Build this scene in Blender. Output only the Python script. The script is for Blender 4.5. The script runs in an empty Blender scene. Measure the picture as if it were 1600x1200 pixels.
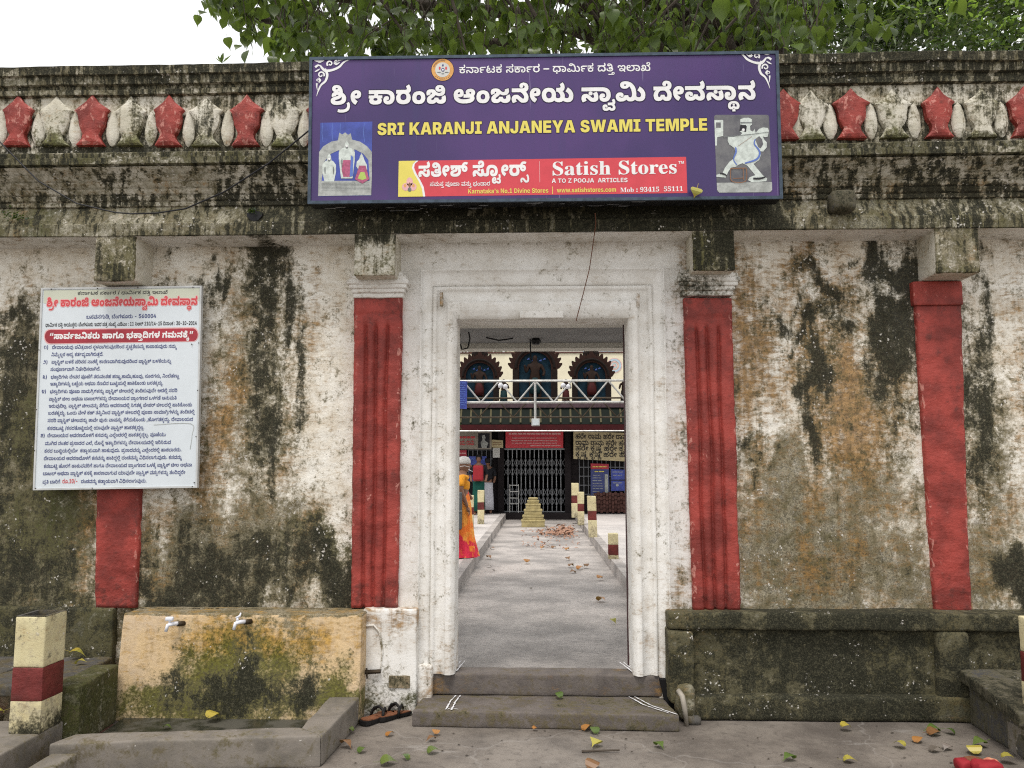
import bpy, math, random
import numpy as np
from mathutils import Vector, Matrix
from mathutils.geometry import delaunay_2d_cdt

# ------------------------------------------------------------------ camera, world, sun, exposure
S = bpy.context.scene
COL = S.collection
F_PX = 1250.0                       # focal length in photo pixels (1600 wide)
YAW, PITCH, ROLL = math.radians(1.9), math.radians(5.98), math.radians(0.0)
CAM = np.array([-0.024, -5.5, 1.60])
cam = bpy.data.cameras.new('camera')
cam.sensor_width = 36.0
cam.lens = F_PX / 1600 * 36
cam.clip_start = 0.05
cam.clip_end = 500
co = bpy.data.objects.new('camera', cam)
COL.objects.link(co)
S.camera = co
fw = np.array([-math.sin(YAW) * math.cos(PITCH), math.cos(YAW) * math.cos(PITCH), math.sin(PITCH)])
rt = np.array([math.cos(YAW), math.sin(YAW), 0.0])
up = np.cross(rt, fw)
M3 = Matrix(((rt[0], up[0], -fw[0]), (rt[1], up[1], -fw[1]), (rt[2], up[2], -fw[2])))
co.matrix_world = Matrix.Translation(Vector(CAM)) @ M3.to_4x4()

w = bpy.data.worlds.new('World')
S.world = w
w.use_nodes = True
nt = w.node_tree
for n in list(nt.nodes):
    nt.nodes.remove(n)
out = nt.nodes.new('ShaderNodeOutputWorld')
bg = nt.nodes.new('ShaderNodeBackground')
bg.inputs[1].default_value = 0.12
sky = nt.nodes.new('ShaderNodeTexSky')
sky.sky_type = 'NISHITA'
sky.sun_disc = False
SUN_EL, SUN_AZ = math.radians(66), math.radians(196)
sky.sun_elevation = SUN_EL
sky.sun_rotation = SUN_AZ
sky.air_density = 1.5
sky.dust_density = 4.0
mixn = nt.nodes.new('ShaderNodeMix')
mixn.data_type = 'RGBA'
mixn.inputs[0].default_value = 0.8          # thin bright overcast over the whole sky
mixn.inputs[7].default_value = (8.8, 8.7, 8.5, 1)
nt.links.new(sky.outputs[0], mixn.inputs[6])
nt.links.new(mixn.outputs[2], bg.inputs[0])
nt.links.new(bg.outputs[0], out.inputs[0])
sl = bpy.data.lights.new('sun', 'SUN')
sl.energy = 1.5
sl.angle = math.radians(16)
sl.color = (1.0, 0.96, 0.9)
so = bpy.data.objects.new('sun', sl)
COL.objects.link(so)
sd = Vector((math.sin(SUN_AZ) * math.cos(SUN_EL), math.cos(SUN_AZ) * math.cos(SUN_EL), math.sin(SUN_EL)))
so.rotation_euler = sd.to_track_quat('Z', 'Y').to_euler()
S.view_settings.view_transform = 'Standard'
S.view_settings.look = 'None'
S.view_settings.gamma = 1
S.view_settings.use_curve_mapping = False
S.view_settings.exposure = 0.50
S.cycles.filter_width = 1.15
S.cycles.use_denoising = False

# ------------------------------------------------------------------ measuring helpers (photo point -> place)
def ray(px, py):
    d = rt * (px - 800) / F_PX + up * (600 - py) / F_PX + fw
    return d
def P(px, py, Y=0.0):               # where the sight line meets the vertical plane y = Y
    d = ray(px, py)
    t = (Y - CAM[1]) / d[1]
    p = CAM + d * t
    return float(p[0]), float(Y), float(p[2])
def G(px, py, z=0.0):               # where it meets the level z
    d = ray(px, py)
    t = (z - CAM[2]) / d[2]
    p = CAM + d * t
    return float(p[0]), float(p[1]), float(z)
def X(px, Y=0.0, py=731): return P(px, py, Y)[0]
def Z(py, Y=0.0, px=841): return P(px, py, Y)[2]

# ------------------------------------------------------------------ noise
def _h(i, j, k, s):
    n = (i * 374761393 + j * 668265263 + k * 2147483647 + s * 974634777) & 0xffffffff
    n = ((n ^ (n >> 13)) * 1274126177) & 0xffffffff
    return ((n ^ (n >> 16)) & 0xffff) / 65535.0
def vnoise(p, s=0):
    p = np.asarray(p, float)
    i = np.floor(p).astype(np.int64)
    f = p - i
    f = f * f * (3 - 2 * f)
    r = 0
    for a in (0, 1):
        for b in (0, 1):
            for c in (0, 1):
                wt = (f[:, 0] if a else 1 - f[:, 0]) * (f[:, 1] if b else 1 - f[:, 1]) * (f[:, 2] if c else 1 - f[:, 2])
                r = r + wt * _h(i[:, 0] + a, i[:, 1] + b, i[:, 2] + c, s)
    return r
def fbm(p, o=4, s=0):
    p = np.asarray(p, float)
    r = 0; a = 0.5; t = 0
    for k in range(o):
        r = r + a * vnoise(p * (2 ** k) + 17.3 * k, s + k); t += a; a *= 0.55
    return r / t - 0.5

# ------------------------------------------------------------------ object helpers
MATS = {}
STAINED = set()
def wloc(o):
    v = Vector((0, 0, 0))
    while o is not None:
        v = v + o.location; o = o.parent
    return v
def tag(o, label=None, cat=None, group=None, kind=None):
    if label: o['label'] = label
    if cat: o['category'] = cat
    if group: o['group'] = group
    if kind: o['kind'] = kind
    return o
def empty(name, loc, label, cat, group=None):
    o = bpy.data.objects.new(name, None)
    o.empty_display_size = 0.1
    COL.objects.link(o)
    o.location = loc
    return tag(o, label, cat, group)
def mesh(name, V, F, mat, parent=None, smooth=False, stain=None, label=None, cat=None, group=None, kind=None, local=False):
    V = np.asarray(V, float).reshape(-1, 3)
    if isinstance(mat, str): mat = MATS[mat]
    off = np.array(wloc(parent)) if (parent is not None and not local) else np.zeros(3)
    me = bpy.data.meshes.new(name)
    me.from_pydata((V - off).tolist(), [], F if isinstance(F, list) else F.tolist())
    me.materials.append(mat)
    if smooth:
        me.polygons.foreach_set('use_smooth', [True] * len(me.polygons))
    if mat.name in STAINED:
        a = me.color_attributes.new('stain', 'FLOAT_COLOR', 'POINT')
        if stain is None: stain = (0.2, 0.2, 0.2, 0.3)
        c = stain(V) if callable(stain) else np.tile(np.array(stain, float), (len(V), 1))
        a.data.foreach_set('color', np.ascontiguousarray(c, dtype=np.float32).ravel())
    me.update()
    o = bpy.data.objects.new(name, me)
    COL.objects.link(o)
    o.parent = parent
    return tag(o, label, cat, group, kind)
def copy_tree(o, parent=None, loc=None):
    c = o.copy(); COL.objects.link(c); c.parent = parent
    if loc is not None: c.location = loc
    for ch in o.children: copy_tree(ch, c)
    return c
class MB:                            # collects pieces that form one mesh
    def __init__(s): s.V = []; s.F = []; s.n = 0
    def add(s, V, F):
        V = np.asarray(V, float).reshape(-1, 3)
        s.V.append(V); n = s.n
        s.F += [tuple(int(i) + n for i in f) for f in F]
        s.n += len(V); return s
    def box(s, x0, x1, y0, y1, z0, z1):
        return s.add([(x0,y0,z0),(x1,y0,z0),(x1,y1,z0),(x0,y1,z0),(x0,y0,z1),(x1,y0,z1),(x1,y1,z1),(x0,y1,z1)],
                     [(0,3,2,1),(4,5,6,7),(0,1,5,4),(1,2,6,5),(2,3,7,6),(3,0,4,7)])
    def tube(s, pts, r, n=8, cap=True):
        V, F = tube(pts, r, n, cap); return s.add(V, F)
    def build(s, name, mat, parent=None, **k):
        return mesh(name, np.concatenate(s.V), s.F, mat, parent, **k)
def tube(pts, r, n=8, cap=True):
    pts = [np.asarray(p, float) for p in pts]
    rs = r if hasattr(r, '__len__') else [r] * len(pts)
    V = []; F = []
    prev = None
    for i, p in enumerate(pts):
        t = pts[min(i + 1, len(pts) - 1)] - pts[max(i - 1, 0)]
        t = t / (np.linalg.norm(t) + 1e-9)
        if prev is None:
            a = np.array([0, 0, 1.0]) if abs(t[2]) < 0.9 else np.array([1.0, 0, 0])
            u = np.cross(t, a)
        else:
            u = prev - t * np.dot(prev, t)
        u = u / (np.linalg.norm(u) + 1e-9); prev = u
        v = np.cross(t, u)
        for k in range(n):
            an = 2 * math.pi * k / n
            V.append(p + rs[i] * (math.cos(an) * u + math.sin(an) * v))
    for i in range(len(pts) - 1):
        for k in range(n):
            a = i * n + k; b = i * n + (k + 1) % n
            F.append((a, b, b + n, a + n))
    if cap:
        F.append(tuple(range(n - 1, -1, -1))); F.append(tuple((len(pts) - 1) * n + k for k in range(n)))
    return np.array(V), F
def lines(a, b, res, r=0.0):
    n = max(1, int(round(abs(b - a) / res)))
    L = list(np.linspace(a, b, n + 1))
    if r > 0 and abs(b - a) > 2.5 * r:
        sgn = 1 if b > a else -1
        L = [q for q in L if min(abs(q - a), abs(q - b)) > r * 1.2]
        L += [a, a + sgn * r * 0.35, a + sgn * r, b, b - sgn * r * 0.35, b - sgn * r]
        L = sorted(set(L))
    return L
def rbox(x0, x1, y0, y1, z0, z1, res=0.04, r=0.008, amp=0.003, fr=6.0, seed=0, taper=None, skip=''):
    """subdivided box with rounded arrises and slightly uneven faces"""
    xs, ys, zs = lines(x0, x1, res, r), lines(y0, y1, res, r), lines(z0, z1, res, r)
    V = []; F = []
    def grid(A, B, fn, flip):
        n0 = len(V)
        for a in A:
            for b in B: V.append(fn(a, b))
        m = len(B)
        for i in range(len(A) - 1):
            for j in range(m - 1):
                q = (n0 + i * m + j, n0 + (i + 1) * m + j, n0 + (i + 1) * m + j + 1, n0 + i * m + j + 1)
                F.append(q[::-1] if flip else q)
    if 'f' not in skip: grid(xs, zs, lambda a, b: (a, ys[0], b), False)
    if 'k' not in skip: grid(xs, zs, lambda a, b: (a, ys[-1], b), True)
    if 'l' not in skip: grid(ys, zs, lambda a, b: (xs[0], a, b), True)
    if 'r' not in skip: grid(ys, zs, lambda a, b: (xs[-1], a, b), False)
    if 'b' not in skip: grid(xs, ys, lambda a, b: (a, b, zs[0]), True)
    if 't' not in skip: grid(xs, ys, lambda a, b: (a, b, zs[-1]), False)
    V = np.array(V, float)
    key = np.round(V, 5)
    U, inv = np.unique(key, axis=0, return_inverse=True)
    inv = inv.ravel()
    F = [tuple(int(inv[i]) for i in f) for f in F]
    lo = np.array([x0 + r, y0 + r, z0 + r]); hi = np.array([x1 - r, y1 - r, z1 - r])
    q = np.clip(U, np.minimum(lo, hi), np.maximum(lo, hi)); d = U - q
    L = np.linalg.norm(d, axis=1, keepdims=True)
    nz = (np.abs(d) > 1e-6).sum(1, keepdims=True)
    W = np.where((nz > 1) & (L > 0), q + d / np.maximum(L, 1e-9) * np.minimum(L, r), U)
    W = W + np.stack([fbm(W * fr + 10 * k, 3, seed + k) for k in range(3)], 1) * 2 * amp
    if taper is not None: W = taper(W)
    return W, F
def prism(poly, y0, y1, axis='y'):
    """polygon [(a,b)] extruded; axis y: (x,z) outline; axis z: (x,y) outline"""
    n = len(poly)
    ar = sum(poly[i][0] * poly[(i + 1) % n][1] - poly[(i + 1) % n][0] * poly[i][1] for i in range(n))
    if ar < 0: poly = poly[::-1]
    if axis == 'y':
        V = [(a, y0, b) for a, b in poly] + [(a, y1, b) for a, b in poly]
        F = [tuple(range(n)), tuple(range(2 * n - 1, n - 1, -1))] + [(i, i + n, (i + 1) % n + n, (i + 1) % n) for i in range(n)]
    else:
        V = [(a, b, y0) for a, b in poly] + [(a, b, y1) for a, b in poly]
        F = [tuple(range(n - 1, -1, -1)), tuple(range(n, 2 * n))] + [(i, (i + 1) % n, (i + 1) % n + n, i + n) for i in range(n)]
    return V, F
def lathe(prof, cx=0, cy=0, n=16, sx=1, sy=1):
    V = []; F = []
    for r_, z in prof:
        for k in range(n):
            a = 2 * math.pi * k / n
            V.append((cx + r_ * sx * math.cos(a), cy + r_ * sy * math.sin(a), z))
    for i in range(len(prof) - 1):
        for k in range(n):
            a = i * n + k; b = i * n + (k + 1) % n
            F.append((a, b, b + n, a + n))
    F.append(tuple(range(n - 1, -1, -1))); F.append(tuple((len(prof) - 1) * n + k for k in range(n)))
    return V, F
def skin(verts, edges, radii, root=0, sub=2):
    me = bpy.data.meshes.new('tmp'); me.from_pydata(verts, edges, [])
    o = bpy.data.objects.new('tmp', me); COL.objects.link(o)
    o.modifiers.new('s', 'SKIN')
    for i, r_ in enumerate(radii):
        sv = me.skin_vertices[0].data[i]; sv.radius = r_ if hasattr(r_, '__len__') else (r_, r_)
        sv.use_root = (i == root)
    ss = o.modifiers.new('u', 'SUBSURF'); ss.levels = sub
    dg = bpy.context.evaluated_depsgraph_get(); ev = o.evaluated_get(dg); m = ev.to_mesh()
    V = np.array([v.co[:] for v in m.vertices]); F = [tuple(p.vertices) for p in m.polygons]
    ev.to_mesh_clear(); bpy.data.objects.remove(o); bpy.data.meshes.remove(me)
    return V, F

# ------------------------------------------------------------------ node materials
class N:
    def __init__(s, name):
        s.m = bpy.data.materials.new(name); s.m.use_nodes = True; s.t = s.m.node_tree
        for n in list(s.t.nodes): s.t.nodes.remove(n)
        s.o = s.t.nodes.new('ShaderNodeOutputMaterial'); MATS[name] = s.m
        s._p = None
    def nd(s, ty, **k):
        n = s.t.nodes.new(ty)
        for a, b in k.items(): setattr(n, a, b)
        return n
    def set(s, inp, v):
        if hasattr(v, 'is_output') or isinstance(v, bpy.types.NodeSocket): s.t.links.new(v, inp)
        elif isinstance(v, (tuple, list)): inp.default_value = tuple(v) + ((1,) if len(v) == 3 and inp.type == 'RGBA' else ())
        else: inp.default_value = v
    def pos(s):
        if s._p is None: s._p = s.nd('ShaderNodeNewGeometry').outputs['Position']
        return s._p
    def obj(s): return s.nd('ShaderNodeTexCoord').outputs['Object']
    def map(s, v, sc=(1, 1, 1), loc=(0, 0, 0)):
        n = s.nd('ShaderNodeMapping'); s.set(n.inputs[0], v); n.inputs[3].default_value = sc; n.inputs[1].default_value = loc; return n.outputs[0]
    def noise(s, scale, det=5, rough=0.6, v=None, dist=0.0, off=0):
        n = s.nd('ShaderNodeTexNoise'); s.set(n.inputs['Vector'], v if v is not None else s.pos())
        if off: s.set(n.inputs['Vector'], s.map(v if v is not None else s.pos(), loc=(off, off * .7, off * 1.3)))
        n.inputs['Scale'].default_value = scale; n.inputs['Detail'].default_value = det
        n.inputs['Roughness'].default_value = rough; n.inputs['Distortion'].default_value = dist
        return n.outputs[0]
    def vor(s, scale, v=None, feat='F1', rnd=1.0, out=0):
        n = s.nd('ShaderNodeTexVoronoi'); n.feature = feat; s.set(n.inputs['Vector'], v if v is not None else s.pos())
        n.inputs['Scale'].default_value = scale; n.inputs['Randomness'].default_value = rnd; return n.outputs[out]
    def ma(s, op, a, b=0.0, c=0.0, clamp=False):
        n = s.nd('ShaderNodeMath', operation=op); n.use_clamp = clamp
        s.set(n.inputs[0], a); s.set(n.inputs[1], b)
        if op in ('MULTIPLY_ADD',): s.set(n.inputs[2], c)
        return n.outputs[0]
    def ss(s, v, a, b):
        n = s.nd('ShaderNodeMapRange', interpolation_type='SMOOTHSTEP'); s.set(n.inputs[0], v)
        n.inputs[1].default_value = a; n.inputs[2].default_value = b; n.inputs[3].default_value = 0; n.inputs[4].default_value = 1
        return n.outputs[0]
    def mix(s, f, a, b):
        n = s.nd('ShaderNodeMix', data_type='RGBA'); s.set(n.inputs[0], f); s.set(n.inputs[6], a); s.set(n.inputs[7], b); return n.outputs[2]
    def bump(s, h, st=0.5, dist=0.01, nrm=None):
        n = s.nd('ShaderNodeBump'); n.inputs['Strength'].default_value = st; n.inputs['Distance'].default_value = dist
        s.set(n.inputs['Height'], h)
        if nrm is not None: s.set(n.inputs['Normal'], nrm)
        return n.outputs[0]
    def bsdf(s, col, rough=0.8, nrm=None, spec=0.5, metal=0.0, **k):
        b = s.nd('ShaderNodeBsdfPrincipled'); s.set(b.inputs['Base Color'], col); s.set(b.inputs['Roughness'], rough)
        b.inputs['Metallic'].default_value = metal; b.inputs['Specular IOR Level'].default_value = spec
        if nrm is not None: s.set(b.inputs['Normal'], nrm)
        for a, v in k.items(): s.set(b.inputs[a.replace('_', ' ')], v)
        s.t.links.new(b.outputs[0], s.o.inputs[0]); return b
    def attr(s, name='stain'):
        n = s.nd('ShaderNodeAttribute'); n.attribute_name = name; return n.outputs['Color'], n.outputs['Alpha']
    def sep(s, c):
        n = s.nd('ShaderNodeSeparateColor'); s.set(n.inputs[0], c); return n.outputs[0], n.outputs[1], n.outputs[2]

def plaster(name, base, base2, chips=0.5, rough=0.9, streak=0.35, bump=1.0, grey=((.040, .037, .020), (.34, .30, .21)), ochre=(.33, .185, .060), green=(.065, .072, .016), tan=.55):
    n = N(name); STAINED.add(name)
    p = n.pos()
    sx = n.map(p, (1, 1, .10))
    n1 = n.noise(4.0, 8, .68, dist=.25); n2 = n.noise(22, 7, .72); n3 = n.noise(26, 6, .65, v=sx, dist=.2)
    n4 = n.noise(130, 4, .7); n5 = n.noise(9, 8, .7, off=7.3, dist=.5); n6 = n.noise(55, 5, .75, off=3.1)
    nb = n.noise(3.0, 6, .6, v=sx)
    c, al = n.attr(); R_, G_, B_ = n.sep(c)
    col = n.mix(n.ss(n1, .38, .62), base, base2)
    col = n.mix(n.ma('MULTIPLY', n.ss(n6, .55, .72), .35), col, tuple(x * .62 for x in base2))
    def lay(amt, k1, a, k2, b, k3=0.0, d=None):
        v = n.ma('MULTIPLY_ADD', n.ma('SUBTRACT', a, .5), k1, amt)
        v = n.ma('MULTIPLY_ADD', n.ma('SUBTRACT', b, .5), k2, v)
        if d is not None: v = n.ma('MULTIPLY_ADD', n.ma('SUBTRACT', d, .5), k3, v)
        return v
    nh = n.noise(13, 8, .72, v=n.map(p, (1, 1, 3.0)), dist=.6)
    col = n.mix(n.ma('MULTIPLY', n.ss(n.ma('ADD', nh, n.ma('MULTIPLY', B_, .12)), .55, .70), tan), col, (.40, .31, .19))
    n7 = n.noise(70, 5, .75, off=5.5)
    gn = n.ma('MULTIPLY_ADD', n4, .35, n.ma('MULTIPLY_ADD', n6, .35, n.ma('MULTIPLY', n2, .3)))
    gcol = n.mix(n.ss(gn, .42, .585), grey[0], grey[1])
    gcol = n.mix(n.ma('MULTIPLY', n.ss(n5, .42, .62), .55), gcol, (.12, .088, .032))
    gv = lay(al, 1.5, n5, 1.3, n2, 1.1, n6)
    col = n.mix(n.ma('MULTIPLY', n.ss(gv, .22, .55), tan), col, (.40, .35, .26))
    col = n.mix(n.ma('MULTIPLY', n.ss(gv, .40, .85), .93), col, gcol)
    ocol = n.mix(n.ss(n2, .40, .62), ochre, tuple(x * .40 for x in ochre))
    ov = lay(B_, 1.5, n1, 1.6, nh, .5 + streak, n3)
    col = n.mix(n.ma('MULTIPLY', n.ss(ov, .26, .95), .88), col, ocol)
    grc = n.mix(n.ss(n6, .42, .6), green, tuple(x * .4 for x in green))
    col = n.mix(n.ma('MULTIPLY', n.ss(lay(G_, 1.5, n5, 1.3, n6, streak, nb), .30, .88), .92), col, grc)
    bv = lay(R_, 1.7, n5, 1.1, n6, streak * 2.2, n3)
    bv = n.ma('MULTIPLY_ADD', n.ma('SUBTRACT', n7, .5), .5, bv)
    col = n.mix(n.ma('MULTIPLY', n.ss(bv, .22, .50), .6), col, (.12, .105, .055))
    bcol = n.mix(n.ss(n.ma('MULTIPLY_ADD', n4, .5, n.ma('MULTIPLY', n6, .5)), .46, .64), (.010, .011, .007), (.085, .08, .05))
    bl = n.ss(bv, .43, .72)
    col = n.mix(n.ma('MULTIPLY', bl, .94), col, bcol)
    spk = n.ss(n.ma('ADD', n7, n.ma('MULTIPLY', n.ma('ADD', n.ma('ADD', R_, B_), al), .05)), .64, .69)
    col = n.mix(n.ma('MULTIPLY', spk, min(.6, tan * 1.1)), col, (.045, .035, .022))
    dv = n.nd('ShaderNodeVectorMath', operation='ADD'); sc = n.nd('ShaderNodeVectorMath', operation='SCALE')
    nn = n.nd('ShaderNodeTexNoise'); n.set(nn.inputs['Vector'], p); nn.inputs['Scale'].default_value = 30
    n.set(sc.inputs[0], nn.outputs[1]); sc.inputs[3].default_value = .035; n.set(dv.inputs[0], p); n.set(dv.inputs[1], sc.outputs[0])
    vd = n.vor(38, v=dv.outputs[0])
    ch = n.ma('MULTIPLY', n.ss(n.ma('SUBTRACT', .30, vd), 0.0, .06), n.ss(n.noise(5.5, 5, .8, off=11), .60 - .07 * chips, .66 - .07 * chips))
    gate = n.ss(n.ma('ADD', n.ma('ADD', R_, G_), al), .2, .7)
    col = n.mix(n.ma('MULTIPLY', n.ma('MULTIPLY', ch, gate), .85), col, (.60, .57, .52))
    h = n.ma('MULTIPLY_ADD', n2, .6, n.ma('MULTIPLY_ADD', n6, .5, n.ma('MULTIPLY', n4, .25)))
    h = n.ma('MULTIPLY_ADD', ch, .25, h)
    h = n.ma('MULTIPLY_ADD', bl, -.15, h)
    nr = n.bump(h, .55 * bump, .012)
    n.bsdf(col, rough, nr, .25)
    return n.m
plaster('plaster_white', (.80, .77, .70), (.66, .60, .50))
plaster('plaster_smooth', (.79, .775, .745), (.68, .655, .61), bump=.5, tan=.18)
plaster('plaster_mossy', (.24, .23, .17), (.11, .105, .07), streak=.2, grey=((.014, .015, .009), (.10, .095, .06)), bump=1.4, tan=.2)
plaster('plaster_cornice', (.58, .55, .48), (.36, .34, .27), streak=1.5, tan=.35, grey=((.030, .030, .018), (.30, .28, .20)))
plaster('plaster_motif', (.64, .61, .53), (.50, .47, .38), streak=.8, bump=.8, green=(.13, .135, .03), tan=.4)
plaster('plaster_yellow', (.64, .47, .27), (.58, .45, .31), ochre=(.52, .30, .06), green=(.11, .115, .016), chips=.1, tan=.2)
plaster('paint_cream', (.64, .58, .36), (.56, .49, .29), chips=.2, bump=.8)
plaster('concrete_grey', (.20, .178, .155), (.13, .117, .10), chips=-.3, grey=((.075, .068, .058), (.17, .155, .135)), bump=.6, tan=.08)
plaster('stone_dark', (.085, .08, .077), (.055, .054, .053), chips=.2, grey=((.035, .034, .032), (.11, .105, .098)), bump=.9, tan=.06)
plaster('stone_step', (.145, .125, .115), (.095, .082, .076), chips=-.6, grey=((.05, .044, .04), (.13, .112, .10)), bump=1.2, tan=.05)
plaster('rubble', (.30, .22, .14), (.2, .12, .08), chips=.1, bump=1.6)

def red_paint(name, c=(.335, .050, .038)):
    n = N(name); STAINED.add(name)
    n1 = n.noise(5, 6, .6); n2 = n.noise(24, 6, .7, v=n.map(n.pos(), (1, 1, .6)), dist=.8); n3 = n.noise(12, 5, .7, off=4)
    col = n.mix(n.ss(n1, .35, .65), c, tuple(x * .52 for x in c))
    c_, al = n.attr(); R_, G_, B_ = n.sep(c_)
    wear = n.ss(n.ma('ADD', n2, n.ma('MULTIPLY', R_, .18)), .685, .75)
    col = n.mix(n.ma('MULTIPLY', wear, .6), col, (.60, .28, .23))
    col = n.mix(n.ma('MULTIPLY', n.ss(n.ma('ADD', n3, n.ma('MULTIPLY', G_, .3)), .58, .75), .7), col, (.10, .025, .02))
    h = n.ma('MULTIPLY_ADD', n2, .5, n.ma('MULTIPLY_ADD', n3, .8, n.ma('MULTIPLY', n.noise(10, 6, .65, v=n.map(n.pos(), (1, 1, 2.6))), .5)))
    n.bsdf(col, .6, n.bump(h, .7, .015), .35)
red_paint('paint_red'); red_paint('paint_maroon', (.17, .028, .025))

def flat(name, c, rough=.6, var=.12, scale=12, metal=0, spec=.4, bump=0.0, bs=60, c2=None, emit=None):
    n = N(name)
    n1 = n.noise(scale, 5, .65)
    col = n.mix(n.ss(n1, .35, .68), c, c2 or tuple(x * (1 - var) for x in c))
    nr = n.bump(n.noise(bs, 4, .6), bump, .005) if bump else None
    n.bsdf(col, rough, nr, spec if max(c) > .06 else spec * .4, metal)
    return n.m
flat('print_white', (.80, .80, .80), .45); flat('print_yellow', (.72, .62, .12), .45, .06); flat('print_red', (.62, .055, .075), .4, .1)
flat('print_dark', (.03, .022, .06), .5); flat('print_navy', (.045, .06, .20), .5); flat('print_black', (.03, .03, .035), .5)
flat('print_pill', (.42, .03, .05), .45, .35, 3); flat('print_redtext', (.60, .06, .07), .5); flat('print_pink', (.75, .42, .42), .5)
flat('print_blue', (.06, .09, .42), .45, .4, 6); flat('print_grey', (.42, .44, .42), .5, .35, 25); flat('print_pale', (.62, .68, .64), .5, .3, 30)
flat('print_shade', (.20, .22, .22), .5, .4, 30); flat('print_charcoal', (.085, .085, .10), .45, .5, 9, c2=(.16, .16, .165)); flat('print_lime', (.42, .55, .12), .5)
flat('print_rose', (.45, .10, .20), .5, .4, 60); flat('print_orange', (.70, .36, .10), .5, .25, 40); flat('print_sky', (.10, .17, .5), .5); flat('print_brown', (.25, .12, .06), .5)
flat('sign_frame', (.06, .085, .12), .5, .4, 20, .4); flat('sign_under', (.012, .012, .014), .35, .3, 8, spec=.6)
flat('board_face', (.63, .68, .72), .35, .07, 4); flat('board_head', (.56, .58, .47), .4, .1, 4)
flat('board_edge', (.55, .56, .56), .4, .2, 10)
flat('metal_grey', (.30, .31, .33), .45, .3, 8, .7); flat('metal_pale', (.62, .62, .60), .4, .35, 14, .3); flat('metal_brown', (.06, .045, .03), .5, .4, 14, .4)
flat('gate_grey', (.16, .165, .18), .5, .2, 10, .5); flat('rust', (.16, .06, .03), .8, .4, 40); flat('cable', (.02, .02, .022), .5)
flat('plastic_white', (.75, .76, .82), .3, .05); flat('leather_black', (.015, .014, .014), .5, bump=.3); flat('leather_brown', (.22, .085, .04), .6, .35, 30, bump=.3)
flat('skin', (.22, .11, .07), .5, .15); flat('hair', (.015, .012, .012), .5); flat('hair_grey', (.62, .60, .58), .8, .35, 60)
flat('cloth_yellow', (.82, .34, .02), .8, .15, 20, bump=.5, bs=40); flat('cloth_dark', (.02, .02, .024), .9); flat('cloth_red', (.28, .012, .02), .8)
flat('cloth_green', (.0, .07, .05), .8); flat('cloth_white', (.6, .6, .66), .8, bump=.4, bs=30); flat('mask_white', (.75, .75, .76), .8); flat('bag_grey', (.11, .12, .13), .8, .3)
flat('ring_blue', (.45, .58, .68), .8); flat('ring_pink', (.72, .45, .47), .8); flat('cloth_floral', (.5, .02, .04), .8, .2, 10, c2=(.62, .35, .2))
flat('litter_brown', (.25, .115, .07), .8, .4, 30, c2=(.42, .26, .18)); flat('banner_cream', (.52, .44, .26), .6, .1, 6); flat('banner_grey', (0.3200, 0.2880, 0.2400), .6, .2, 6); flat('wood_dark', (.05, .025, .02), .7, .3)
flat('terracotta', (0.0297, 0.0125, 0.0089), .8, .4, 14, bump=.6); flat('terracotta_dark', (0.0114, 0.0069, 0.0054), .8, .4, 14, bump=.6); flat('niche_blue', (0.0054, 0.0270, 0.0462), .7, .5, 5)  # arch and niche colours darkened: their backlit shade is in the paint
flat('statue_brown', (0.0189, 0.0086, 0.0048), .7, .4, 16); flat('statue_teal', (0.0052, 0.0252, 0.0288), .7, .4, 16); flat('statue_red', (0.0452, 0.0052, 0.0052), .7, .4, 16)  # statue colours lowered too, carrying the same backlit shade
flat('eave_green', (0.0020, 0.0061, 0.0032), .7, .3, 6); flat('slab_mauve', (0.0672, 0.0378, 0.0462), .8, .4, 8); flat('fascia_red', (0.0462, 0.0049, 0.0063), .6, .3, 5)  # eave, slab and fascia darkened to put the overhang's shade into the colour
flat('wall_purple', (0.0225, 0.0180, 0.0195), .9, .3, 3, bump=.3); flat('room_dark', (0.0120, 0.0112, 0.0120), .9); flat('tile_red', (0.0960, 0.0360, 0.0270), .7, .3, 10)  # pavilion colours darkened with the shade under its roof
flat('glass_lamp', (.65, .72, .75), .2, .05)
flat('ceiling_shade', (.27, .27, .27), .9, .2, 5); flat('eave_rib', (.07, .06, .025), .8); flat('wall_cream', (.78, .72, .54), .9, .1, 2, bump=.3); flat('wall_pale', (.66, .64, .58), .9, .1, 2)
flat('chalk', (.72, .72, .74), .9, .2, 50); flat('bark', (.07, .055, .042), .9, .4, 12, bump=.8, bs=30); flat('soil_red', (.10, .045, .035), .95, .4, 12, bump=.6)
flat('altar_yellow', (.42, .35, .17), .85, .3, 9, bump=.6, bs=40); flat('paper', (.6, .6, .58), .7)

def leafmat(name, c, c2, trans=.45, rough=.35, spec=.5):
    n = N(name)
    oi = n.nd('ShaderNodeObjectInfo').outputs['Random']
    v = n.ma('FRACT', n.ma('ADD', n.ma('MULTIPLY', oi, 7.0), n.ma('MULTIPLY', n.noise(2.2, 3, .7), 2.3)))
    col = n.mix(v, c, c2)
    b = n.bsdf(col, rough, None, spec)
    tr = n.nd('ShaderNodeBsdfTranslucent'); n.set(tr.inputs[0], n.mix(.55, col, (.30, .42, .06)))
    mx = n.nd('ShaderNodeMixShader'); mx.inputs[0].default_value = trans
    n.t.links.new(b.outputs[0], mx.inputs[1]); n.t.links.new(tr.outputs[0], mx.inputs[2]); n.t.links.new(mx.outputs[0], n.o.inputs[0])
leafmat('leaf_peepal', (.008, .024, .005), (.085, .14, .02), .44)
leafmat('leaf_shrub', (.006, .022, .006), (.05, .105, .016), .22, .25, .8)
leafmat('leaf_far', (.06, .12, .03), (.14, .2, .06), .4)
leafmat('leaf_young', (.14, .26, .03), (.2, .33, .05), .55)
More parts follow.
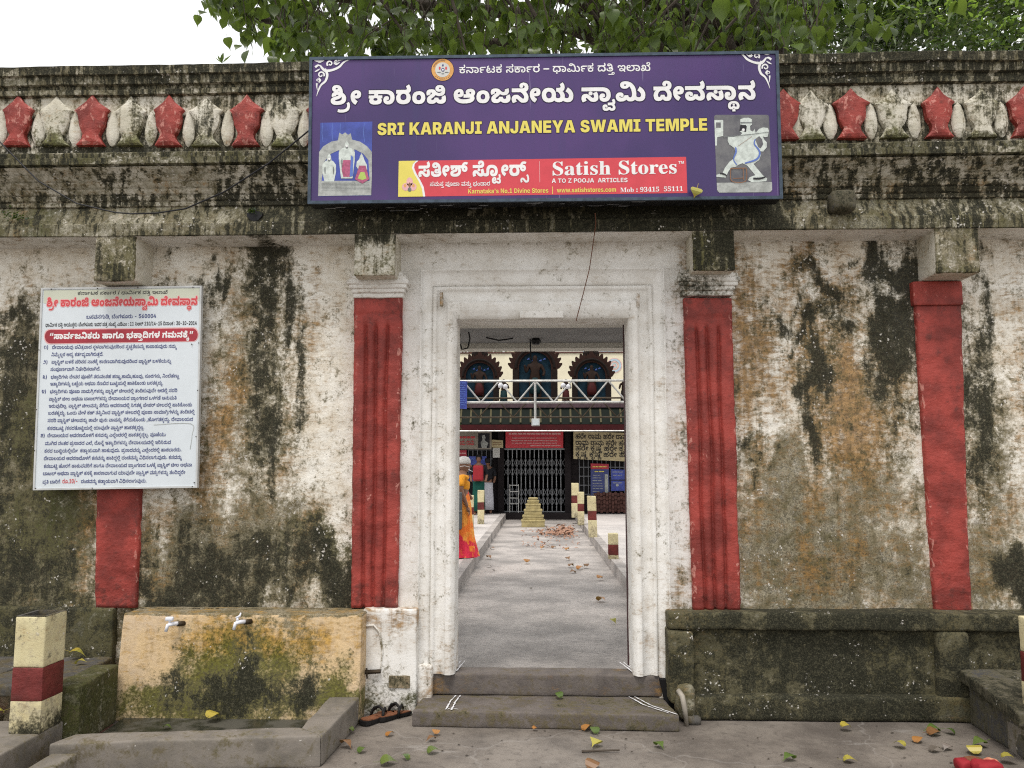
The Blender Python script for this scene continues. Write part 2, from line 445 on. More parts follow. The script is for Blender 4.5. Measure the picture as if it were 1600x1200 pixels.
leafmat('leaf_green', (.075, .13, .03), (.14, .18, .04), .15); leafmat('leaf_yellow', (.44, .33, .05), (.38, .36, .08), .12)
leafmat('leaf_orange', (.36, .17, .05), (.38, .16, .04), .1); leafmat('leaf_brown', (.16, .08, .035), (.22, .11, .045), .05); leafmat('leaf_grey', (.13, .11, .09), (.2, .17, .15), .05)

n = N('sign_purple')
v = n.noise(1.3, 4, .5); v2 = n.noise(14, 3, .5, v=n.map(n.pos(), (1, 1, .05)))
col = n.mix(n.ss(v, .4, .66), (.042, .022, .112), (.068, .030, .145))
col = n.mix(n.ma('MULTIPLY', n.ss(v2, .5, .7), .3), col, (.035, .032, .12))
col = n.mix(n.ma('MULTIPLY', n.ss(n.noise(46, 2, .5, v=n.map(n.pos(), (1, 1, .03))), .70, .74), .35), col, (.3, .27, .42))
n.bsdf(col, .38, None, .4)

n = N('road_concrete')
p = n.pos(); a = n.noise(1.6, 8, .65); b_ = n.noise(18, 8, .72); c_ = n.noise(140, 4, .6)
col = n.mix(n.ss(a, .35, .66), (.215, .188, .162), (.105, .090, .078))
col = n.mix(n.ma('MULTIPLY', n.ss(b_, .50, .68), .6), col, (.07, .060, .052))
col = n.mix(n.ma('MULTIPLY', n.ss(c_, .56, .7), .35), col, (.34, .31, .28))
st = n.noise(7, 7, .7, v=n.map(p, (.35, 1, 1)), off=3)
col = n.mix(n.ma('MULTIPLY', n.ss(st, .60, .70), .45), col, (.33, .31, .29))
edge = n.nd('ShaderNodeTexVoronoi'); edge.feature = 'DISTANCE_TO_EDGE'; n.set(edge.inputs['Vector'], n.map(p, (1, 1, 1), (.2, .35, 0))); edge.inputs['Scale'].default_value = .8
vv = n.nd('ShaderNodeVectorMath', operation='ADD'); nz = n.nd('ShaderNodeTexNoise'); nz.inputs['Scale'].default_value = 5; n.set(nz.inputs['Vector'], p)
n.set(vv.inputs[0], p); scn = n.nd('ShaderNodeVectorMath', operation='SCALE'); n.set(scn.inputs[0], nz.outputs[1]); scn.inputs[3].default_value = .25; n.set(vv.inputs[1], scn.outputs[0]); n.set(edge.inputs['Vector'], vv.outputs[0])
crk = n.ma('SUBTRACT', 1.0, n.ss(edge.outputs[0], .0, .010))
col = n.mix(n.ma('MULTIPLY', crk, .22), col, (.36, .34, .32))
n.bsdf(col, n.ma('MULTIPLY_ADD', b_, .35, .45), n.bump(n.ma('MULTIPLY_ADD', b_, .7, n.ma('MULTIPLY', c_, .3)), .5, .01), .35)

n = N('path_cement')
p = n.pos(); a = n.noise(1.2, 6, .6); b_ = n.noise(16, 7, .7, v=n.map(p, (1, 2.5, 1))); c_ = n.noise(110, 3, .6)
col = n.mix(n.ss(a, .35, .66), (.47, .43, .40), (.25, .23, .215))
col = n.mix(n.ma('MULTIPLY', n.ss(b_, .48, .66), .6), col, (.14, .13, .13))
col = n.mix(n.ma('MULTIPLY', n.ss(c_, .55, .7), .3), col, (.46, .44, .43))
n.bsdf(col, .75, n.bump(n.ma('ADD', b_, c_), .35, .008), .35)
n = N('platform_stone')
a = n.noise(1.5, 6, .6); c_ = n.noise(80, 3, .6)
col = n.mix(n.ss(a, .35, .66), (.58, .54, .51), (.45, .42, .40))
n.bsdf(n.mix(n.ma('MULTIPLY', n.ss(c_, .5, .7), .25), col, (.3, .28, .27)), .6, None, .4)
n = N('basin_wet')
a = n.noise(6, 6, .6)
col = n.mix(n.ss(a, .4, .62), (.018, .020, .016), (.075, .07, .055))
n.bsdf(col, n.ma('MULTIPLY_ADD', n.ss(a, .4, .62), .5, .15), n.bump(n.noise(30, 5, .6), .3, .008), .5)

# ------------------------------------------------------------------ lettering: outlines of the letters used on the signs
# OUTLINES: per letter the unit, then closed outlines as steps dx, dy; LINE: width, then letter, step (and rise for negative letters), in fifths
OUTLINES = [
[12,[25,-1,-11,2,-7,5,-2,11,7,8,-9,-2,0,8,17,0,3,3,-2,4,5,2,5,-3,0,-6,16,0,0,-8,-9,2,7,-9,0,-6,-2,-5,-8,-5],[25,7,8,2,3,4,0,6,-6,4,-10,0,-5,-5,1,-7],[3,38,0,8,34,1,2,6,-5,8,7,5,5,-7,1,-12,-6,-8]],
[12,[42,-1,-10,3,-12,14,-3,1,-5,-4,4,-11,-9,-4,-4,15,2,7,5,4,13,0,17,-16,7,2,2,8,-3,9,-8,8,-5,3,-30,0,0,8,45,0,0,-8,-2,0,9,-10,3,-15,-6,-11]],
[12,[36,20,-1,-9,-6,-8,-9,-4,-11,2,-7,7,1,11,5,5,8,-1,3,-4,-1,-4,-5,-2,-3,2,0,2,-1,-5,5,-5,7,1,6,9,-3,14,-10,6,-35,1,0,8,33,0,12,-3,9,-9]],
[12,[47,38,-33,-2,-2,-4,2,-4,19,-1,0,-8,-15,0,-5,-3,1,-6,8,-2,0,-8,-10,1,-6,4,-3,10,3,5,4,2,-6,6,-2,6,5,9,10,3,30,0]],
[12,[21,-1,-12,4,-5,10,0,15,9,10,13,1,7,-8,-2,-10,-8,-4,-8,0,-6,3,0,7,6,-3,6,0,4,2,0,4,-7,2,-5,-7,0,-11,5,-6,11,1,5,8,8,0,5,-8,9,-1,3,4,0,5,-3,5,-6,2,6,5,8,-4,4,-5,0,-11,-7,-9,-14,0,-11,9,4,0,-6,-7],[16,34,-7,6,-1,8,6,5,9,2,0,-8,-5,-1,-1,-3,6,-5],[44,24,0,8,10,0,4,4,-2,6,-6,3,3,8,7,-3,7,-8,-2,-12,-10,-6]],
[12,[42,-1,-10,3,-12,14,-3,1,-5,-4,4,-11,-9,-4,-4,11,1,10,8,6,9,0,6,-4,9,-12,8,-1,4,3,1,7,-6,13,9,4,6,-13,0,-12,-6,-8],[30,24,-4,2,-1,4,1,4,4,1,4,-1,2,-4,-2,-4],[3,38,0,8,44,1,2,6,-5,8,8,5,5,-9,1,-11,-7,-7]],
[12,[25,-1,-11,2,-7,5,-2,11,7,8,-9,-2,0,8,17,0,3,3,-2,4,5,2,5,-3,0,-6,16,0,0,-8,-9,2,7,-9,0,-6,-2,-5,-8,-5],[25,7,8,2,3,4,0,6,-6,4,-10,0,-5,-5,1,-7],[3,38,0,8,34,0,0,-8]],
[12,[28,-1,-15,4,-8,8,-2,10,1,8,6,8,4,2,2,-1,-13,0,0,8,38,1,2,6,-4,8,7,5,5,-9,2,-9,-4,-6,-6,-4,4,-2,4,-6,1,-16,-9,-11],[28,8,11,4,4,11,-3,10,-12,5,-11,-4,-4,-11,4,-11]],
[12,[42,30,0,-10,-42,0,0,10]],
[12,[18,-1,-11,5,-4,14,5,15,8,6,1,-1,-14,0,0,8,51,0,0,-8,-3,0,8,-6,4,-10,-1,-11,-3,-7,-7,-4,-10,0,-10,7,-1,2,4,0,-7,-8],[20,8,6,2,3,7,8,0,2,-6,4,-3,7,1,3,11,-4,11,-11,6,-11,0,-7,-3,-5,-7,-2,-9,2,-8],[28,-12,1,13,8,0,1,-13]],
[12,[19,-1,-10,3,-6,7,0,11,7,6,10,1,6,-5,-1,-8,-7,1,-1,5,-6,-2,0,-6,4,-4,12,1,4,8,9,0,2,-6,6,-3,6,1,4,4,0,17,-8,17,-7,6,-8,4,-7,0,-2,-5,6,-2,4,2,1,5,9,-1,-4,-9,-7,-4,-12,1,-6,6,1,8,6,5,8,2,12,-2,12,-8,8,-13,4,-16,-2,-16,-5,-7,-7,-4,-12,2,-8,8,4,0,-7,-7],[80,-1,-10,2,-11,9,6,6,11,-8,7,0,4,4,2,6,-2,9,-5,7,-8,5,5,8,15,-12,5,-17,-2,-8,-4,-6,-6,-4]],
[12,[18,-1,-11,5,-4,14,5,15,8,6,1,-1,-14,0,0,8,48,1,2,6,-4,8,7,5,5,-9,2,-9,-4,-7,-8,-3,7,-4,4,-9,1,-11,-3,-8,-5,-5,-11,-2,-7,3,-6,7,4,0,-6,-7],[20,8,6,2,3,7,8,0,2,-6,4,-3,7,1,3,11,-4,11,-11,6,-11,0,-7,-3,-5,-7,-2,-9,2,-8]],
[12,[27,-1,-16,3,-6,6,-3,6,1,8,9,-1,1,-9,7,-4,15,0,7,7,0,6,-4,4,-9,1,-3,-3,6,-2,5,5,1,10,-4,10,-5,5,-7,2,-5,-1,-1,-3,6,-4,4,3,2,4,7,0,-4,-9,-7,-4,-9,0,-7,5,1,10,4,4,6,2,11,-1,9,-5,5,-8,3,-13,-1,-9,-8,-8,-11,-2,-7,4,-2,6,2,6,10,4,16,-5,5,-10,-1,-8,-4,-6,-9,-5]],
[12,[8,-14,-2,-7,-6,-4,-38,-1,0,7,26,0,-2,-1,-1,9,7,7,12,-2],[-8,-15,1,-6,-2,2,9,1,1,4,-1,3,-4,1]],
[12,[29,-1,-12,3,-5,10,4,9,14,3,9,-2,9,-5,6,-9,4,-11,-9,-2,-5,13,-9,8,-11,0,-3,-5,3,-3,6,-1,8,1,7,4,5,10,-1,12,-2,3,-6,1,-4,-2,-3,-7,-9,0,-2,7,-8,2,-3,-3,1,-7,-9,-2,-2,7,1,7,6,5,10,2,10,-6,3,-4,-4,0,9,9,7,1,7,-2,6,-5,3,-7,0,-9,-2,-10,-5,-6,-8,-5]],
[12,[33,-1,-16,3,-7,5,-5,7,-2,9,1,10,3,8,7,4,13,1,7,-7,-1,-11,-8,-6,-8,0,-8,3,1,8,5,-4,7,1,4,3,-1,5,-4,2,-5,-2,-4,-12,3,-11,11,-6,15,-1,11,7,3,7,-1,8,-10,10,6,5,8,-6,4,-7,2,-14,-6,-11,-10,-6],[38,38,0,8,16,0,0,-8]],
[12,[52,-1,-12,2,-21,13,-7,0,0,-6,8,-1,7,3,4,7,1,10,-3,9,-7,3,-5,-1,-2,-4,1,-4,2,5,5,-1,2,-4,-2,-4,-7,-2,-6,3,-3,8,4,8,11,4,11,-3,6,-8,3,-11,-3,-12,-7,-9,-10,-5,-10,0,-6,3,-3,5,-1,7,5,6,7,2,8,-1,23,-12,10,-1,6,5,1,11,-6,9,-9,5,9,4,10,-8,5,-11,-1,-14,-6,-7],[44,38,0,8,14,1,5,6,-2,6,-6,1,-5,-3,-1,-4,-3,4,7,0,0,-6,-8,-1,-3,5,3,8,10,4,12,-3,5,-10,-4,-12,-8,-4]],
[5,[66,-2,-26,2,-16,5,-14,12,-4,13,2,15,9,10,14,7,38,11,7,5,4,8,1,24,-7,18,-7,7,-6,2,-9,0,-5,-4,3,-6,9,-2,8,4,3,9,24,0,-11,-23,-7,-7,-10,-4,-15,-1,-15,3,-12,7,-6,9,-2,11,4,13,11,11,17,4,12,1,16,-3,9,-4,11,-9,6,-8,7,-13,4,-16,1,-18,-8,-22,-10,-12,-15,-9,-34,-10,-3,-2,1,-4,8,-3,17,0,22,4,12,10,2,13,-2,8,-7,8,-14,7,-13,2,-13,-1,-3,-3,0,-4,-37,-10,-3,13,2,13,8,9,14,6,17,2,17,0,25,-4,16,-6,13,-8,10,-11,7,-13,2,-10,-1,-12,-2,-11,-6,-9,-8,-9,-12,-6,-14,-5]],
[5,[30,-12,-2,-13,-4,-11,-7,-10,-15,-10,-13,-5,-22,-3,-26,0,-23,5,5,23,22,-4,20,0,16,2,12,6,7,7,4,10,0,13,-6,13,21,11,8,-14]],
[5,[100,83,-3,-16,-9,-11,-14,-6,-19,-1,-17,4,-15,11,4,25,10,-12,13,-3,7,0,5,3,2,5,-1,6,-4,3,-6,0,-8,-6,-4,-11,0,-17,2,-7,7,-10,20,-14,-20,-28,-20,12,-14,16,-9,21,-2,24,2,12,5,10,13,15,15,7,11,2,11,0,14,-3,8,-3,9,-8,5,-9]],
[5,[67,-2,-15,0,-18,4,-12,6,-5,6,-4,8,-1,11,5,11,7,5,-1,-2,-16,0,0,25,45,0,4,4,1,5,-2,5,-5,4,22,2,15,-2,5,-9,-2,-9,39,0,0,-25,-20,1,3,2,3,-2,9,-11,1,-11,-5,-12,-5,-6,-13,-6,-11,-3],[68,29,11,1,6,4,2,6,-2,7,-8,3,-9,1,-9,-1,-7,-3,-3,-7,3,-6,6,-4],[7,84,0,31,92,0,0,-31]],
[5,[102,53,-1,-13,-3,-11,-6,-10,-11,-12,-15,-7,-12,-2,-17,0,-14,4,-14,10,-5,10,-2,17,3,12,7,9,9,4,14,1,10,-3,4,-3,3,-8,0,-8,-3,-6,-6,-3,-7,-1,-6,2,-5,3,4,7,0,-9,4,-6,7,-3,11,1,7,5,6,10,0,14,-4,13,-12,9,-16,4,-88,1,0,31,90,0,19,-3,15,-4,13,-8,11,-11,7,-14]],
[5,[72,-2,-16,1,-20,5,-15,9,-9,13,-4,11,-1,12,1,11,3,9,9,11,9,6,8,3,4,-5,-34,0,0,31,76,0,14,1,4,4,1,6,-2,7,-7,10,28,17,14,-23,2,-11,1,-12,-3,-10,-5,-8,-9,-6,-12,-5,6,5,11,-8,7,-11,5,-18,-3,-22,-8,-14,-13,-11,-18,-6],[73,30,9,2,10,5,6,8,2,11,-2,12,-6,9,-10,5,-9,2,-10,-2,-10,-5,-6,-10,-2,-11,3,-13,4,-6,7,-4]],
[5,[64,-2,-25,3,-11,5,-8,7,-7,8,-5,11,-2,24,6,22,7,8,8,7,17,7,28,3,19,-5,11,-5,8,-7,6,-9,4,-10,3,-23,-5,-17,-5,-9,-8,-8,-9,-6,-11,-4],[64,28,8,1,8,5,4,9,1,8,-2,11,-3,5,-9,5,-6,1,-8,-1,-8,-5,-4,-7,-2,-9,1,-8,5,-9,5,-4]],
[5,[132,-2,-17,2,-14,6,-14,15,15,-1,-18,-15,-20,-7,-28,1,-8,3,-10,6,-6,9,-2,11,0,9,3,10,11,13,27,18,3,7,-2,5,-8,0,-4,-5,2,-9,-32,-11,-4,10,-2,12,2,10,5,9,9,6,8,3,27,2,20,-4,6,-4,7,-8,4,-14,-3,-14,-10,-12,-29,-21,-3,-6,5,-4,9,-1,8,3,6,7,3,9,33,0,3,-10,4,-5,8,-3,7,1,6,2,2,5,1,8,-3,7,32,15,6,-12,3,-14,-1,-14,-4,-12,-6,-7,-11,-7,-14,-4],[123,60,-15,1,-12,4,-12,7,-10,10,10,22,12,-11,14,-7,15,0,11,5,5,11,-3,18,-7,8,-5,2,-6,-1,-4,-3,0,-5,4,-4,7,0,9,4,9,11,8,-22,-15,-10,-15,-4,-12,0,-11,3,-12,9,-4,14,2,10,5,8,13,8,18,3,22,-3,16,-11,10,-17,2,-15,-2,-17,-4,-9,-6,-7,-16,-9]],
[5,[103,-2,-25,1,-21,4,-17,7,-19,14,-9,13,-6,21,0,20,4,11,5,9,11,10,20,8,21,0,15,-6,9,-10,4,-18,-3,-16,-9,-11,-14,-5,-19,-1,-15,5,-14,10,5,25,13,-13,13,-2,6,1,5,5,0,6,-3,4,-7,1,-4,-2,-7,-10,-1,-21,6,-12,10,-7,16,-6,16,-2,27,0,28,5,7,4,4,8,-4,7,-23,11,-12,10,-3,10,0,9,7,12,14,8,19,2,15,-1,16,-7,10,-11,3,-10,0,-7,-5,-14,-11,-12,-13,-6,-16,-4,-58,-1,0,28,59,1,6,3,3,6,-1,6,-5,3,-10,-2,-1,-4,1,-4,35,-19,9,-12,2,-13,-6,-14,-12,-11,-20,-9,-26,-4]],
[5,[132,-2,-17,2,-14,6,-14,15,15,-1,-18,-15,-20,-7,-28,1,-8,3,-10,6,-6,9,-2,11,0,9,3,10,11,13,27,18,3,7,-2,5,-8,0,-4,-5,2,-9,-32,-11,-4,10,-2,12,2,10,5,9,9,6,8,3,27,2,20,-4,6,-4,7,-8,4,-14,-3,-14,-10,-12,-29,-21,-3,-6,5,-4,9,-1,8,3,6,7,3,9,33,0,3,-10,4,-5,8,-3,7,1,6,2,2,5,1,8,-3,7,32,15,6,-12,3,-14,-1,-14,-4,-12,-6,-7,-11,-7,-14,-4],[122,60,-18,2,-16,7,-14,13,-4,14,14,9,19,-15,10,-3,9,0,5,3,3,5,-1,13,33,9,4,-12,1,-13,-3,-11,-4,-6,-9,-8,-8,-4]],
[5,[111,-2,-15,1,-13,5,-28,25,-6,2,-3,-2,-2,-6,7,-16,-34,-12,-8,15,-3,16,3,16,5,10,13,9,14,2,15,0,12,-5,35,-27,7,-1,5,3,2,13,-4,11,-11,15,-16,12,-79,0,0,31,95,0,10,1,6,3,3,4,1,6,-3,6,-5,3,-8,0,-5,-3,-2,-4,1,-8,-13,14,5,3,5,0,10,-5,1,-5,-1,-6,-9,-5,-9,0,-8,2,-4,6,-2,6,2,13,8,8,13,6,14,2,20,-4,8,-4,8,-8,7,-15,-1,-21,-7,-12,-11,-9,-17,-4,-26,-1,33,7,12,-11,10,-13,6,-15,1,-13,-1,-15,-6,-11,-4,-5,-11,-7]],
[5,[71,-2,-26,3,-18,10,-7,7,-7,11,-4,13,-2,13,2,22,5,11,7,10,9,8,11,6,21,5,28,-2,10,-3,13,-8,14,-18,6,-25,-2,-24,-5,-11,-7,-10,-9,-8,-11,-6,-13,-3],[70,30,11,2,8,6,5,9,1,9,-1,13,-6,9,-9,6,-9,2,-11,-2,-8,-6,-5,-9,-1,-10,2,-12,6,-10,9,-5],[159,-2,-14,1,-17,6,-16,11,-11,11,19,22,15,-14,10,-4,14,0,10,6,3,12,-5,16,-11,12,-16,9,20,18,22,-10,16,-13,10,-17,2,-15,-4,-22,-10,-16,-16,-10],[235,-2,-14,1,-17,6,-10,6,-16,16,18,22,15,-14,10,-4,15,0,9,6,3,12,-3,13,-10,12,-18,12,20,32,20,-13,16,-16,11,-21,2,-19,-3,-23,-5,-9,-6,-7,-8,-6,-11,-4],[210,119,-4,-17,-7,-9,-6,-4,-21,-5,-37,0,0,31,28,0,8,3,3,5,-1,7,-8,13,28,17,12,-19]],
[5,[112,-2,-12,1,-14,4,-11,8,-20,18,-6,2,-3,-2,-2,-6,7,-16,-34,-12,-7,12,-4,13,1,15,3,11,7,8,10,7,14,2,13,0,18,-8,27,-23,7,-2,6,0,4,5,1,8,-3,11,-6,13,33,13,7,-13,6,-17,1,-14,-1,-14,-6,-11,-9,-7,-12,-5],[87,51,-11,3,-6,5,-1,5,3,13,6,4,5,2,14,-3,6,-6,1,-5,0,-8,-4,-6,-7,-4],[7,84,0,31,117,0,0,-31]],
[5,[-50,-76,-12,1,-8,4,-7,6,-3,8,0,17,3,7,9,7,8,2,11,-1,6,-2,5,-6,2,-9,-2,-8,-16,1,0,7,-3,0,-2,-1,0,-9,3,-3,6,-2,11,2,4,4,2,6,22,0,3,-7,3,-3,6,-1,6,1,3,6,-1,9,-5,5,-9,5,17,10,11,-7,7,-10,3,-11,-1,-11,-6,-10,-7,-4,-15,-3,-14,2,-9,5,-12,12,17,-1,-6,-6,-12,-9],[-34,-31,0,21,40,1,2,3,0,5,-7,13,21,9,8,-13,3,-13,-2,-11,-5,-7,-7,-5,-12,-3]],
[5,[52,-2,-12,0,-14,4,-11,8,-7,10,-3,12,0,13,5,10,10,11,14,5,15,0,11,-2,10,-7,4,-10,-2,-17,-25,1,0,6,-4,3,-4,-1,-2,-2,0,-5,3,-4,13,-4,12,1,7,2,6,6,4,10,33,0,2,-10,3,-4,9,-4,8,1,4,2,4,5,3,19,-2,19,-4,18,-8,15,-10,13,-12,9,-13,5,-17,0,-3,-2,-1,-5,4,-4,8,-1,7,4,3,10,32,-3,-8,-16,-11,-11,-15,-6,-21,-1,-18,5,-11,10,-4,15,2,10,3,6,5,5,10,6,26,4,25,-3,15,-5,14,-6,11,-9,15,-17,7,-13,5,-15,4,-25,0,-22,-3,-15,-7,-16,-6,-7,-11,-7,-11,-3,-17,-1,-11,1,-10,4,-10,8,-9,10,16,-1,-15,-12,-17,-8],[214,-2,-14,1,-17,6,-10,6,-16,16,18,22,15,-14,10,-4,15,0,9,6,3,12,-3,13,-10,12,-18,12,20,32,20,-13,16,-16,11,-21,2,-19,-3,-23,-5,-9,-6,-7,-9,-6,-10,-4]],
[5,[48,-2,-20,4,-10,7,-7,11,-4,22,1,12,4,12,9,12,13,11,4,2,2,-7,-33,0,0,31,103,0,13,1,7,4,2,6,-2,8,-5,4,-8,0,-6,-3,-1,-4,0,-8,-13,13,9,4,10,-3,2,-9,-2,-5,-3,-3,-14,-1,-9,4,-4,7,-1,6,2,7,4,7,10,8,16,4,21,-2,12,-6,6,-5,7,-10,3,-12,-1,-13,-4,-11,-6,-7,-8,-6,-12,-4,4,5,10,-7,7,-8,7,-14,2,-12,0,-16,-6,-20,-9,-9,-12,-6,-22,-1,-12,2,-8,5,-17,16,17,1,-15,-14,-14,-8],[56,30,5,1,5,4,4,13,33,0,2,-10,4,-5,6,-3,7,1,4,5,2,7,-1,9,-3,10,-8,12,-14,8,-21,1,-16,-4,-13,-11,-7,-16,2,-16,4,-5]],
[5,[54,-2,-12,0,-15,4,-10,8,-7,10,-4,12,1,13,4,10,10,11,11,4,13,1,12,-1,12,-5,4,-6,3,-7,-3,-17,-24,1,0,6,-4,3,-4,-1,-3,-3,1,-6,4,-3,16,-3,8,1,9,4,6,7,2,7,33,0,2,-10,4,-5,8,-3,7,2,4,11,-4,16,-12,14,-15,11,39,6,13,-11,9,-12,7,-19,0,-21,-5,-13,-12,-11,-19,-5,-21,1,-15,7,-15,15,16,-1,-15,-12,-17,-8],[7,84,0,31,130,1,5,4,2,6,-2,7,-7,10,28,17,10,-15,5,-11,2,-18,-3,-12,-8,-11,-14,-7,-25,-2]],
[5,[-54,-76,-10,2,-7,4,-5,6,-4,10,0,11,2,9,4,8,10,9,18,7,28,1,19,-6,13,-12,5,-12,1,-12,-3,-13,-8,-8,-11,-4,-14,1,-10,5,-11,11,14,0,-6,-7,-12,-7],[-50,-56,5,1,4,6,22,0,4,-6,7,-1,4,5,0,9,-4,7,-10,6,-11,1,-13,-1,-10,-6,-4,-7,0,-11],[-30,-48,-6,2,-4,6,2,6,6,4,8,-2,4,-5,-2,-8],[-44,-92,2,18,24,0,2,-18]],
[5,[111,-2,-15,1,-13,5,-28,25,-6,2,-3,-2,-2,-6,7,-16,-34,-12,-9,18,-2,18,6,18,11,10,18,4,10,0,13,-3,16,-10,19,-17,7,-3,5,0,4,3,2,13,-2,8,-7,12,-12,11,-10,7,-79,0,0,31,93,0,14,1,4,4,1,6,-2,7,-7,10,28,17,14,-23,3,-14,0,-12,-5,-11,-8,-8,-11,-6,-10,0,5,4,12,-11,10,-12,6,-15,1,-21,-4,-13,-7,-10,-11,-7]],
[5,[69,-2,-28,4,-11,4,-9,7,-7,8,-5,11,-3,19,37,0,5,-13,7,-5,7,-2,15,1,9,6,1,9,-7,5,-37,10,-18,8,-12,13,-3,12,0,12,2,10,5,8,7,8,19,11,25,3,20,-2,20,-9,8,-7,5,-9,5,-20,-38,0,-1,5,-5,6,-4,3,-10,1,-8,-1,-7,-3,-2,-6,1,-6,9,-6,34,-9,17,-9,12,-14,4,-18,-3,-16,-5,-8,-6,-8,-19,-9]],
[5,[9,0,0,146,69,-1,17,-3,14,-8,13,-16,4,-16,-2,-23,-8,-13,-11,-10,-16,-6,-12,-2,-44,0,0,31,40,1,8,5,4,6,-1,12,-6,7,-10,4,-19,0,0,-114],[88,0,-35,67,42,0,36,-67]],
[5,[6,0,0,32,25,0,0,82,-25,0,0,32,90,0,0,-32,-26,0,0,-82,26,0,0,-32]],
[5,[39,25,0,34,5,10,14,25,40,52,47,0,-61,-75,-4,1],[9,0,0,146,40,0,0,-146],[101,0,-35,58,25,29,56,-87]],
[5,[4,0,48,146,54,0,48,-146,-44,0,-21,71,-15,63,9,0,-14,-63,-20,-71],[39,28,0,29,81,0,0,-29]],
[5,[9,0,0,146,43,0,44,-72,14,-38,-3,0,-2,31,-1,79,41,0,0,-146,-43,0,-41,67,-18,40,4,0,2,-28,1,-79]],
[5,[57,-2,-26,4,-13,8,-9,12,-3,7,-2,26,39,0,1,-16,3,-6,8,-4,11,2,4,6,1,8,0,101,39,0,0,-100,-2,-17,-7,-13,-11,-10,-14,-6]],
[5,[9,0,0,146,105,0,0,-32,-65,0,0,-25,60,0,0,-31,-60,0,0,-26,65,0,0,-32]],
[5,[59,0,0,51,-55,95,47,0,23,-49,8,-22,-6,0,4,14,24,57,47,0,-53,-95,0,-51]],
[5,[43,0,-39,146,45,0,13,-66,9,-63,-8,0,11,63,14,66,40,0,15,-66,10,-63,-8,0,10,68,13,61,44,0,-39,-146,-44,0,-16,65,-10,62,10,0,-9,-61,-16,-66]],
[5,[9,0,0,146,63,0,16,-58,11,-63,-7,0,3,17,9,50,15,54,63,0,0,-146,-40,0,2,126,2,0,-9,-39,-25,-87,-33,0,-21,73,-13,53,3,0,1,-126]],
[5,[5,114,0,32,127,0,0,-32,-44,0,0,-114,-39,0,0,114]],
[5,[9,0,0,146,69,-1,12,-2,15,-7,8,-6,6,-9,6,-15,0,-24,-3,-10,-6,-9,-11,-11,-16,-7,-12,-2,-44,0,0,31,37,1,10,5,5,9,-2,14,-6,7,-9,3,-19,1,0,-114]],
[5,[9,0,0,146,40,0,0,-114,59,0,0,-32]],
[5,[112,-2,-12,1,-14,4,-11,8,-20,18,-6,2,-3,-2,-2,-6,7,-16,-34,-12,-7,12,-4,13,1,15,3,11,7,8,10,7,14,2,13,0,18,-8,27,-23,7,-2,6,0,4,5,1,8,-3,11,-6,13,33,13,7,-13,6,-17,1,-14,-1,-14,-6,-11,-9,-7,-12,-5],[87,51,-11,3,-6,5,-1,5,3,13,6,4,5,2,14,-3,6,-6,1,-5,0,-8,-4,-6,-7,-4],[7,84,0,31,93,0,14,1,4,4,1,6,-2,7,-7,10,28,17,14,-23,3,-18,-2,-13,-6,-10,-12,-8,-24,-4]],
[5,[75,-2,-28,2,-20,6,-7,5,-8,8,-6,18,1,20,36,-4,1,-12,2,-6,7,-5,7,-3,16,-2,16,2,9,4,5,6,1,10,-6,10,-14,3,-5,-1,-1,-4,4,-3,7,2,4,4,2,8,0,20,-4,13,-5,8,-9,9,-11,6,-13,0,-3,-6,3,-5,8,-1,8,4,3,9,26,-1,-4,-14,-6,-10,-9,-7,-10,-4,-13,-1,-14,2,-13,6,-7,7,-4,15,4,15,12,11,12,4,15,1,18,-1,10,-4,14,-7,12,-10,6,-9,6,-14,3,-11,0,-19,-5,-17,-10,-5,-12,-11,-11,-5,-19,-1,-11,2,-7,4,-5,6,-3,7,1,10,3,6,7,8,13,4,17,0,21,-3,11,-5,8,-6,9,-17,1,-9,-2,-12,-5,-10,-8,-8,-19,-9]],
[5,[65,-2,-26,2,-19,8,-6,6,-5,7,-3,14,3,12,6,7,14,8,35,10,5,5,-1,6,-4,3,-7,-1,-4,-4,1,-7,-38,-10,-3,11,3,9,6,6,10,5,24,4,20,-2,10,-4,8,-5,4,-5,2,-8,-2,-13,-4,-7,-12,-7,-32,-8,-5,-4,0,-4,5,-2,25,-1,12,3,10,5,7,7,2,6,1,11,-2,10,-7,11,-10,9,1,6,21,4,10,-5,16,-14,8,-16,1,-10,-2,-14,-7,-17,-8,-9,-17,-11,-16,-5],[7,84,0,31,114,0,0,-31,-45,0,-15,4,-15,-4],[192,46,-14,1,-12,6,-8,9,-4,5,-3,14,-1,15,5,24,12,16,17,10,10,1,19,0,22,-7,-15,-22,-10,4,-12,1,-6,-2,-7,-6,-4,-12,0,-24,5,-9,7,-1,4,3,1,5,-2,4,-6,2,-78,1,0,31,78,-1,14,-3,12,-6,7,-9,4,-10,0,-13,-3,-11,-11,-11,-9,-4]],
[5,[112,-2,-12,1,-14,4,-11,8,-20,18,-6,2,-3,-2,-2,-6,7,-16,-34,-12,-7,12,-4,13,1,15,3,11,7,8,10,7,14,2,13,0,18,-8,27,-23,7,-2,6,0,4,5,1,8,-3,11,-6,13,33,13,7,-13,6,-17,1,-14,-1,-14,-6,-11,-9,-7,-12,-5],[87,51,-11,3,-6,5,-1,5,3,13,6,4,5,2,14,-3,6,-6,1,-5,0,-8,-4,-6,-7,-4],[7,84,0,31,95,0,10,1,6,3,3,5,0,7,-3,5,-6,2,-6,0,-5,-3,-2,-4,1,-8,-13,13,8,4,11,-3,2,-9,-2,-5,-4,-3,-13,-1,-5,1,-6,5,-3,11,2,10,8,8,9,5,18,3,20,-4,14,-9,8,-14,1,-12,-2,-17,-10,-12,-13,-7,-27,-3]],
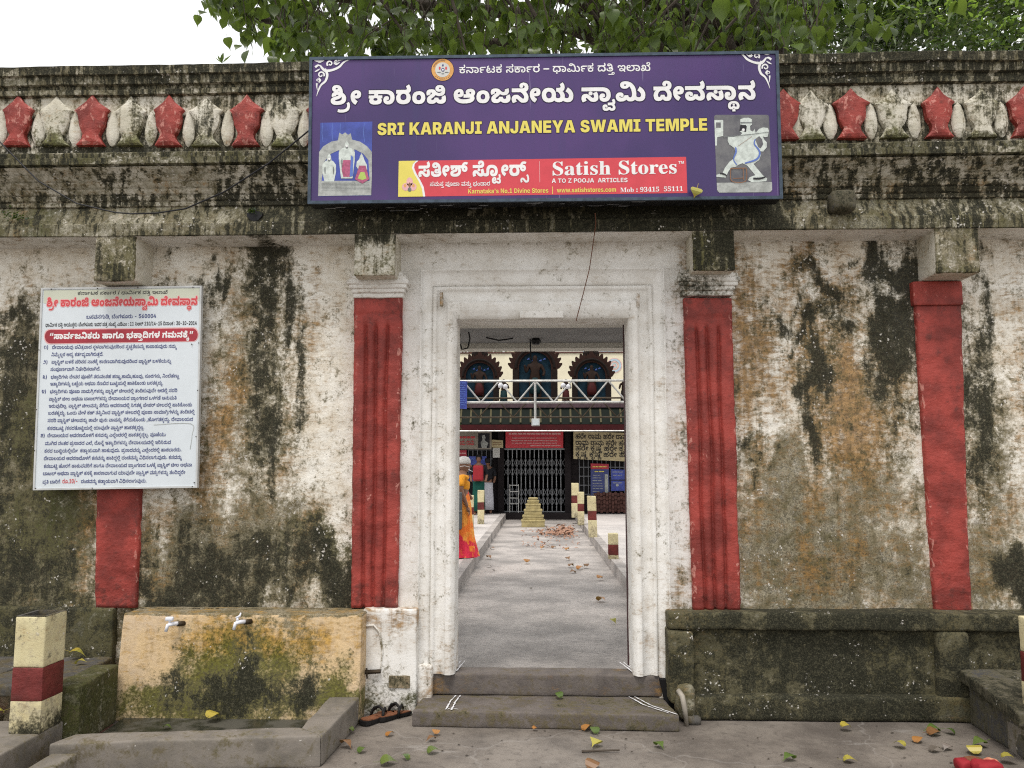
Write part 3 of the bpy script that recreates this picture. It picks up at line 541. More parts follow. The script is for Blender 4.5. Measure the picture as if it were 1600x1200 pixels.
[5,[15,-2,-13,1,-17,6,-10,7,-15,13,20,24,11,-12,9,-5,11,-2,8,4,3,8,-1,29,3,13,6,10,13,12,12,6,20,4,23,1,15,-2,13,-3,16,-8,9,-7,9,-13,8,-23,0,-22,-8,-20,-7,-8,-9,-7,-16,-5,-25,-1,-18,6,-11,11,-5,12,0,15,6,14,9,7,10,2,11,0,6,-3,6,-6,2,-11,-5,-9,-13,-2,-10,4,4,7,0,-9,6,-8,9,-1,10,2,7,5,4,9,0,15,-4,10,-5,6,-13,8,-22,3,-16,-4,-10,-10,-2,-10,-1,-36,-7,-15,-13,-9]],
[5,[-51,-76,-12,2,-9,5,-6,7,-4,9,-1,15,3,12,6,9,9,5,13,4,11,-1,10,-5,6,-8,1,-10,-4,-8,-8,-6,-8,-2,-18,2,-12,6,6,15,6,-6,7,-2,9,1,1,6,-3,2,-5,-1,-7,-8,-1,-15,2,-4,5,-3,14,0,7,9,22,0,5,-8,7,-2,6,2,4,5,-1,7,-4,4,-9,3,13,16,14,-8,8,-10,2,-9,-1,-13,-4,-7,-9,-7,-13,-3,-16,2,-10,5,-12,13,17,0,-7,-8,-14,-9],[-14,-37,0,20,15,1,5,4,0,13,-6,14,22,6,6,-12,2,-12,0,-12,-4,-11,-5,-6,-9,-4]],
[5,[72,-2,-16,1,-20,5,-15,9,-9,13,-4,11,-1,12,1,11,3,9,9,11,9,6,8,3,4,-5,-34,0,0,31,112,0,0,-31,-4,0,-1,5,9,-6,8,-9,4,-8,3,-17,-3,-18,-8,-14,-13,-11,-18,-6],[73,30,9,2,10,5,6,8,2,11,-2,12,-6,9,-10,5,-9,2,-10,-2,-10,-5,-6,-10,-2,-11,3,-13,4,-6,7,-4],[185,46,-14,1,-12,6,-8,9,-4,5,-3,14,-1,15,5,24,12,16,17,10,10,1,19,0,22,-7,-15,-22,-10,4,-12,1,-6,-2,-7,-6,-4,-12,0,-24,5,-9,7,-1,4,3,1,5,-2,4,-5,2,-79,1,0,31,78,-1,14,-3,12,-6,7,-9,4,-10,0,-13,-3,-11,-11,-11,-9,-4]],
[5,[4,-68,-13,1,-10,4,-22,23,-6,3,-4,-2,-1,-5,5,-16,-21,-9,-6,15,-1,15,2,9,9,9,8,3,13,1,15,-5,24,-23,6,-2,7,1,5,8,0,17,-4,12,-10,17,21,9,9,-16,6,-17,2,-15,-1,-13,-4,-10,-7,-8,-10,-4]],
[12,[19,-1,-8,2,-7,7,-1,9,4,7,11,3,8,-4,0,-9,-7,1,-2,5,-5,-2,-1,-6,5,-4,10,1,6,8,8,0,3,-7,8,-2,5,4,-1,12,-6,8,-10,6,14,1,7,-6,4,-8,2,-8,-2,-9,-3,-5,-7,-4,-8,0,-7,3,-5,6,4,1,-6,-7],[2,38,0,8,52,1,2,6,-4,8,7,5,6,-10,0,-11,-8,-7],[78,-1,-10,2,-11,9,5,6,11,-8,7,0,5,4,2,6,-2,9,-6,7,-7,5,5,8,14,-12,5,-17,-1,-8,-4,-6,-7,-4]],
[12,[19,-1,-8,2,-7,7,-1,9,4,7,11,3,8,-4,0,-9,-7,1,-2,5,-5,-2,-1,-6,5,-4,10,1,6,8,8,0,3,-7,8,-2,4,2,1,6,-6,15,9,4,5,-9,2,-8,-1,-8,-4,-7,-7,-4,-8,0,-7,3,-5,6,4,1,-6,-7],[35,23,-4,2,-1,4,1,4,4,1,4,-1,2,-4,-2,-4],[2,38,0,8,52,1,2,6,-4,8,7,5,6,-10,0,-11,-8,-7]],
[12,[-8,-15,-14,3,-14,10,6,6,14,-10,9,-1,8,2,4,7,-1,27,6,12,8,4,10,2,10,-1,9,-6,5,-8,2,-10,-1,-11,-4,-7,-13,-5,-8,1,-6,5,-2,9,4,9,6,1,6,-2,1,-5,-3,-4,-5,0,-2,4,2,-8,6,-2,8,4,2,11,-3,9,-4,5,-8,2,-9,-1,-7,-7,1,-27,-3,-9,-8,-7]],
[12,[49,-1,-11,3,-5,7,4,0,-5,-6,-8,-3,-9,-1,-8,4,-3,7,1,8,16,13,2,5,-3,3,-6,0,-3,-4,2,-5,-8,-3,-3,9,3,7,7,3,9,1,7,-3,3,-5,-1,-11,-16,-13,0,-4,3,-3,10,1,4,8,8,0,4,-8,10,-1,3,6,-2,8,8,4,4,-10,-1,-9,-6,-6],[45,25,-13,4,-7,10,4,4,7,-8,10,-2,4,3,-2,5,8,3,3,-6,-2,-7,-4,-5],[39,38,0,8,18,0,-1,-8]],
[12,[19,-1,-8,2,-7,7,-1,9,4,7,11,3,8,-4,0,-9,-7,1,-2,5,-5,-2,-1,-6,5,-4,10,1,6,8,8,0,3,-7,8,-2,5,4,-1,12,-6,8,-10,6,14,1,7,-6,4,-8,2,-8,-2,-9,-3,-5,-7,-4,-8,0,-7,3,-5,6,4,1,-6,-7],[2,38,0,8,52,1,2,6,-4,8,7,5,6,-10,0,-11,-8,-7]],
[12,[9,-1,-10,2,-11,9,5,6,11,-8,7,0,5,4,2,6,-2,9,-5,7,-8,5,5,8,14,-12,5,-17,-1,-8,-4,-6,-7,-4]],
[12,[19,-1,-12,4,-3,10,3,7,14,11,1,5,-3,3,-6,-1,-2,-3,2,-5,-8,-3,-3,10,4,7,7,3,10,-1,5,-2,3,-5,-1,-11,-16,-13,0,-5,4,-2,9,1,3,8,9,0,2,-5,4,-4,8,1,5,6,-1,11,-5,7,-9,5,8,4,11,-9,5,-8,1,-9,-2,-8,-5,-5,-7,-4,-9,0,-6,3,-5,5,-4,-5],[30,-12,1,13,8,0,1,-13],[39,38,0,8,14,0,4,2,1,6,-5,7,7,5,7,-11,-2,-12,-8,-5]],
[12,[24,-1,-9,2,-7,4,-4,8,-1,10,2,9,6,6,8,4,8,0,7,-2,7,-5,4,-7,0,-10,-6,-14,-8,-4],[24,7,9,4,3,10,-3,10,-9,3,-8,-3,-4,-10,3,-10]],
[12,[18,-1,-11,5,-4,14,5,15,8,6,2,-1,-15,0,0,8,51,0,0,-8,-1,0,-1,2,4,-2,4,-5,0,-11,-7,-6,-7,-1,-6,3,-3,5,1,6,6,4,7,0,7,-4,6,-12,-3,-12,-7,-5,-9,-1,-7,2,-7,8,4,0,-6,-7],[20,8,6,2,3,6,8,0,3,-5,4,-3,8,1,3,6,-1,8,-5,4,-5,-3,3,-2,5,1,2,4,-2,5,-6,4,-9,2,-10,-1,-8,-4,-5,-7,-1,-10,2,-6]],
[5,[13,-3,0,50,6,0,4,-16,10,-16,14,-9,16,-1,11,3,7,8,2,11,-3,9,-7,8,-37,20,-16,15,-4,9,-1,11,1,9,4,12,11,12,15,6,17,0,26,-6,4,1,2,6,6,0,0,-44,-5,0,-4,12,-10,14,-8,7,-10,4,-10,0,-10,-3,-6,-7,-2,-9,1,-8,6,-7,45,-24,13,-12,4,-9,2,-13,-1,-10,-5,-13,-13,-12,-14,-6,-23,-2,-26,7,-4,-2,-3,-5]],
[5,[76,-3,-10,2,-3,3,-3,8,-12,-8,-20,-5,-10,3,-10,9,-2,6,1,9,7,13,18,10,27,10,-1,23,-4,6,-7,2,-11,-1,-4,-3,-1,-3,6,-12,-4,-9,-10,-3,-8,2,-5,7,1,10,4,7,7,6,18,5,23,0,11,-4,10,-11,3,-16,1,-50,3,-3,4,2,3,-4,-8,-7],[45,10,8,3,6,6,0,31,-15,-6,-8,-12,-1,-7,2,-10,2,-3]],
[5,[37,-3,-12,2,-5,4,-4,6,-2,12,0,62,-8,0,0,6,20,21,12,16,5,0,0,-34,19,0,0,-9,-19,0,1,-65,2,-5,4,-1,5,2,6,8,5,-2,-4,-8,-11,-11]],
[5,[30,108,-11,4,-4,11,4,11,11,4,11,-4,4,-11,-4,-11],[5,0,0,5,6,1,3,3,2,8,-1,63,-2,6,-7,1,0,5,38,0,0,-78,3,-7,7,-2,0,-5]],
[5,[45,-3,-23,6,-4,-1,-3,-5,-4,0,0,34,5,0,7,-16,12,-9,10,-1,6,2,5,4,1,6,-2,7,-5,5,-22,12,-12,9,-5,12,1,13,7,12,12,7,14,1,18,-4,6,4,4,0,0,-29,-5,0,-7,14,-11,7,-12,0,-6,-6,0,-7,2,-5,33,-19,7,-8,2,-6,0,-13,-5,-14,-11,-9]],
[5,[5,0,0,5,6,1,3,3,2,8,0,104,-3,8,-7,2,0,5,38,0,0,-57,10,10,12,5,6,1,10,-1,7,-4,5,-7,3,-9,1,-11,1,-51,2,-5,7,-2,0,-5,-48,0,0,5,5,0,4,4,1,8,-1,56,-3,6,-6,2,-7,-2,-9,-9,0,-58,3,-5,7,-2,0,-5]],
[5,[50,-3,-15,2,-15,10,-11,16,-3,21,3,21,11,16,15,10,15,2,19,-4,14,-12,9,-17,2,-16,-2,-16,-9,-18,-14,-11],[50,3,9,3,4,7,2,33,-1,25,-2,10,-6,7,-6,1,-8,-3,-4,-5,-2,-10,-1,-25,3,-33,4,-7]],
[5,[5,0,0,5,6,1,3,3,2,8,-1,63,-2,6,-7,1,0,5,37,0,0,-17,7,10,11,8,8,2,11,-3,5,-5,1,-8,-1,-6,-4,-4,-5,-3,-7,1,-9,9,-4,1,-6,-3,-5,-10,0,-52,4,-5,10,-2,0,-5]],
[5,[46,-3,-17,4,-13,11,-8,18,-2,17,2,15,8,18,14,11,17,4,18,-4,9,-8,9,-17,1,-17,-49,0,4,-23,5,-8,7,-4,8,-1,14,4,7,9,5,-4,-13,-16,-17,-8],[35,57,25,0,-1,20,-4,9,-7,2,-5,-1,-4,-3,-4,-13]],
[12,[3,50,0,11,50,0,0,-11,-19,0,0,-50,-12,0,0,50]],
[12,[6,0,0,61,19,0,10,-30,5,-23,-2,0,4,18,11,35,19,0,0,-61,-12,0,0,53,-5,-21,-11,-32,-10,0,-18,53,2,-53]],
[12,[2,0,21,61,16,0,21,-61,-14,0,-17,56,3,0,-16,-56],[15,14,0,10,32,0,0,-10]],
[12,[32,-1,-12,3,-9,6,-6,11,-1,11,1,11,6,11,9,7,12,2,12,-2,9,-7,6,-11,1,-11,-1,-11,-6,-11,-9,-6],[32,10,7,2,5,4,4,14,-4,15,-5,4,-7,1,-7,-1,-5,-4,-4,-15,4,-14,5,-4]],
[12,[5,0,0,7,24,35,11,13,1,-4,-36,-1,0,11,46,0,0,-8,-29,-39,-6,-8,-1,4,36,0,0,-10]],
[12,[6,0,0,61,26,0,11,-4,4,-4,3,-8,0,-9,-3,-8,-11,-7,-22,-1,0,10,18,1,6,7,-1,7,-3,4,-16,1,0,-50]],
[12,[23,-1,-10,2,-7,5,-3,16,12,0,1,-8,3,-4,5,-1,5,2,2,7,0,43,12,0,-1,-49,-6,-10]],
[12,[6,0,0,61,26,0,11,-4,4,-4,3,-8,-2,-14,-5,-6,-7,-3,-23,0,0,10,19,0,6,7,-1,6,-3,4,-16,1,0,-50],[39,0,-15,28,14,0,15,-28]],
[12,[3,0,0,10,11,0,0,40,-11,0,0,11,34,0,0,-11,-11,0,0,-40,11,0,0,-10]],
[12,[32,-1,-12,3,-9,6,-6,11,-1,11,1,11,6,11,9,7,12,2,10,-1,8,-4,5,-7,3,-9,-12,0,-4,7,-8,3,-7,0,-7,-6,-3,-7,0,-12,2,-7,5,-6,12,-1,6,3,4,7,12,0,-3,-10,-6,-6,-9,-5]],
[12,[6,0,0,61,12,0,0,-51,26,0,0,-10]],
[12,[6,0,0,61,40,0,0,-11,-28,0,0,-14,26,0,0,-10,-26,0,0,-16,28,0,0,-10]],
[12,[28,-1,-11,2,-8,4,-4,7,-2,7,13,0,2,-6,7,-3,7,0,6,4,1,4,-3,4,-23,8,-5,4,-3,7,1,8,5,7,7,4,10,1,15,-4,5,-6,2,-8,-12,0,-3,6,-8,2,-7,-3,-2,-6,5,-4,22,-8,5,-6,1,-7,-2,-8,-5,-6]],
[12,[15,14,0,11,2,4,25,32,15,0],[6,0,0,61,12,0,0,-61],[43,0,-18,27,8,10,25,-37]],
[12,[18,-1,-8,2,-4,3,-3,7,1,7,7,7,19,4,0,5,-6,3,-6,-1,-3,-4,-11,2,4,6,7,5,17,0,7,-4,4,-6,0,-35,-11,0,-1,6,-5,-5],[21,8,9,4,1,9,-16,-5,0,-6]],
[12,[5,0,0,46,12,0,1,-8,5,7,9,1,0,-11,-9,0,-5,-6,-1,-29]],
[12,[17,26,0,-26,-12,0,0,46,12,0,-1,-12,4,8,7,4,8,0,7,-4,5,-11,0,-31,-13,0,0,28,-3,6,-9,1]],
[12,[28,46,0,-10,-27,0,0,10],[7,56,12,0,0,-44,3,-3,5,1,2,-10,-13,0,-8,6]],
[12,[16,13,0,15,17,18,14,0,-20,-23,-2,0],[5,0,0,61,12,0,0,-61],[34,0,-14,20,8,9,20,-29]],
[12,[10,35,-2,26,12,0,-1,-26]],
[12,[23,-1,-14,4,-6,9,11,2,4,-4,6,-2,7,3,-3,6,-19,5,-5,8,1,7,4,5,15,4,12,-3,6,-9,-10,-2,-4,4,-5,1,-6,-2,0,-4,22,-8,5,-9,-5,-10]],
[12,[6,0,0,61,13,0,22,-35,7,-15,-2,15,-1,35,13,0,0,-61,-14,0,-28,49,1,0,1,-12,0,-37]],
[12,[26,-1,-8,1,-8,5,-5,7,-2,11,2,10,5,7,8,5,8,1,7,-1,8,-5,5,-7,2,-10,-2,-11,-5,-7,-8,-5],[26,9,7,3,2,11,-2,10,-7,3,-7,-3,-3,-10,3,-11]],
[12,[11,-1,-5,2,-2,5,2,5,5,2,5,-2,2,-5,-2,-5]],
[12,[7,0,0,10,41,0,0,-10],[36,61,0,-61,-13,0,0,50,-14,-10,0,11,13,10]],
[12,[27,0,-16,0,0,11,20,0,8,4,4,8,0,15,-3,7,-6,4,-23,1,0,11,20,0,9,-3,9,-7,6,-10,1,-18,-5,-12,-11,-9],[18,61,0,-61,-12,0,0,61]],
[12,[5,0,0,46,12,0,0,-46],[11,51,-4,2,-2,5,2,4,4,2,5,-2,2,-4,-2,-5]],
[12,[18,0,-17,46,13,0,12,-42,-2,0,2,9,10,33,13,0,-17,-46]],
[12,[26,-1,-8,1,-8,5,-5,7,-2,10,2,11,5,7,8,5,7,1,8,-1,7,-5,5,-7,1,-10,0,-3,-38,0,0,7,33,0,-6,-2,-2,8,-5,4,-7,-1,-5,-5,0,-14,3,-7,10,-1,6,5,11,-2,-8,-10]],
[12,[21,80,0,-100,-11,0,0,100]],
[12,[15,0,-14,46,13,0,8,-39,0,5,8,34,11,0,9,-39,7,39,13,0,-14,-46,-12,0,-10,36,2,0,-9,-36]],
[12,[17,26,0,-26,-12,0,0,61,12,0,-1,-27,4,8,7,4,8,0,7,-4,5,-11,0,-31,-13,0,0,28,-3,6,-9,1]],
[12,[26,-1,-8,1,-8,5,-5,7,-2,11,2,10,5,7,8,5,8,1,13,-4,7,-11,-12,-2,-4,6,-9,0,-5,-9,2,-13,8,-4,6,2,2,6,12,-2,-7,-12]],
[12,[5,0,0,46,11,0,0,-12,5,9,8,3,9,-3,4,-7,-1,-3,4,9,7,4,9,0,7,-6,3,-7,0,-33,-12,0,-1,31,-2,4,-5,1,-4,-1,-3,-5,0,-30,-12,0,0,30,-3,5,-4,1,-5,-2,-2,-4,-1,-30]],
[5,[4,0,0,5,10,2,6,4,2,13,0,97,-5,7,-13,3,0,5,51,0,39,-94,40,94,50,0,0,-5,-10,-2,-5,-5,-2,-11,0,-96,5,-9,12,-3,0,-5,-66,0,0,5,12,3,5,9,0,102,-49,-119,-6,0,-49,116,1,-100,2,-5,4,-3,12,-3,0,-5]],
[5,[13,-3,0,122,-2,9,-9,3,0,5,39,0,0,-53,9,8,10,3,14,0,10,-5,9,-9,6,-11,3,-14,-1,-17,-7,-20,-10,-11,-8,-6,-14,-4,-10,0,-11,4,-10,7,-15,-11],[54,4,11,4,4,7,3,10,1,23,-1,13,-3,14,-4,5,-10,3,-9,-3,-5,-8,1,-57,4,-8]],
[5,[27,-2,-7,1,-8,4,-4,8,-1,6,1,7,4,8,6,3,9,2,6,-1,8,-4,4,-5,2,-10,-2,-9,-4,-5,-5,-3],[27,65,-9,2,-6,3,-3,5,-2,9,1,7,4,7,8,5,7,1,6,-1,8,-5,4,-4,2,-10,-2,-9,-4,-5,-5,-3]],
[5,[45,-2,-16,2,-10,6,-6,10,0,9,4,5,5,2,7,-13,7,-6,10,-2,10,2,7,7,6,11,4,17,2,21,-9,-8,-12,-5,-14,-1,-12,4,-10,7,-7,10,-4,13,0,13,5,20,12,14,18,8,17,1,10,-3,10,-4,8,-7,7,-9,5,-12,3,-15,0,-30,-6,-29,-9,-19,-11,-10,-9,-5],[55,69,12,4,8,10,-1,18,-5,19,-5,7,-10,4,-9,-3,-4,-5,-3,-8,-2,-17,3,-18,4,-6,5,-3]],
[5,[49,-2,-16,1,-16,5,-9,9,-2,12,5,9,12,4,2,-13,4,-7,7,-4,7,-2,12,1,7,3,5,5,4,9,1,11,-1,9,-4,7,-7,6,-8,3,-24,2,0,12,23,1,10,7,4,7,2,9,-2,17,-4,8,-5,3,-6,1,-7,-2,-7,-9,-3,-20,-13,1,-6,3,-6,7,-1,6,4,12,12,9,13,4,24,0,14,-2,11,-6,11,-12,1,-17,-5,-13,-11,-11,-14,-7,16,-5,12,-8,7,-13,0,-14,-4,-15,-12,-14,-17,-7]],
[5,[36,0,0,11,13,1,7,4,2,21,-55,0,0,12,56,94,28,0,0,-93,21,0,0,-13,-21,0,0,-15,2,-6,3,-3,14,-2,0,-11],[17,50,41,0,1,74]],
[5,[19,0,0,11,21,0,3,2,2,5,1,106,-14,-15,-10,-6,-6,1,-4,3,-4,11,20,8,25,18,23,0,0,-125,2,-5,4,-3,20,0,0,-11]],
[5,[49,-2,-16,1,-11,4,-8,5,-5,9,-1,8,3,6,5,4,8,1,3,-13,6,-7,10,-4,13,2,10,8,4,17,-2,20,-8,10,-12,4,-13,0,-14,-3,-9,4,6,69,76,0,1,-37,-11,0,-3,11,-5,3,-45,1,-3,-37,22,3,25,-4,17,-12,4,-5,5,-14,-1,-22,-4,-8,-6,-9,-9,-7,-10,-5]],
[12,[31,64,-19,-73,-11,0,20,73]],
[12,[49,-1,-11,3,-5,7,4,0,-5,-6,-8,-3,-9,-1,-8,4,-3,7,1,8,16,13,2,5,-3,3,-6,0,-3,-4,2,-5,-8,-3,-3,9,3,7,7,3,9,1,6,-3,4,-4,1,-7,-2,-5,-16,-14,1,-5,4,-1,8,1,4,8,8,0,2,-6,5,-3,8,1,4,7,-1,10,-5,7,-9,6,5,8,11,-8,7,-13,1,-14,-6,-10]],
[12,[42,-1,-10,3,-12,14,-3,1,-5,-4,4,-11,-9,-4,-4,15,2,7,5,4,13,0,17,-16,7,2,2,8,-3,9,-8,8,-5,3,-30,0,0,8,44,1,2,6,-5,8,8,5,5,-10,0,-11,-6,-6,-10,-1,5,1,8,-8,3,-7,1,-11,-6,-11]],
[12,[28,38,-6,-3,-6,-8,-2,-27,-10,0,3,28,6,9,3,2,2,-1,-14,0,0,8,37,1,2,6,-5,8,7,5,6,-9,1,-9,-4,-7,-7,-3,5,-4,5,-9,1,-25,-10,0,-2,27,-5,8]],
[12,[18,-1,-9,3,-5,9,0,15,5,9,8,7,11,4,14,-1,11,-5,7,-13,-2,-7,-5,-4,-7,-1,-6,2,-3,5,1,7,4,3,8,1,6,-3,7,-11,0,-8,-2,-6,-7,-5,-9,-1,-7,2,-7,8,4,0,-6,-7],[20,8,6,2,3,6,8,0,3,-5,4,-3,8,1,3,6,-1,8,-5,4,-5,-3,3,-2,5,1,2,4,-2,5,-6,4,-9,1,-10,0,-8,-4,-5,-7,-1,-10,2,-6],[26,63,16,-3,14,-10,6,-13,-1,-15,-9,14,3,1,-3,6,-6,5,-10,5,-10,1,-8,-1,-3,-5,3,-6,-7,-5,-5,10,2,9,6,5]],
[12,[2,-16,4,25,12,0,-7,-25]],
[12,[19,-1,-12,4,-3,10,3,7,14,11,1,5,-3,3,-6,-1,-2,-3,2,-5,-8,-3,-3,10,4,7,7,3,10,-1,5,-2,3,-5,-1,-11,-16,-13,0,-5,4,-2,9,1,3,8,9,0,1,-5,5,-4,8,1,5,6,-1,11,-5,7,-9,5,8,4,11,-9,5,-8,1,-9,-2,-8,-5,-5,-7,-4,-10,1,-6,2,-5,7,4,0,-6,-7],[39,38,0,8,15,1,4,6,-2,6,-6,1,-5,-3,-1,-4,-2,4,6,0,1,-6,-8,-1,-3,5,2,8,10,4,13,-3,4,-10,-3,-12,-9,-4]],
[12,[31,-1,-8,1,-5,4,-1,6,4,6,1,-3,-6,2,-10,7,-3,6,0,9,8,9,12,0,7,-7,-2,-11,-9,-3,-12,2,1,6,7,-2,6,2,1,4,-4,3,-5,-2,-2,-3,0,-7,3,-4,18,-4,13,3,4,4,0,5,-5,5,-8,1,0,8,13,2,1,6,-5,7,7,5,6,-9,1,-9,-4,-7,-4,-2,0,2,7,-7,0,-9,-7,-9,-10,-3,1,3,4,-6,-3,-7],[32,6,4,1,1,4,-4,2,-5,0,-2,-5]],
[12,[8,-1,-13,4,-11,14,8,4,10,-12,9,0,2,4,2,23,5,6,8,4,18,0,11,-9,4,-8,1,-11,-2,-9,-5,-6,-7,-4,-8,0,-10,7,-2,11,5,7,7,0,5,-4,0,-4,-3,-3,-5,0,-2,4,1,-6,4,-4,8,2,5,8,-1,9,-4,8,-6,4,-7,0,-7,-2,-5,-5,-2,-26,-6,-5]],
[12,[41,30,0,-10,-28,0,0,10]],
[12,[26,-1,-13,3,-8,11,0,4,12,0,4,-7,8,-1,5,3,3,7,-2,7,-5,4,-7,0,-6,-3,-11,2,3,32,37,0,0,-11,-27,0,-1,-15,7,5,11,-1,8,-6,5,-9,-1,-11,-5,-7,-7,-5]],
[12,[27,-1,-11,3,-7,5,-3,8,0,10,4,10,17,26,13,0,-20,-28,-3,0,9,5,14,-2,7,-8,1,-13,-6,-11],[27,9,7,3,3,8,-3,7,-7,3,-8,-3,-2,-7,2,-8]],
[12,[27,-1,-8,2,-9,5,-5,10,-1,14,1,14,5,10,9,6,8,1,8,-1,8,-6,5,-10,2,-14,-2,-14,-5,-10,-8,-5],[27,10,8,4,3,16,-3,15,-3,5,-5,1,-5,-1,-4,-5,-2,-15,3,-16]],
[12,[3,11,0,10,22,40,12,0,-22,-40,36,0,0,-10],[32,0,0,38,11,0,0,-38]],
[12,[38,-1,-16,2,-14,9,-5,13,3,16,11,8,8,0,6,-3,3,-5,0,-6,-5,-9,-12,-2,-11,6,3,7,6,-6,8,1,3,5,-3,4,-6,-1,-4,-5,-1,-9,3,-7,11,-8,18,-1,12,3,4,7,-2,4,-13,8,-2,6,1,6,10,5,13,-3,3,-3,2,-6,-1,-6,-5,-6,-10,-4,-24,0,0,7,23,0,5,3,3,6,-4,4,-6,-1,-1,-5,16,-10,2,-7,-2,-6,-11,-8]],
[12,[27,-1,-10,1,-8,6,-4,7,-2,10,2,10,5,8,8,5,8,1,10,-1,7,-6,5,-7,2,-10,-2,-10,-5,-8,-9,-5],[26,8,11,4,3,11,-4,11,-10,4,-10,-4,-3,-11,3,-11],[61,-1,-9,2,-11,8,5,8,11,-9,7,0,5,4,1,6,-2,9,-5,7,-8,4,8,4,13,-10,4,-15,-5,-13,-7,-4],[92,-1,-10,2,-10,9,4,7,7,-7,6,-2,7,1,4,4,-1,14,-5,7,-8,5,5,8,14,-12,5,-17,-1,-8,-4,-6,-7,-4],[79,50,-1,-6,-5,-5,-22,-1,0,8,14,0,4,2,1,6,-5,7,8,5,5,-9]],
[12,[28,-1,-12,1,-9,5,-4,8,0,9,9,-1,1,-8,5,-4,11,-1,9,2,5,5,-2,8,-8,4,-6,-3,3,-3,6,2,1,10,-7,6,10,2,5,-5,2,-6,-5,-11,-6,-4,-8,-1,-5,2,-4,5,0,7,5,4,8,1,10,-2,8,-7,0,-13,-7,-9],[3,38,0,8,37,1,2,6,-5,8,8,5,5,-9,1,-11,-6,-7]],
[12,[11,-5,-2,-9,-9,-8,-14,-3,-18,1,2,7,16,-1,12,4,5,7,-3,12,7,3]],
[12,[0,-34,-10,2,-5,7,1,5,10,7,0,2,-5,1,-1,-4,-6,-2,-1,7,7,5,11,-2,2,-8,-10,-8,-1,-3,6,-3,11,2,3,4,0,5,-10,15,-1,7,5,5,10,0,5,-3,1,-4,-7,-1,-4,3,-3,-3,11,-15,0,-11,-6,-8]],
[12,[50,-1,-11,3,-5,6,4,1,-7,-7,-9,-3,-10,1,-8,6,-2,6,1,8,4,5,7,2,9,-1,4,-7,-2,-5,-7,1,-1,5,-5,-1,-1,-7,4,-4,12,1,4,8,9,0,2,-6,4,-3,5,0,4,3,1,11,-5,8,-12,7,-19,3,1,9,27,-6,8,-4,6,-8,3,-12,-1,-10,-5,-7]],
[12,[11,-1,-5,2,-2,5,2,5,5,2,5,-2,2,-5,-2,-5],[11,29,-5,2,-2,5,2,5,5,2,5,-2,2,-5,-2,-5]],
[12,[42,-1,-10,3,-12,14,-4,1,-4,-4,3,-11,-8,-4,-5,11,2,10,7,6,10,0,6,-4,9,-12,8,-1,4,3,1,7,-6,13,8,4,7,-13,-1,-12,-5,-8],[26,29,-13,3,3,6,11,-2,6,4,0,7,-2,4,-6,3,-4,-2,0,-4,2,-2,7,1,4,5,3,-5,-9,-7,-13,2,-3,5,1,6,4,5,6,2,12,-3,6,-11,-1,-7,-3,-6]],
[12,[28,-1,-15,4,-8,8,-2,10,1,8,6,8,4,2,2,-1,-13,0,0,8,41,0,-1,-8,5,-4,4,-7,0,-13,-9,-11],[28,8,11,4,4,11,-3,10,-12,5,-11,-4,-4,-11,4,-11],[70,22,-9,3,-4,5,0,18,9,9,16,0,3,-1,-4,-6,-10,1,-6,-6,0,-12,6,-3,3,4,-3,3,-29,1,0,8,27,0,9,-3,4,-5,0,-8,-5,-6]],
[12,[6,0,0,9,26,25,4,9,-3,6,-7,3,-7,-3,-2,-7,-12,0,3,10,6,6,8,3,9,0,9,-3,7,-9,0,-11,-5,-8,-19,-20,26,0,0,-10]],
[12,[18,-1,-9,3,-5,10,0,13,7,13,11,7,13,1,10,-3,9,-7,-11,14,-17,4,-10,-3,-1,-4,3,-5,-6,-6,-5,9,-1,8,4,5,6,3,9,2,12,-2,13,-7,9,-12,4,-16,-1,-16,-4,-7,-7,-4,-14,3,-6,7,4,0,-7,-8],[20,8,6,2,3,7,8,0,2,-6,4,-3,7,1,3,11,-4,11,-11,6,-11,0,-7,-3,-5,-7,-2,-9,2,-8]],
[12,[26,-1,-9,2,-8,4,-4,6,-2,6,13,0,2,-5,6,-2,11,3,1,7,-2,5,-6,3,-10,0,0,8,14,14,-26,0,0,11,41,0,0,-9,-20,-20,0,3,7,0,10,-5,5,-8,-1,-10,-8,-9]],
[5,[17,80,20,66,25,0,-8,-66],[71,80,20,66,26,0,-9,-66]],
[5,[121,84,-69,0,-8,-3,0,-5,5,-3,38,-1,0,-31,-36,0,-6,-3,0,-3,2,-3,13,-1,0,-31,-31,3,-11,4,-8,9,-4,12,2,15,8,10,13,8,-1,-10,-4,3,-13,10,-5,10,-1,10,1,10,5,7,7,6,12,5,16,2,75,1]],
[5,[111,-2,-15,1,-13,5,-28,24,-6,3,-4,-2,-2,-6,8,-16,-35,-12,-7,12,-4,16,2,15,6,14,13,9,19,3,18,-4,12,-6,23,-20,7,-4,8,0,5,2,4,5,3,7,0,19,-2,19,-6,17,-11,19,-15,13,-14,5,-16,0,-3,-2,-1,-5,3,-4,8,-1,7,4,4,10,31,-3,-8,-16,-14,-13,-20,-5,-24,2,-15,10,-4,6,-2,12,5,16,4,5,10,6,15,3,20,1,17,-3,14,-5,14,-7,11,-9,10,-11,12,-19,7,-23,2,-17,-1,-26,-3,-14,-6,-11,-11,-11,-15,-6]],
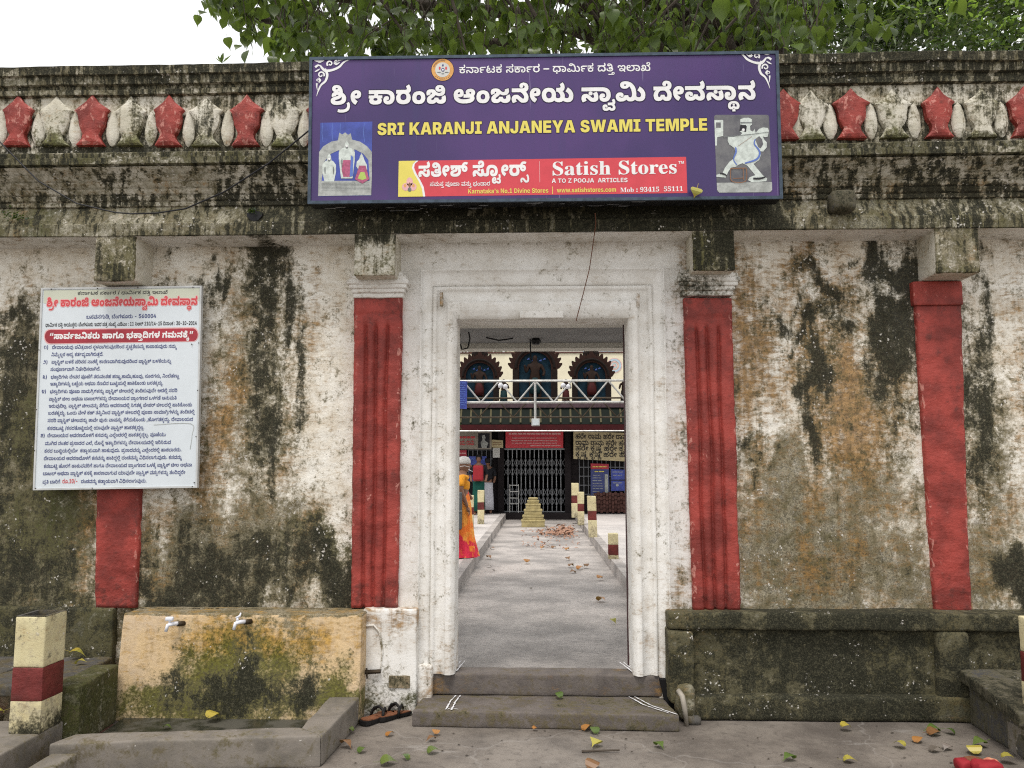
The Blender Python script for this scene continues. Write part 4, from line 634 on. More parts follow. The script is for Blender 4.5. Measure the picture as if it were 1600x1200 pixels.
[5,[67,-2,-15,0,-18,4,-12,6,-5,6,-4,8,-1,11,5,11,7,5,-1,-2,-16,0,0,25,45,0,4,4,1,5,-2,5,-5,4,22,2,15,-2,5,-9,-2,-9,39,0,0,-25,-20,1,3,2,3,-2,9,-11,1,-11,-5,-12,-5,-6,-13,-6,-11,-3],[68,29,11,1,6,4,2,6,-2,7,-8,3,-9,1,-9,-1,-7,-3,-3,-7,3,-6,6,-4],[7,84,0,31,71,0,12,2,3,4,0,7,-8,15,28,17,12,-19,4,-15,0,-15,-6,-13,-10,-9,-12,-4,-15,-1]],
[5,[18,-2,-13,1,-17,6,-11,6,-16,16,19,22,15,-14,10,-4,14,0,10,6,3,12,-3,13,-10,12,-19,12,20,32,20,-13,17,-16,11,-21,2,-19,-4,-23,-4,-9,-7,-7,-8,-6,-10,-4]],
[5,[53,-2,-17,1,-18,9,-8,10,-4,19,2,12,6,11,9,8,12,5,16,2,13,-1,12,-6,8,-10,-9,-3,0,12,-4,9,-8,6,-14,3,42,6,3,-2,8,-6,5,-9,1,-10,-3,-10,-5,8,7,6,10,5,17,2,14,-1,12,-6,12,-13,4,-13,-1,-20,-6,-10,-9,-8,-22,-6,-21,0,-18,6,-12,10,9,0,-14,-11,-12,-4],[59,27,7,1,5,3,2,4,-1,6,-4,4,-7,1,-13,-2,-4,-5,1,-7,5,-4],[124,27,8,1,5,4,2,7,-4,5,-14,2,-6,-2,-4,-3,-1,-6,2,-5],[6,84,0,31,139,0,0,-31]],
[5,[74,84,-7,-2,-5,-3,-5,-7,-4,-10,-4,-23,0,-39,-40,0,1,42,7,25,8,12,11,8,5,2,6,-5,-39,0,0,31,76,0,14,1,4,4,1,6,-2,7,-7,10,28,17,14,-23,3,-11,0,-12,-4,-12,-5,-7,-8,-6,-12,-4,4,3,8,-6,8,-11,5,-13,4,-23,0,-35,-39,0,-1,43,-4,20,-9,16,-5,3]],
[5,[51,-2,-15,1,-12,5,-8,7,-5,9,-1,17,4,13,10,10,27,18,3,7,-2,5,-8,0,-4,-5,2,-9,-32,-11,-5,12,-1,13,5,13,8,7,11,5,9,2,24,-1,17,-5,6,-5,5,-8,2,-14,-4,-14,-11,-12,-26,-18,-3,-6,5,-4,9,-1,8,3,6,7,3,9,33,0,4,-12,9,-5,11,0,7,3,3,5,2,9,-3,16,-11,12,-16,9,14,23,28,-15,13,-12,6,-9,7,-22,-2,-21,-8,-17,-11,-8,-11,-4,-12,-2,-24,2,-14,6,-16,15,15,-1,-14,-13,-17,-7],[75,-30,3,31,33,0,2,-31],[107,84,0,31,28,0,11,3,3,5,-1,7,-8,13,28,17,12,-19,5,-15,-1,-15,-6,-13,-10,-9,-12,-4]],
[5,[21,-35,-1,-9,-5,-9,-8,-7,-8,-4,-20,-2,-77,0,0,22,61,0,-3,-2,-1,6,1,16,7,9,11,7,18,1,14,-5,8,-10],[-20,-37,2,-8,-3,1,13,1,6,3,0,8,-4,5,-7,0,-5,-4]],
[5,[48,-2,-14,1,-12,6,-8,10,-5,13,-2,17,2,18,4,11,9,13,13,11,15,9,17,5,18,1,15,-1,11,-4,13,-7,10,-11,1,0,-13,18,-15,11,-20,7,-19,1,-11,-2,-6,-4,-2,-8,7,-10,-25,-18,-10,11,-5,12,-1,12,2,14,5,8,6,6,9,5,15,5,31,0,26,-5,16,-9,14,-11,11,-14,8,-15,6,-22,2,-23,-1,-21,-4,-18,-5,-8,-10,-9,-8,-3,-14,-2,-12,1,-14,4,-10,8,-9,10,17,1,-15,-14,-14,-8],[56,30,5,1,5,4,4,13,33,0,2,-10,4,-5,6,-3,7,1,4,5,2,7,-1,9,-3,10,-8,12,-14,7,-21,2,-16,-4,-13,-11,-7,-16,2,-16,4,-5]],
[5,[83,-2,-26,3,-13,9,-3,11,4,10,6,5,9,-7,-26,6,-17,12,-6,8,-4,13,-1,10,1,12,9,14,10,8,18,5,17,-1,15,-8,7,-11,2,-15,-6,-13,-9,-7,-14,-4,-20,2,-16,5,1,17,16,-6,10,0,5,2,2,3,0,6,-2,4,-4,1,-9,-4,-4,-7,3,-13,7,-7,16,-4,22,-1,19,1,12,4,6,7,0,7,-3,4,-8,5,-15,0,0,31,19,0,7,3,2,5,0,7,-8,13,28,17,13,-23,3,-11,0,-11,-3,-12,-11,-12,-8,-4,-4,10,14,-6,9,-10,3,-11,-1,-15,-7,-11,-10,-8,-14,-6,-19,-3,10,10,7,-7,1,-14,-6,-10,-14,-6],[83,20,8,2,1,6,-9,3,-7,-2,-1,-6]],
[5,[54,-2,-12,0,-15,4,-10,8,-7,10,-4,12,1,13,4,10,10,11,11,4,13,1,12,-1,12,-5,4,-6,3,-7,-3,-17,-24,1,0,6,-4,3,-4,-1,-3,-3,1,-6,4,-3,16,-3,8,1,9,4,6,7,2,7,33,0,2,-10,4,-5,8,-3,7,2,4,11,-4,16,-12,14,-15,11,39,6,13,-11,9,-12,7,-19,0,-21,-5,-13,-12,-11,-19,-5,-21,1,-15,7,-15,15,16,-1,-15,-12,-17,-8],[7,84,0,31,130,1,5,4,2,6,-2,7,-7,10,28,17,10,-15,5,-11,2,-18,-3,-12,-8,-11,-14,-7,-25,-2],[205,-2,-14,1,-17,6,-10,6,-16,16,18,22,15,-14,10,-4,15,0,9,6,3,12,-3,13,-10,12,-18,12,20,32,20,-13,16,-16,11,-21,2,-19,-3,-23,-5,-9,-6,-7,-8,-6,-11,-4]],
[5,[67,-2,-15,0,-18,4,-12,6,-5,6,-4,8,-1,11,5,11,7,5,-1,-2,-16,0,0,25,45,0,4,4,1,5,-2,5,-5,4,22,2,15,-2,5,-9,-2,-9,39,0,0,-25,-20,1,3,2,3,-2,9,-11,1,-11,-5,-12,-5,-6,-13,-6,-11,-3],[68,29,11,1,6,4,2,6,-2,7,-8,3,-9,1,-9,-1,-7,-3,-3,-7,3,-6,6,-4],[7,84,0,31,72,0,10,2,5,3,2,6,-1,6,-3,4,-5,2,-6,0,-5,-3,-2,-4,0,-8,-13,13,4,4,7,0,7,-2,3,-4,0,-8,-3,-5,-7,-2,-9,0,-5,1,-6,5,-2,8,1,10,6,9,8,6,16,4,21,-2,15,-8,10,-13,3,-12,-2,-17,-6,-12,-12,-9,-11,-3,-15,-2]],
[5,[8,-76,-19,2,-8,4,-6,6,-2,7,0,7,2,7,6,6,-1,-2,-12,0,0,19,34,0,-4,-3,6,10,2,10,-6,18,22,6,6,-12,1,-15,-5,-15,-2,-1,-4,2,30,0,0,-19,-13,0,-1,3,7,-6,3,-11,-1,-8,-7,-9,-14,-5],[8,-56,10,3,3,5,-1,5,-6,5,-13,0,-5,-4,0,-8,4,-4]],
[5,[17,80,8,66,37,0,-20,-66],[68,80,9,66,37,0,-21,-66]],
[12,[29,58,9,-1,6,-4,8,-14,0,-21,-10,-19,-8,5,7,12,2,14,-2,12,-6,6,-6,2,-7,-2,-7,-10,0,-19,8,-15,-8,-5,-9,19,-2,17,4,12,8,8]],
[12,[4,-11,7,18,2,18,-2,21,-7,18,11,0,9,-25,1,-25,-10,-25]],
[12,[18,-1,-11,5,-4,14,5,15,8,6,1,-1,-14,0,0,8,46,1,5,5,-3,7,-8,0,-3,-6,-3,4,5,1,3,-3,-1,-4,-4,-2,-6,3,0,8,8,7,14,-1,6,-7,0,-10,-4,-7,-8,-4,6,-3,5,-8,2,-13,-3,-8,-5,-5,-11,-2,-7,3,-6,7,4,0,-6,-7],[20,8,6,2,3,7,8,0,2,-6,4,-3,7,1,3,11,-4,11,-11,6,-11,0,-7,-3,-5,-7,-2,-9,2,-8]],
[12,[35,35,-5,-10,-10,-3,-7,1,-7,5,2,7,6,-5,7,-1,4,3,0,5,-3,3,-6,-2,-4,-9,3,-12,12,-10,-5,-8,-10,7,-7,9,-2,9,1,12,6,7,11,4,10,-3]],
[12,[19,-1,-8,2,-7,7,-1,9,4,7,11,3,8,-4,0,-9,-7,1,-2,5,-5,-2,-1,-6,5,-4,10,1,6,8,8,0,3,-7,8,-2,5,4,-1,12,-6,8,-10,6,14,1,7,-6,4,-8,2,-8,-2,-9,-3,-5,-7,-4,-8,0,-7,3,-5,6,4,1,-6,-7],[2,38,0,8,54,0,0,-8]],
[12,[33,-1,-16,3,-7,5,-5,7,-2,9,1,10,3,8,7,4,13,1,7,-7,-1,-11,-8,-6,-8,0,-8,3,1,8,5,-4,7,1,4,3,-1,5,-4,2,-5,-2,-4,-12,3,-11,10,-6,17,0,10,7,0,13,-10,10,5,8,10,-7,4,-8,1,-14,-5,-11,-10,-6]],
[12,[-30,4,8,-7,8,-3,10,0,9,4,4,8,0,11,-3,10,-7,10,8,6,8,-12,4,-12,0,-14,-6,-12,-12,-7,-17,0,-10,4,-10,8]],
[12,[19,-1,-10,3,-6,7,0,11,7,6,10,1,6,-5,-1,-8,-7,1,-1,5,-6,-2,0,-6,4,-4,12,1,4,8,9,0,2,-6,6,-3,6,1,4,4,0,17,-8,17,-7,6,-8,4,-7,0,-2,-5,6,-2,4,2,1,5,9,-1,-4,-9,-7,-4,-12,1,-6,6,1,8,6,5,8,2,12,-2,12,-8,8,-13,4,-16,-2,-16,-5,-7,-7,-4,-13,2,-7,7,4,1,-8,-8]],
[12,[-19,-31,-6,2,-3,6,0,8,4,6,8,4,9,1,8,-2,5,-4,4,-11,-4,-8,-10,-2,-7,7,3,0,-3,-4],[-18,-25,5,4,7,0,3,-3,4,0,1,7,-7,6,-11,-1,-6,-7,1,-4],[-10,-20,-3,4,3,3,4,-3],[-13,-38,0,8,7,0,0,-8]],
[12,[28,38,-6,-3,-6,-8,-2,-27,-10,0,1,24,8,15,-1,-3,-5,7,0,11,6,7,9,2,14,-4,12,-13,3,-15,1,-31,-10,0,-2,27,-5,8],[28,46,9,-3,7,-8,-7,13,-9,6,-8,0,-4,-2,-1,-6,3,-5,-2,0]],
[12,[28,-1,-11,2,-6,3,-7,13,1,15,10,11,17,3,12,-8,-9,12,-13,4,-7,-3,0,-4,3,-5,-7,-6,-5,9,1,9,4,6,8,3,13,-2,10,-5,7,-11,3,-12,0,-15,-4,-10,-7,-6],[28,8,11,4,4,11,-3,10,-12,5,-11,-4,-4,-11,4,-11]],
[12,[-21,-31,-7,2,-4,5,0,7,4,5,8,1,4,-3,0,-7,-6,1,-1,3,-3,-1,0,-4,5,-3,5,1,3,5,7,0,4,-6,5,1,1,8,-8,6,5,3,10,-9,0,-8,-4,-5,-11,-2,-7,6,3,0,-4,-4],[-14,-11,0,6,17,1,1,4,-3,6,6,3,4,-10,-2,-7,-7,-3]],
[12,[49,-1,-11,3,-5,7,4,0,-5,-6,-8,-3,-9,-1,-8,4,-3,7,1,8,16,13,2,5,-3,3,-6,0,-3,-4,2,-5,-8,-3,-3,9,3,7,7,3,9,1,7,-3,3,-5,-1,-11,-16,-13,0,-4,3,-3,10,1,4,8,8,0,4,-8,10,-1,3,4,0,5,-8,7,7,4,7,-5,4,-7,-2,-10,-5,-5],[39,23,0,8,12,1,-1,7,8,0,1,-8,8,0,0,-8],[39,38,0,8,14,0,5,2,0,6,-4,7,7,5,6,-11,-1,-12,-9,-5]],
[12,[-19,-31,-7,2,-4,4,-2,9,3,7,9,5,6,-1,3,-3,0,-8,-5,-3,-12,2,1,6,7,-3,3,0,1,3,-5,1,-3,-3,-1,-7,3,-4,6,0,4,5,7,0,2,-5,6,0,3,3,1,8,-6,16,6,3,7,-18,-1,-9,-2,-6,-6,-3,-6,-1,-5,2,-5,5,5,0,-4,-4],[-12,-38,0,8,7,0,0,-8]],
[12,[28,-1,-12,1,-9,5,-4,8,0,9,9,-1,1,-8,5,-4,11,-1,9,2,5,5,-2,8,-8,4,-6,-3,3,-3,6,2,1,10,-7,6,10,2,5,-5,2,-6,0,-3,-6,-9,-5,-3,-8,-1,-5,2,-4,5,0,7,5,4,8,1,10,-2,8,-7,0,-13,-7,-9],[3,38,0,8,30,0,8,2,1,8,-5,4,-7,-2,-1,-5,-3,4,7,-1,-1,-6,-9,1,-1,9,6,6,13,1,9,-7,1,-13,-7,-7,-10,-2]],
[12,[-15,-5,10,-4,10,-14,8,-1,1,-6,-12,1,-14,17,-6,0,-1,-5,2,-3,5,-1,11,4,4,9,-2,11,6,3,3,-8,0,-10,-3,-6,-7,-6,-15,-3,-10,5,-2,5,1,7,5,4]],
[12,[19,-1,-8,2,-7,7,-1,9,4,7,11,3,8,-4,0,-9,-7,1,-2,5,-5,-2,-1,-6,5,-4,10,1,6,8,8,0,3,-7,8,-2,4,2,1,6,-6,15,9,4,5,-9,2,-8,-1,-8,-4,-7,-7,-4,-8,0,-7,3,-5,6,4,1,-6,-7],[35,23,-4,2,-1,4,1,4,4,1,4,-1,2,-4,-2,-4],[2,38,0,8,54,0,0,-8]],
[12,[18,-1,-11,5,-4,14,5,15,8,6,2,-1,-15,0,0,8,49,1,2,6,-4,8,7,5,5,-9,2,-9,-4,-7,-8,-3,0,2,4,-2,4,-5,0,-11,-7,-6,-7,-1,-6,3,-3,5,1,6,4,3,8,1,7,-3,6,-11,-1,-13,-8,-6,-9,-1,-7,2,-7,8,4,0,-6,-7],[20,8,6,2,3,6,8,0,3,-5,4,-3,8,1,3,6,-1,8,-5,4,-5,-3,3,-2,5,1,2,4,-2,5,-6,4,-9,2,-10,-1,-8,-4,-5,-7,-1,-10,2,-6]],
[12,[11,-34,-9,1,-5,5,-3,8,2,8,7,6,9,2,9,-2,3,-6,0,-6,-5,-4,-8,0,-5,2,-3,6,1,14,-4,5,5,6,6,-8,-1,-18,4,-1,3,2,-3,4,-9,-2,-4,-4,1,-7,4,-4,7,-1,12,5,5,-5,-8,-5]],
[12,[41,-1,-10,4,-14,14,-4,-1,-1,-3,3,-11,-8,-4,-3,7,-1,13,5,5,5,2,11,-2,15,-15,8,1,4,6,-1,18,-8,16,-7,6,-9,2,-6,-1,-1,-4,7,-2,3,2,2,5,8,-1,-3,-8,-7,-5,-10,0,-7,5,-1,9,7,7,13,0,11,-4,9,-8,7,-13,3,-17,-2,-13,-7,-8]],
[12,[19,-1,-8,2,-7,7,-1,9,4,7,11,3,8,-4,0,-9,-7,1,-2,5,-5,-2,-1,-6,5,-4,10,1,6,8,8,0,3,-7,8,-2,5,4,-1,12,-6,8,-10,6,14,1,7,-6,4,-8,2,-8,-2,-9,-3,-5,-7,-4,-8,0,-7,3,-5,6,4,1,-6,-7],[2,38,0,8,44,0,8,2,3,7,-5,5,-7,-1,-2,-6,-3,4,7,-1,-1,-6,-6,0,-3,2,0,9,7,5,13,0,8,-9,-1,-12,-8,-6],[78,-1,-10,2,-10,9,4,7,7,-7,6,-2,7,1,4,4,-1,14,-6,7,-7,5,5,8,14,-12,5,-17,-1,-8,-4,-6,-7,-4]],
[12,[-20,-5,8,-4,4,-4,-5,0,9,7,10,-1,4,-9,-4,-10,-4,-4,-5,5,5,6,-1,7,-6,-1,-2,-6,-7,0,-2,6,-5,1,-3,-2,0,-4,5,-7,-4,-5,-7,7,-1,8,3,7]],
[12,[31,58,12,-3,8,-9,2,-16,-3,-16,-6,-8,-9,-4,-32,-2,0,9,27,1,7,2,4,5,2,18,-5,13,-8,2,-7,-4,0,-5,3,-2,3,0,1,4,7,0,0,-7,-5,-4,-11,0,-7,7,0,7,3,7,6,4]],
[12,[-20,-31,-9,3,-3,7,1,9,6,7,10,0,4,-6,-2,-6,-7,-3,-9,4,1,5,8,-3,2,1,1,2,-5,1,-3,-3,0,-8,3,-3,7,0,2,5,7,0,4,-6,5,1,2,7,-6,3,3,6,9,-7,1,-9,-5,-6,-12,0,-6,6,4,0,-6,-5],[-6,-14,0,6,7,1,2,2,-2,11,7,2,3,-10,-1,-8,-6,-4]],
[12,[25,-1,-11,2,-7,5,-2,11,7,8,-9,-2,0,8,17,0,3,3,-2,4,5,2,5,-3,0,-6,16,0,0,-8,-9,2,7,-9,0,-6,-2,-5,-8,-5],[25,7,8,2,3,4,0,6,-6,4,-10,0,-5,-5,1,-7],[3,38,0,8,34,0,0,-8],[64,22,-8,3,-4,5,-2,9,2,9,9,9,16,0,3,-1,-5,-6,-10,1,-6,-6,0,-12,7,-3,2,3,-3,4,-29,1,0,8,28,0,8,-3,4,-5,0,-8,-4,-6]],
[12,[25,-1,-11,2,-7,5,-2,11,7,8,-9,-2,0,8,17,0,3,3,-2,4,5,2,5,-3,0,-6,16,0,0,-8,-9,2,7,-9,0,-6,-2,-5,-8,-5],[25,7,8,2,3,4,0,6,-6,4,-10,0,-5,-5,1,-7],[3,38,0,8,26,0,8,3,1,7,-5,4,-7,-2,-1,-5,-3,4,7,-1,-1,-6,-8,1,-1,9,5,6,14,1,8,-7,1,-11,-6,-9,-11,-2]],
[12,[24,-1,-16,4,-4,5,-1,7,5,8,19,6,1,6,-3,3,-6,0,-3,-3,1,-4,-9,-4,-1,9,4,4,10,3,7,-1,7,-4,2,-6,-3,-7,-20,-8,-2,-3,1,-4,4,-2,13,0,8,4,4,7,-1,11,-8,9,0,2,7,1,10,-11,2,-7,-1,-10,-9,-11],[3,38,0,8,38,1,2,6,-5,8,7,5,6,-9,1,-11,-7,-7]],
[12,[3,-31,-7,1,-5,4,-1,7,4,5,-6,-1,0,6,14,0,1,8,-2,7,7,2,3,-10,-3,-8,10,1,0,-6,-6,1,4,-6,-1,-7],[3,-25,5,2,2,5,-3,3,-7,0,-3,-6]],
[12,[53,-1,-12,4,-3,5,-1,7,5,8,10,2,7,-6,-1,-7,-7,0,0,4,-3,1,-3,-2,0,-5,7,-3,8,3,3,6,1,8,-5,11,-5,3,-6,0,-6,-3,-2,-6,-9,0,-1,5,-5,4,-11,-1,-1,-7,4,-4,7,0,0,-8,-10,-1,-2,-7,6,-3,9,3,4,-6,-8,-4,-9,-1,-8,3,-3,7,2,10,8,4,0,-3,-6,4,-3,5,-1,7,3,6,6,4,7,1,12,-4,6,-6,-3,0,5,6,8,4,10,-1,8,-4,7,-12,0,-17,-7,-11]],
[12,[19,-1,-8,2,-7,7,-1,9,4,7,11,3,8,-4,0,-9,-7,1,-2,5,-5,-2,-1,-6,5,-4,10,1,6,8,8,0,3,-7,9,-2,4,2,2,6,-6,15,8,4,5,-9,2,-8,-1,-8,-4,-7,-7,-4,-9,0,-6,3,-6,6,4,1,-6,-7],[35,23,-4,2,-1,4,1,4,4,1,4,-1,2,-4,-2,-4],[59,-5,-18,27,7,4,18,-27],[2,38,0,8,45,0,9,2,2,7,-5,5,-7,-1,-2,-6,-3,4,7,-1,-1,-6,-6,0,-3,2,0,9,7,5,13,0,8,-9,-1,-12,-8,-6]],
[12,[18,-1,-9,3,-5,10,0,13,7,13,11,7,13,1,10,-3,9,-7,-11,14,-17,4,-10,-3,-1,-4,3,-5,-6,-6,-5,9,-1,8,4,5,6,3,9,2,12,-2,13,-7,9,-12,4,-16,-1,-16,-4,-7,-7,-4,-14,3,-6,7,4,0,-7,-8],[20,8,6,2,3,7,8,0,2,-6,4,-3,7,1,3,11,-4,11,-11,6,-11,0,-7,-3,-5,-7,-2,-9,2,-8],[28,-12,1,13,8,0,1,-13]],
[12,[19,28,9,-2,17,-17,10,0,3,-8,-8,-2,-9,2,-19,19,-6,-1,-1,-6,7,-2,7,4,4,11,0,13,-5,10,-8,1,-4,-3,0,-4,4,-2,2,3,7,1,-1,-7,-7,-5,-9,2,-5,6,1,10,5,5,6,2,15,-2,5,-7,4,-10,0,-13,-4,-11,-11,-10,-8,-2,-9,2,-5,6,0,9,5,6]],
[12,[10,-1,-15,4,-11,14,8,4,11,-12,8,-1,6,3,2,6,-1,9,-4,7,-9,6,5,8,14,-12,5,-16,-5,-15,-4,-3]],
[12,[49,-1,-11,3,-5,7,4,0,-5,-6,-8,-3,-9,-1,-8,4,-3,7,1,8,16,13,2,5,-3,3,-6,0,-3,-4,2,-5,-8,-3,-3,9,3,7,7,3,9,1,7,-3,3,-5,-1,-11,-16,-13,0,-4,3,-3,10,1,3,8,9,0,4,-8,10,-1,3,6,-2,8,8,4,4,-10,-1,-9,-6,-6],[45,25,-13,4,-7,10,4,4,7,-8,10,-2,4,3,-2,5,9,3,2,-6,-1,-7,-5,-5],[38,38,0,8,15,1,3,2,1,5,-3,5,-6,1,-4,-3,-1,-4,-3,4,7,0,0,-6,-7,-1,-4,5,3,8,10,4,12,-3,5,-10,-3,-11,-9,-4]],
[12,[28,38,-6,-3,-6,-8,-2,-27,-10,0,3,28,6,9,3,2,2,-1,-14,0,0,8,36,2,3,6,-3,6,-8,-1,-3,-6,-2,4,4,1,3,-2,0,-4,-3,-2,-6,1,-2,4,4,9,10,3,9,-2,6,-9,-2,-12,-10,-6,6,-4,5,-9,1,-25,-10,0,-2,27,-5,8]],
[12,[20,-1,-13,4,-4,12,3,10,6,4,11,2,9,-5,-1,-1,-3,9,-10,4,16,0,4,-6,0,-7,5,5,10,1,7,-3,5,-5,1,-13,-8,-9,-15,-1,-6,2,-4,6,3,0,-5,-6],[21,7,6,1,3,6,-1,6,-6,3,-8,-1,-3,-6,2,-7],[48,7,6,1,3,6,-1,6,-7,3,-7,-1,-3,-6,2,-7],[3,38,0,8,52,1,2,6,-5,8,8,5,6,-10,0,-11,-8,-7]],
[12,[-24,-32,-6,2,-3,4,2,7,6,1,0,-2,-8,6,0,4,4,4,11,1,8,-6,-4,1,5,4,9,2,6,-2,4,-4,2,-7,-1,-8,-4,-5,-8,-2,-9,3,-1,8,4,4,7,1,3,-3,-1,-5,-4,0,-2,3,-1,-3,3,-2,5,1,3,6,-3,7,-6,2,-6,-5,-7,0,-3,4,-6,0,-1,-4,6,-1,0,-5,-6,-1,0,-3,4,-1,4,2,3,-5]],
[12,[61,-1,-12,3,-8,7,4,8,9,-8,10,-1,5,4,2,6,-1,16,-6,17,-10,6,-4,0,-2,-4,6,-3,4,2,2,5,7,-1,-4,-9,-7,-4,-10,1,-6,5,1,10,10,6,9,-1,10,-7,6,-9,4,-13,0,-17,-3,-10,-6,-6],[27,-1,-10,1,-8,6,-4,7,-2,10,2,10,5,8,8,5,8,1,10,-1,7,-6,5,-7,2,-10,-2,-10,-5,-8,-9,-5],[26,8,11,4,3,11,-4,11,-10,4,-10,-4,-3,-11,3,-11],[93,-1,-9,2,-11,9,4,7,7,-7,6,-2,7,1,4,4,-1,14,-5,7,-8,5,5,8,15,-12,5,-17,-2,-8,-4,-6,-6,-4]],
[12,[8,-1,-9,2,-11,9,6,6,8,-8,10,1,1,23,7,10,8,4,13,1,9,-3,7,-7,4,-9,1,-10,-2,-9,-5,-6,-7,-4,-8,0,-11,7,-1,11,5,7,7,0,5,-4,0,-4,-3,-3,-5,0,-2,4,1,-6,4,-4,8,2,5,8,-1,9,-4,8,-6,4,-8,0,-6,-2,-5,-5,-2,-26,-6,-5]],
[12,[28,-1,-12,1,-9,5,-4,8,0,9,9,-1,1,-8,5,-4,11,-1,9,2,5,5,-2,8,-8,4,-6,-3,3,-3,6,2,1,10,-7,6,10,2,5,-5,2,-6,-5,-11,-6,-4,-8,-1,-5,2,-4,5,0,7,5,4,8,1,10,-2,8,-7,0,-13,-7,-9],[3,38,0,8,39,0,0,-8]],
[12,[21,-1,-12,4,-5,10,0,15,9,10,13,1,7,-8,-2,-10,-8,-4,-8,0,-6,3,0,7,6,-3,6,0,4,2,0,4,-7,2,-5,-7,0,-11,5,-6,11,1,5,8,8,0,5,-8,9,-1,3,4,0,5,-3,5,-6,2,6,5,8,-4,4,-5,0,-11,-7,-9,-14,0,-11,9,4,0,-6,-7],[16,34,-7,6,-1,8,6,5,9,2,0,-8,-5,-1,-1,-3,6,-5],[44,24,0,8,12,2,0,3,-4,2,6,6,5,-4,3,-7,-3,-6,-7,-4],[38,38,0,8,17,1,5,4,-1,7,-6,2,-5,-2,-2,-5,-2,4,6,0,0,-6,-8,0,-2,7,3,6,11,3,7,-1,5,-3,3,-12,-4,-9,-9,-4]],
[12,[37,8,19,4,7,10,-1,13,-7,4,-4,-2,0,-4,7,-7,0,-7,-24,0,0,7,13,0,-4,8,2,9,10,4,11,-4,7,-11,-3,-18,-11,-11,-17,-4,-21,2,-13,9,-4,7,-1,9,5,15,11,6,7,-1,5,-3,3,-10,-5,-9,-12,-2,-11,6,3,7,6,-6,8,1,3,4,-2,5,-6,0,-4,-4,-2,-9,1,-7,9,-8]],
[12,[18,-1,-11,5,-4,14,5,15,8,6,1,-1,-14,0,0,8,48,1,2,6,-4,8,7,5,5,-9,2,-9,-4,-7,-8,-3,7,-4,4,-9,1,-11,-3,-8,-5,-5,-11,-2,-7,3,-6,7,4,0,-6,-7],[20,8,6,2,3,6,8,0,3,-5,4,-3,6,1,3,11,-4,11,-11,6,-11,0,-7,-3,-5,-7,-2,-9,2,-8],[33,20,-4,1,-2,4,2,4,4,2,4,-2,2,-4,-2,-4],[28,-12,1,13,8,0,1,-13]],
[12,[42,-1,-10,3,-12,14,-3,1,-5,-4,4,-11,-9,-4,-4,11,1,10,8,6,9,0,6,-4,9,-12,8,-1,4,3,1,7,-6,13,9,4,6,-13,0,-12,-6,-8],[30,24,-4,2,-1,4,1,4,4,1,4,-1,2,-4,-2,-4],[3,38,0,8,37,0,7,2,2,7,-4,5,-7,-1,-2,-6,-3,4,7,-1,-1,-6,-6,0,-3,2,0,9,7,5,13,0,7,-7,0,-13,-7,-7]],
[12,[19,-1,-12,4,-3,10,3,7,14,11,1,5,-3,3,-6,-1,-2,-3,2,-5,-8,-3,-3,7,1,6,6,5,8,2,9,-2,5,-5,0,-10,-16,-14,0,-7,10,0,5,8,9,0,4,-8,10,0,4,4,2,7,-3,23,-5,9,-6,5,-7,0,-2,-3,1,-3,5,-1,4,2,2,5,7,-1,-4,-9,-9,-4,-10,2,-5,8,2,6,5,5,10,1,6,-2,10,-8,7,-15,2,-19,-4,-13,-7,-7,-10,-2,-9,3,-6,7,4,0,-6,-7]],
[12,[21,-1,-12,4,-5,10,0,15,9,10,13,1,7,-8,-2,-10,-8,-4,-8,0,-6,3,0,7,6,-3,6,0,4,2,0,4,-7,2,-5,-7,0,-11,5,-6,11,1,5,8,8,0,5,-8,9,-1,3,4,0,5,-3,5,-6,2,7,6,10,-9,1,-12,-7,-9,-14,0,-11,9,4,0,-6,-7],[16,34,-7,6,-1,8,6,5,9,2,0,-8,-5,-1,-1,-3,6,-5],[44,24,0,8,11,1,6,9,-3,9,-5,2,-4,-2,-1,-3,2,-2,7,0,5,5,3,-5,-7,-6,-10,-1,-7,5,-1,8,8,7,12,-1,8,-10,-1,-13,-9,-9]],
[12,[32,-1,-13,2,-9,7,-7,12,1,13,3,8,7,4,8,2,7,-2,5,-8,-3,-11,-11,-4,-12,4,2,7,6,-4,8,2,2,5,-3,3,-6,-1,-4,-5,-1,-11,4,-8,14,-6,11,1,6,3,8,11,0,20,-3,8,-5,5,-7,1,-3,-3,1,-3,4,-1,5,2,1,5,8,-1,-5,-10,-9,-3,-11,2,-3,9,1,5,4,4,13,1,10,-4,6,-9,4,-14,-1,-13,-4,-12,-7,-7,-9,-4]],
[12,[20,-1,-13,4,-4,12,3,10,6,4,11,2,9,-5,-1,-1,-3,9,-10,4,16,0,4,-6,0,-7,5,5,10,1,7,-3,5,-5,1,-13,-8,-9,-15,-1,-6,2,-4,6,3,0,-5,-6],[21,7,6,1,3,6,-1,6,-6,3,-8,-1,-3,-6,2,-7],[48,7,6,1,3,6,-1,6,-7,3,-7,-1,-3,-6,2,-7],[3,38,0,8,53,0,0,-8]],
[12,[25,-1,-11,2,-7,5,-2,11,7,8,-9,-2,0,8,44,0,0,-8,-9,2,7,-8,-2,-11,-6,-5],[25,7,8,2,3,4,0,6,-6,4,-10,0,-5,-5,1,-7],[20,28,0,2,9,6,3,8,-4,7,-9,0,0,-3,2,-2,7,0,5,5,3,-5,-8,-6,-10,-1,-7,5,0,8,6,6,12,0,9,-7,1,-13,-5,-8]],
[12,[-19,-31,-6,2,-3,6,0,8,4,6,8,4,9,1,8,-2,5,-4,4,-11,-4,-8,-10,-2,-7,7,3,0,-3,-4],[-18,-25,4,2,1,4,7,0,2,-5,5,0,1,7,-7,6,-11,-1,-6,-7,1,-4]],
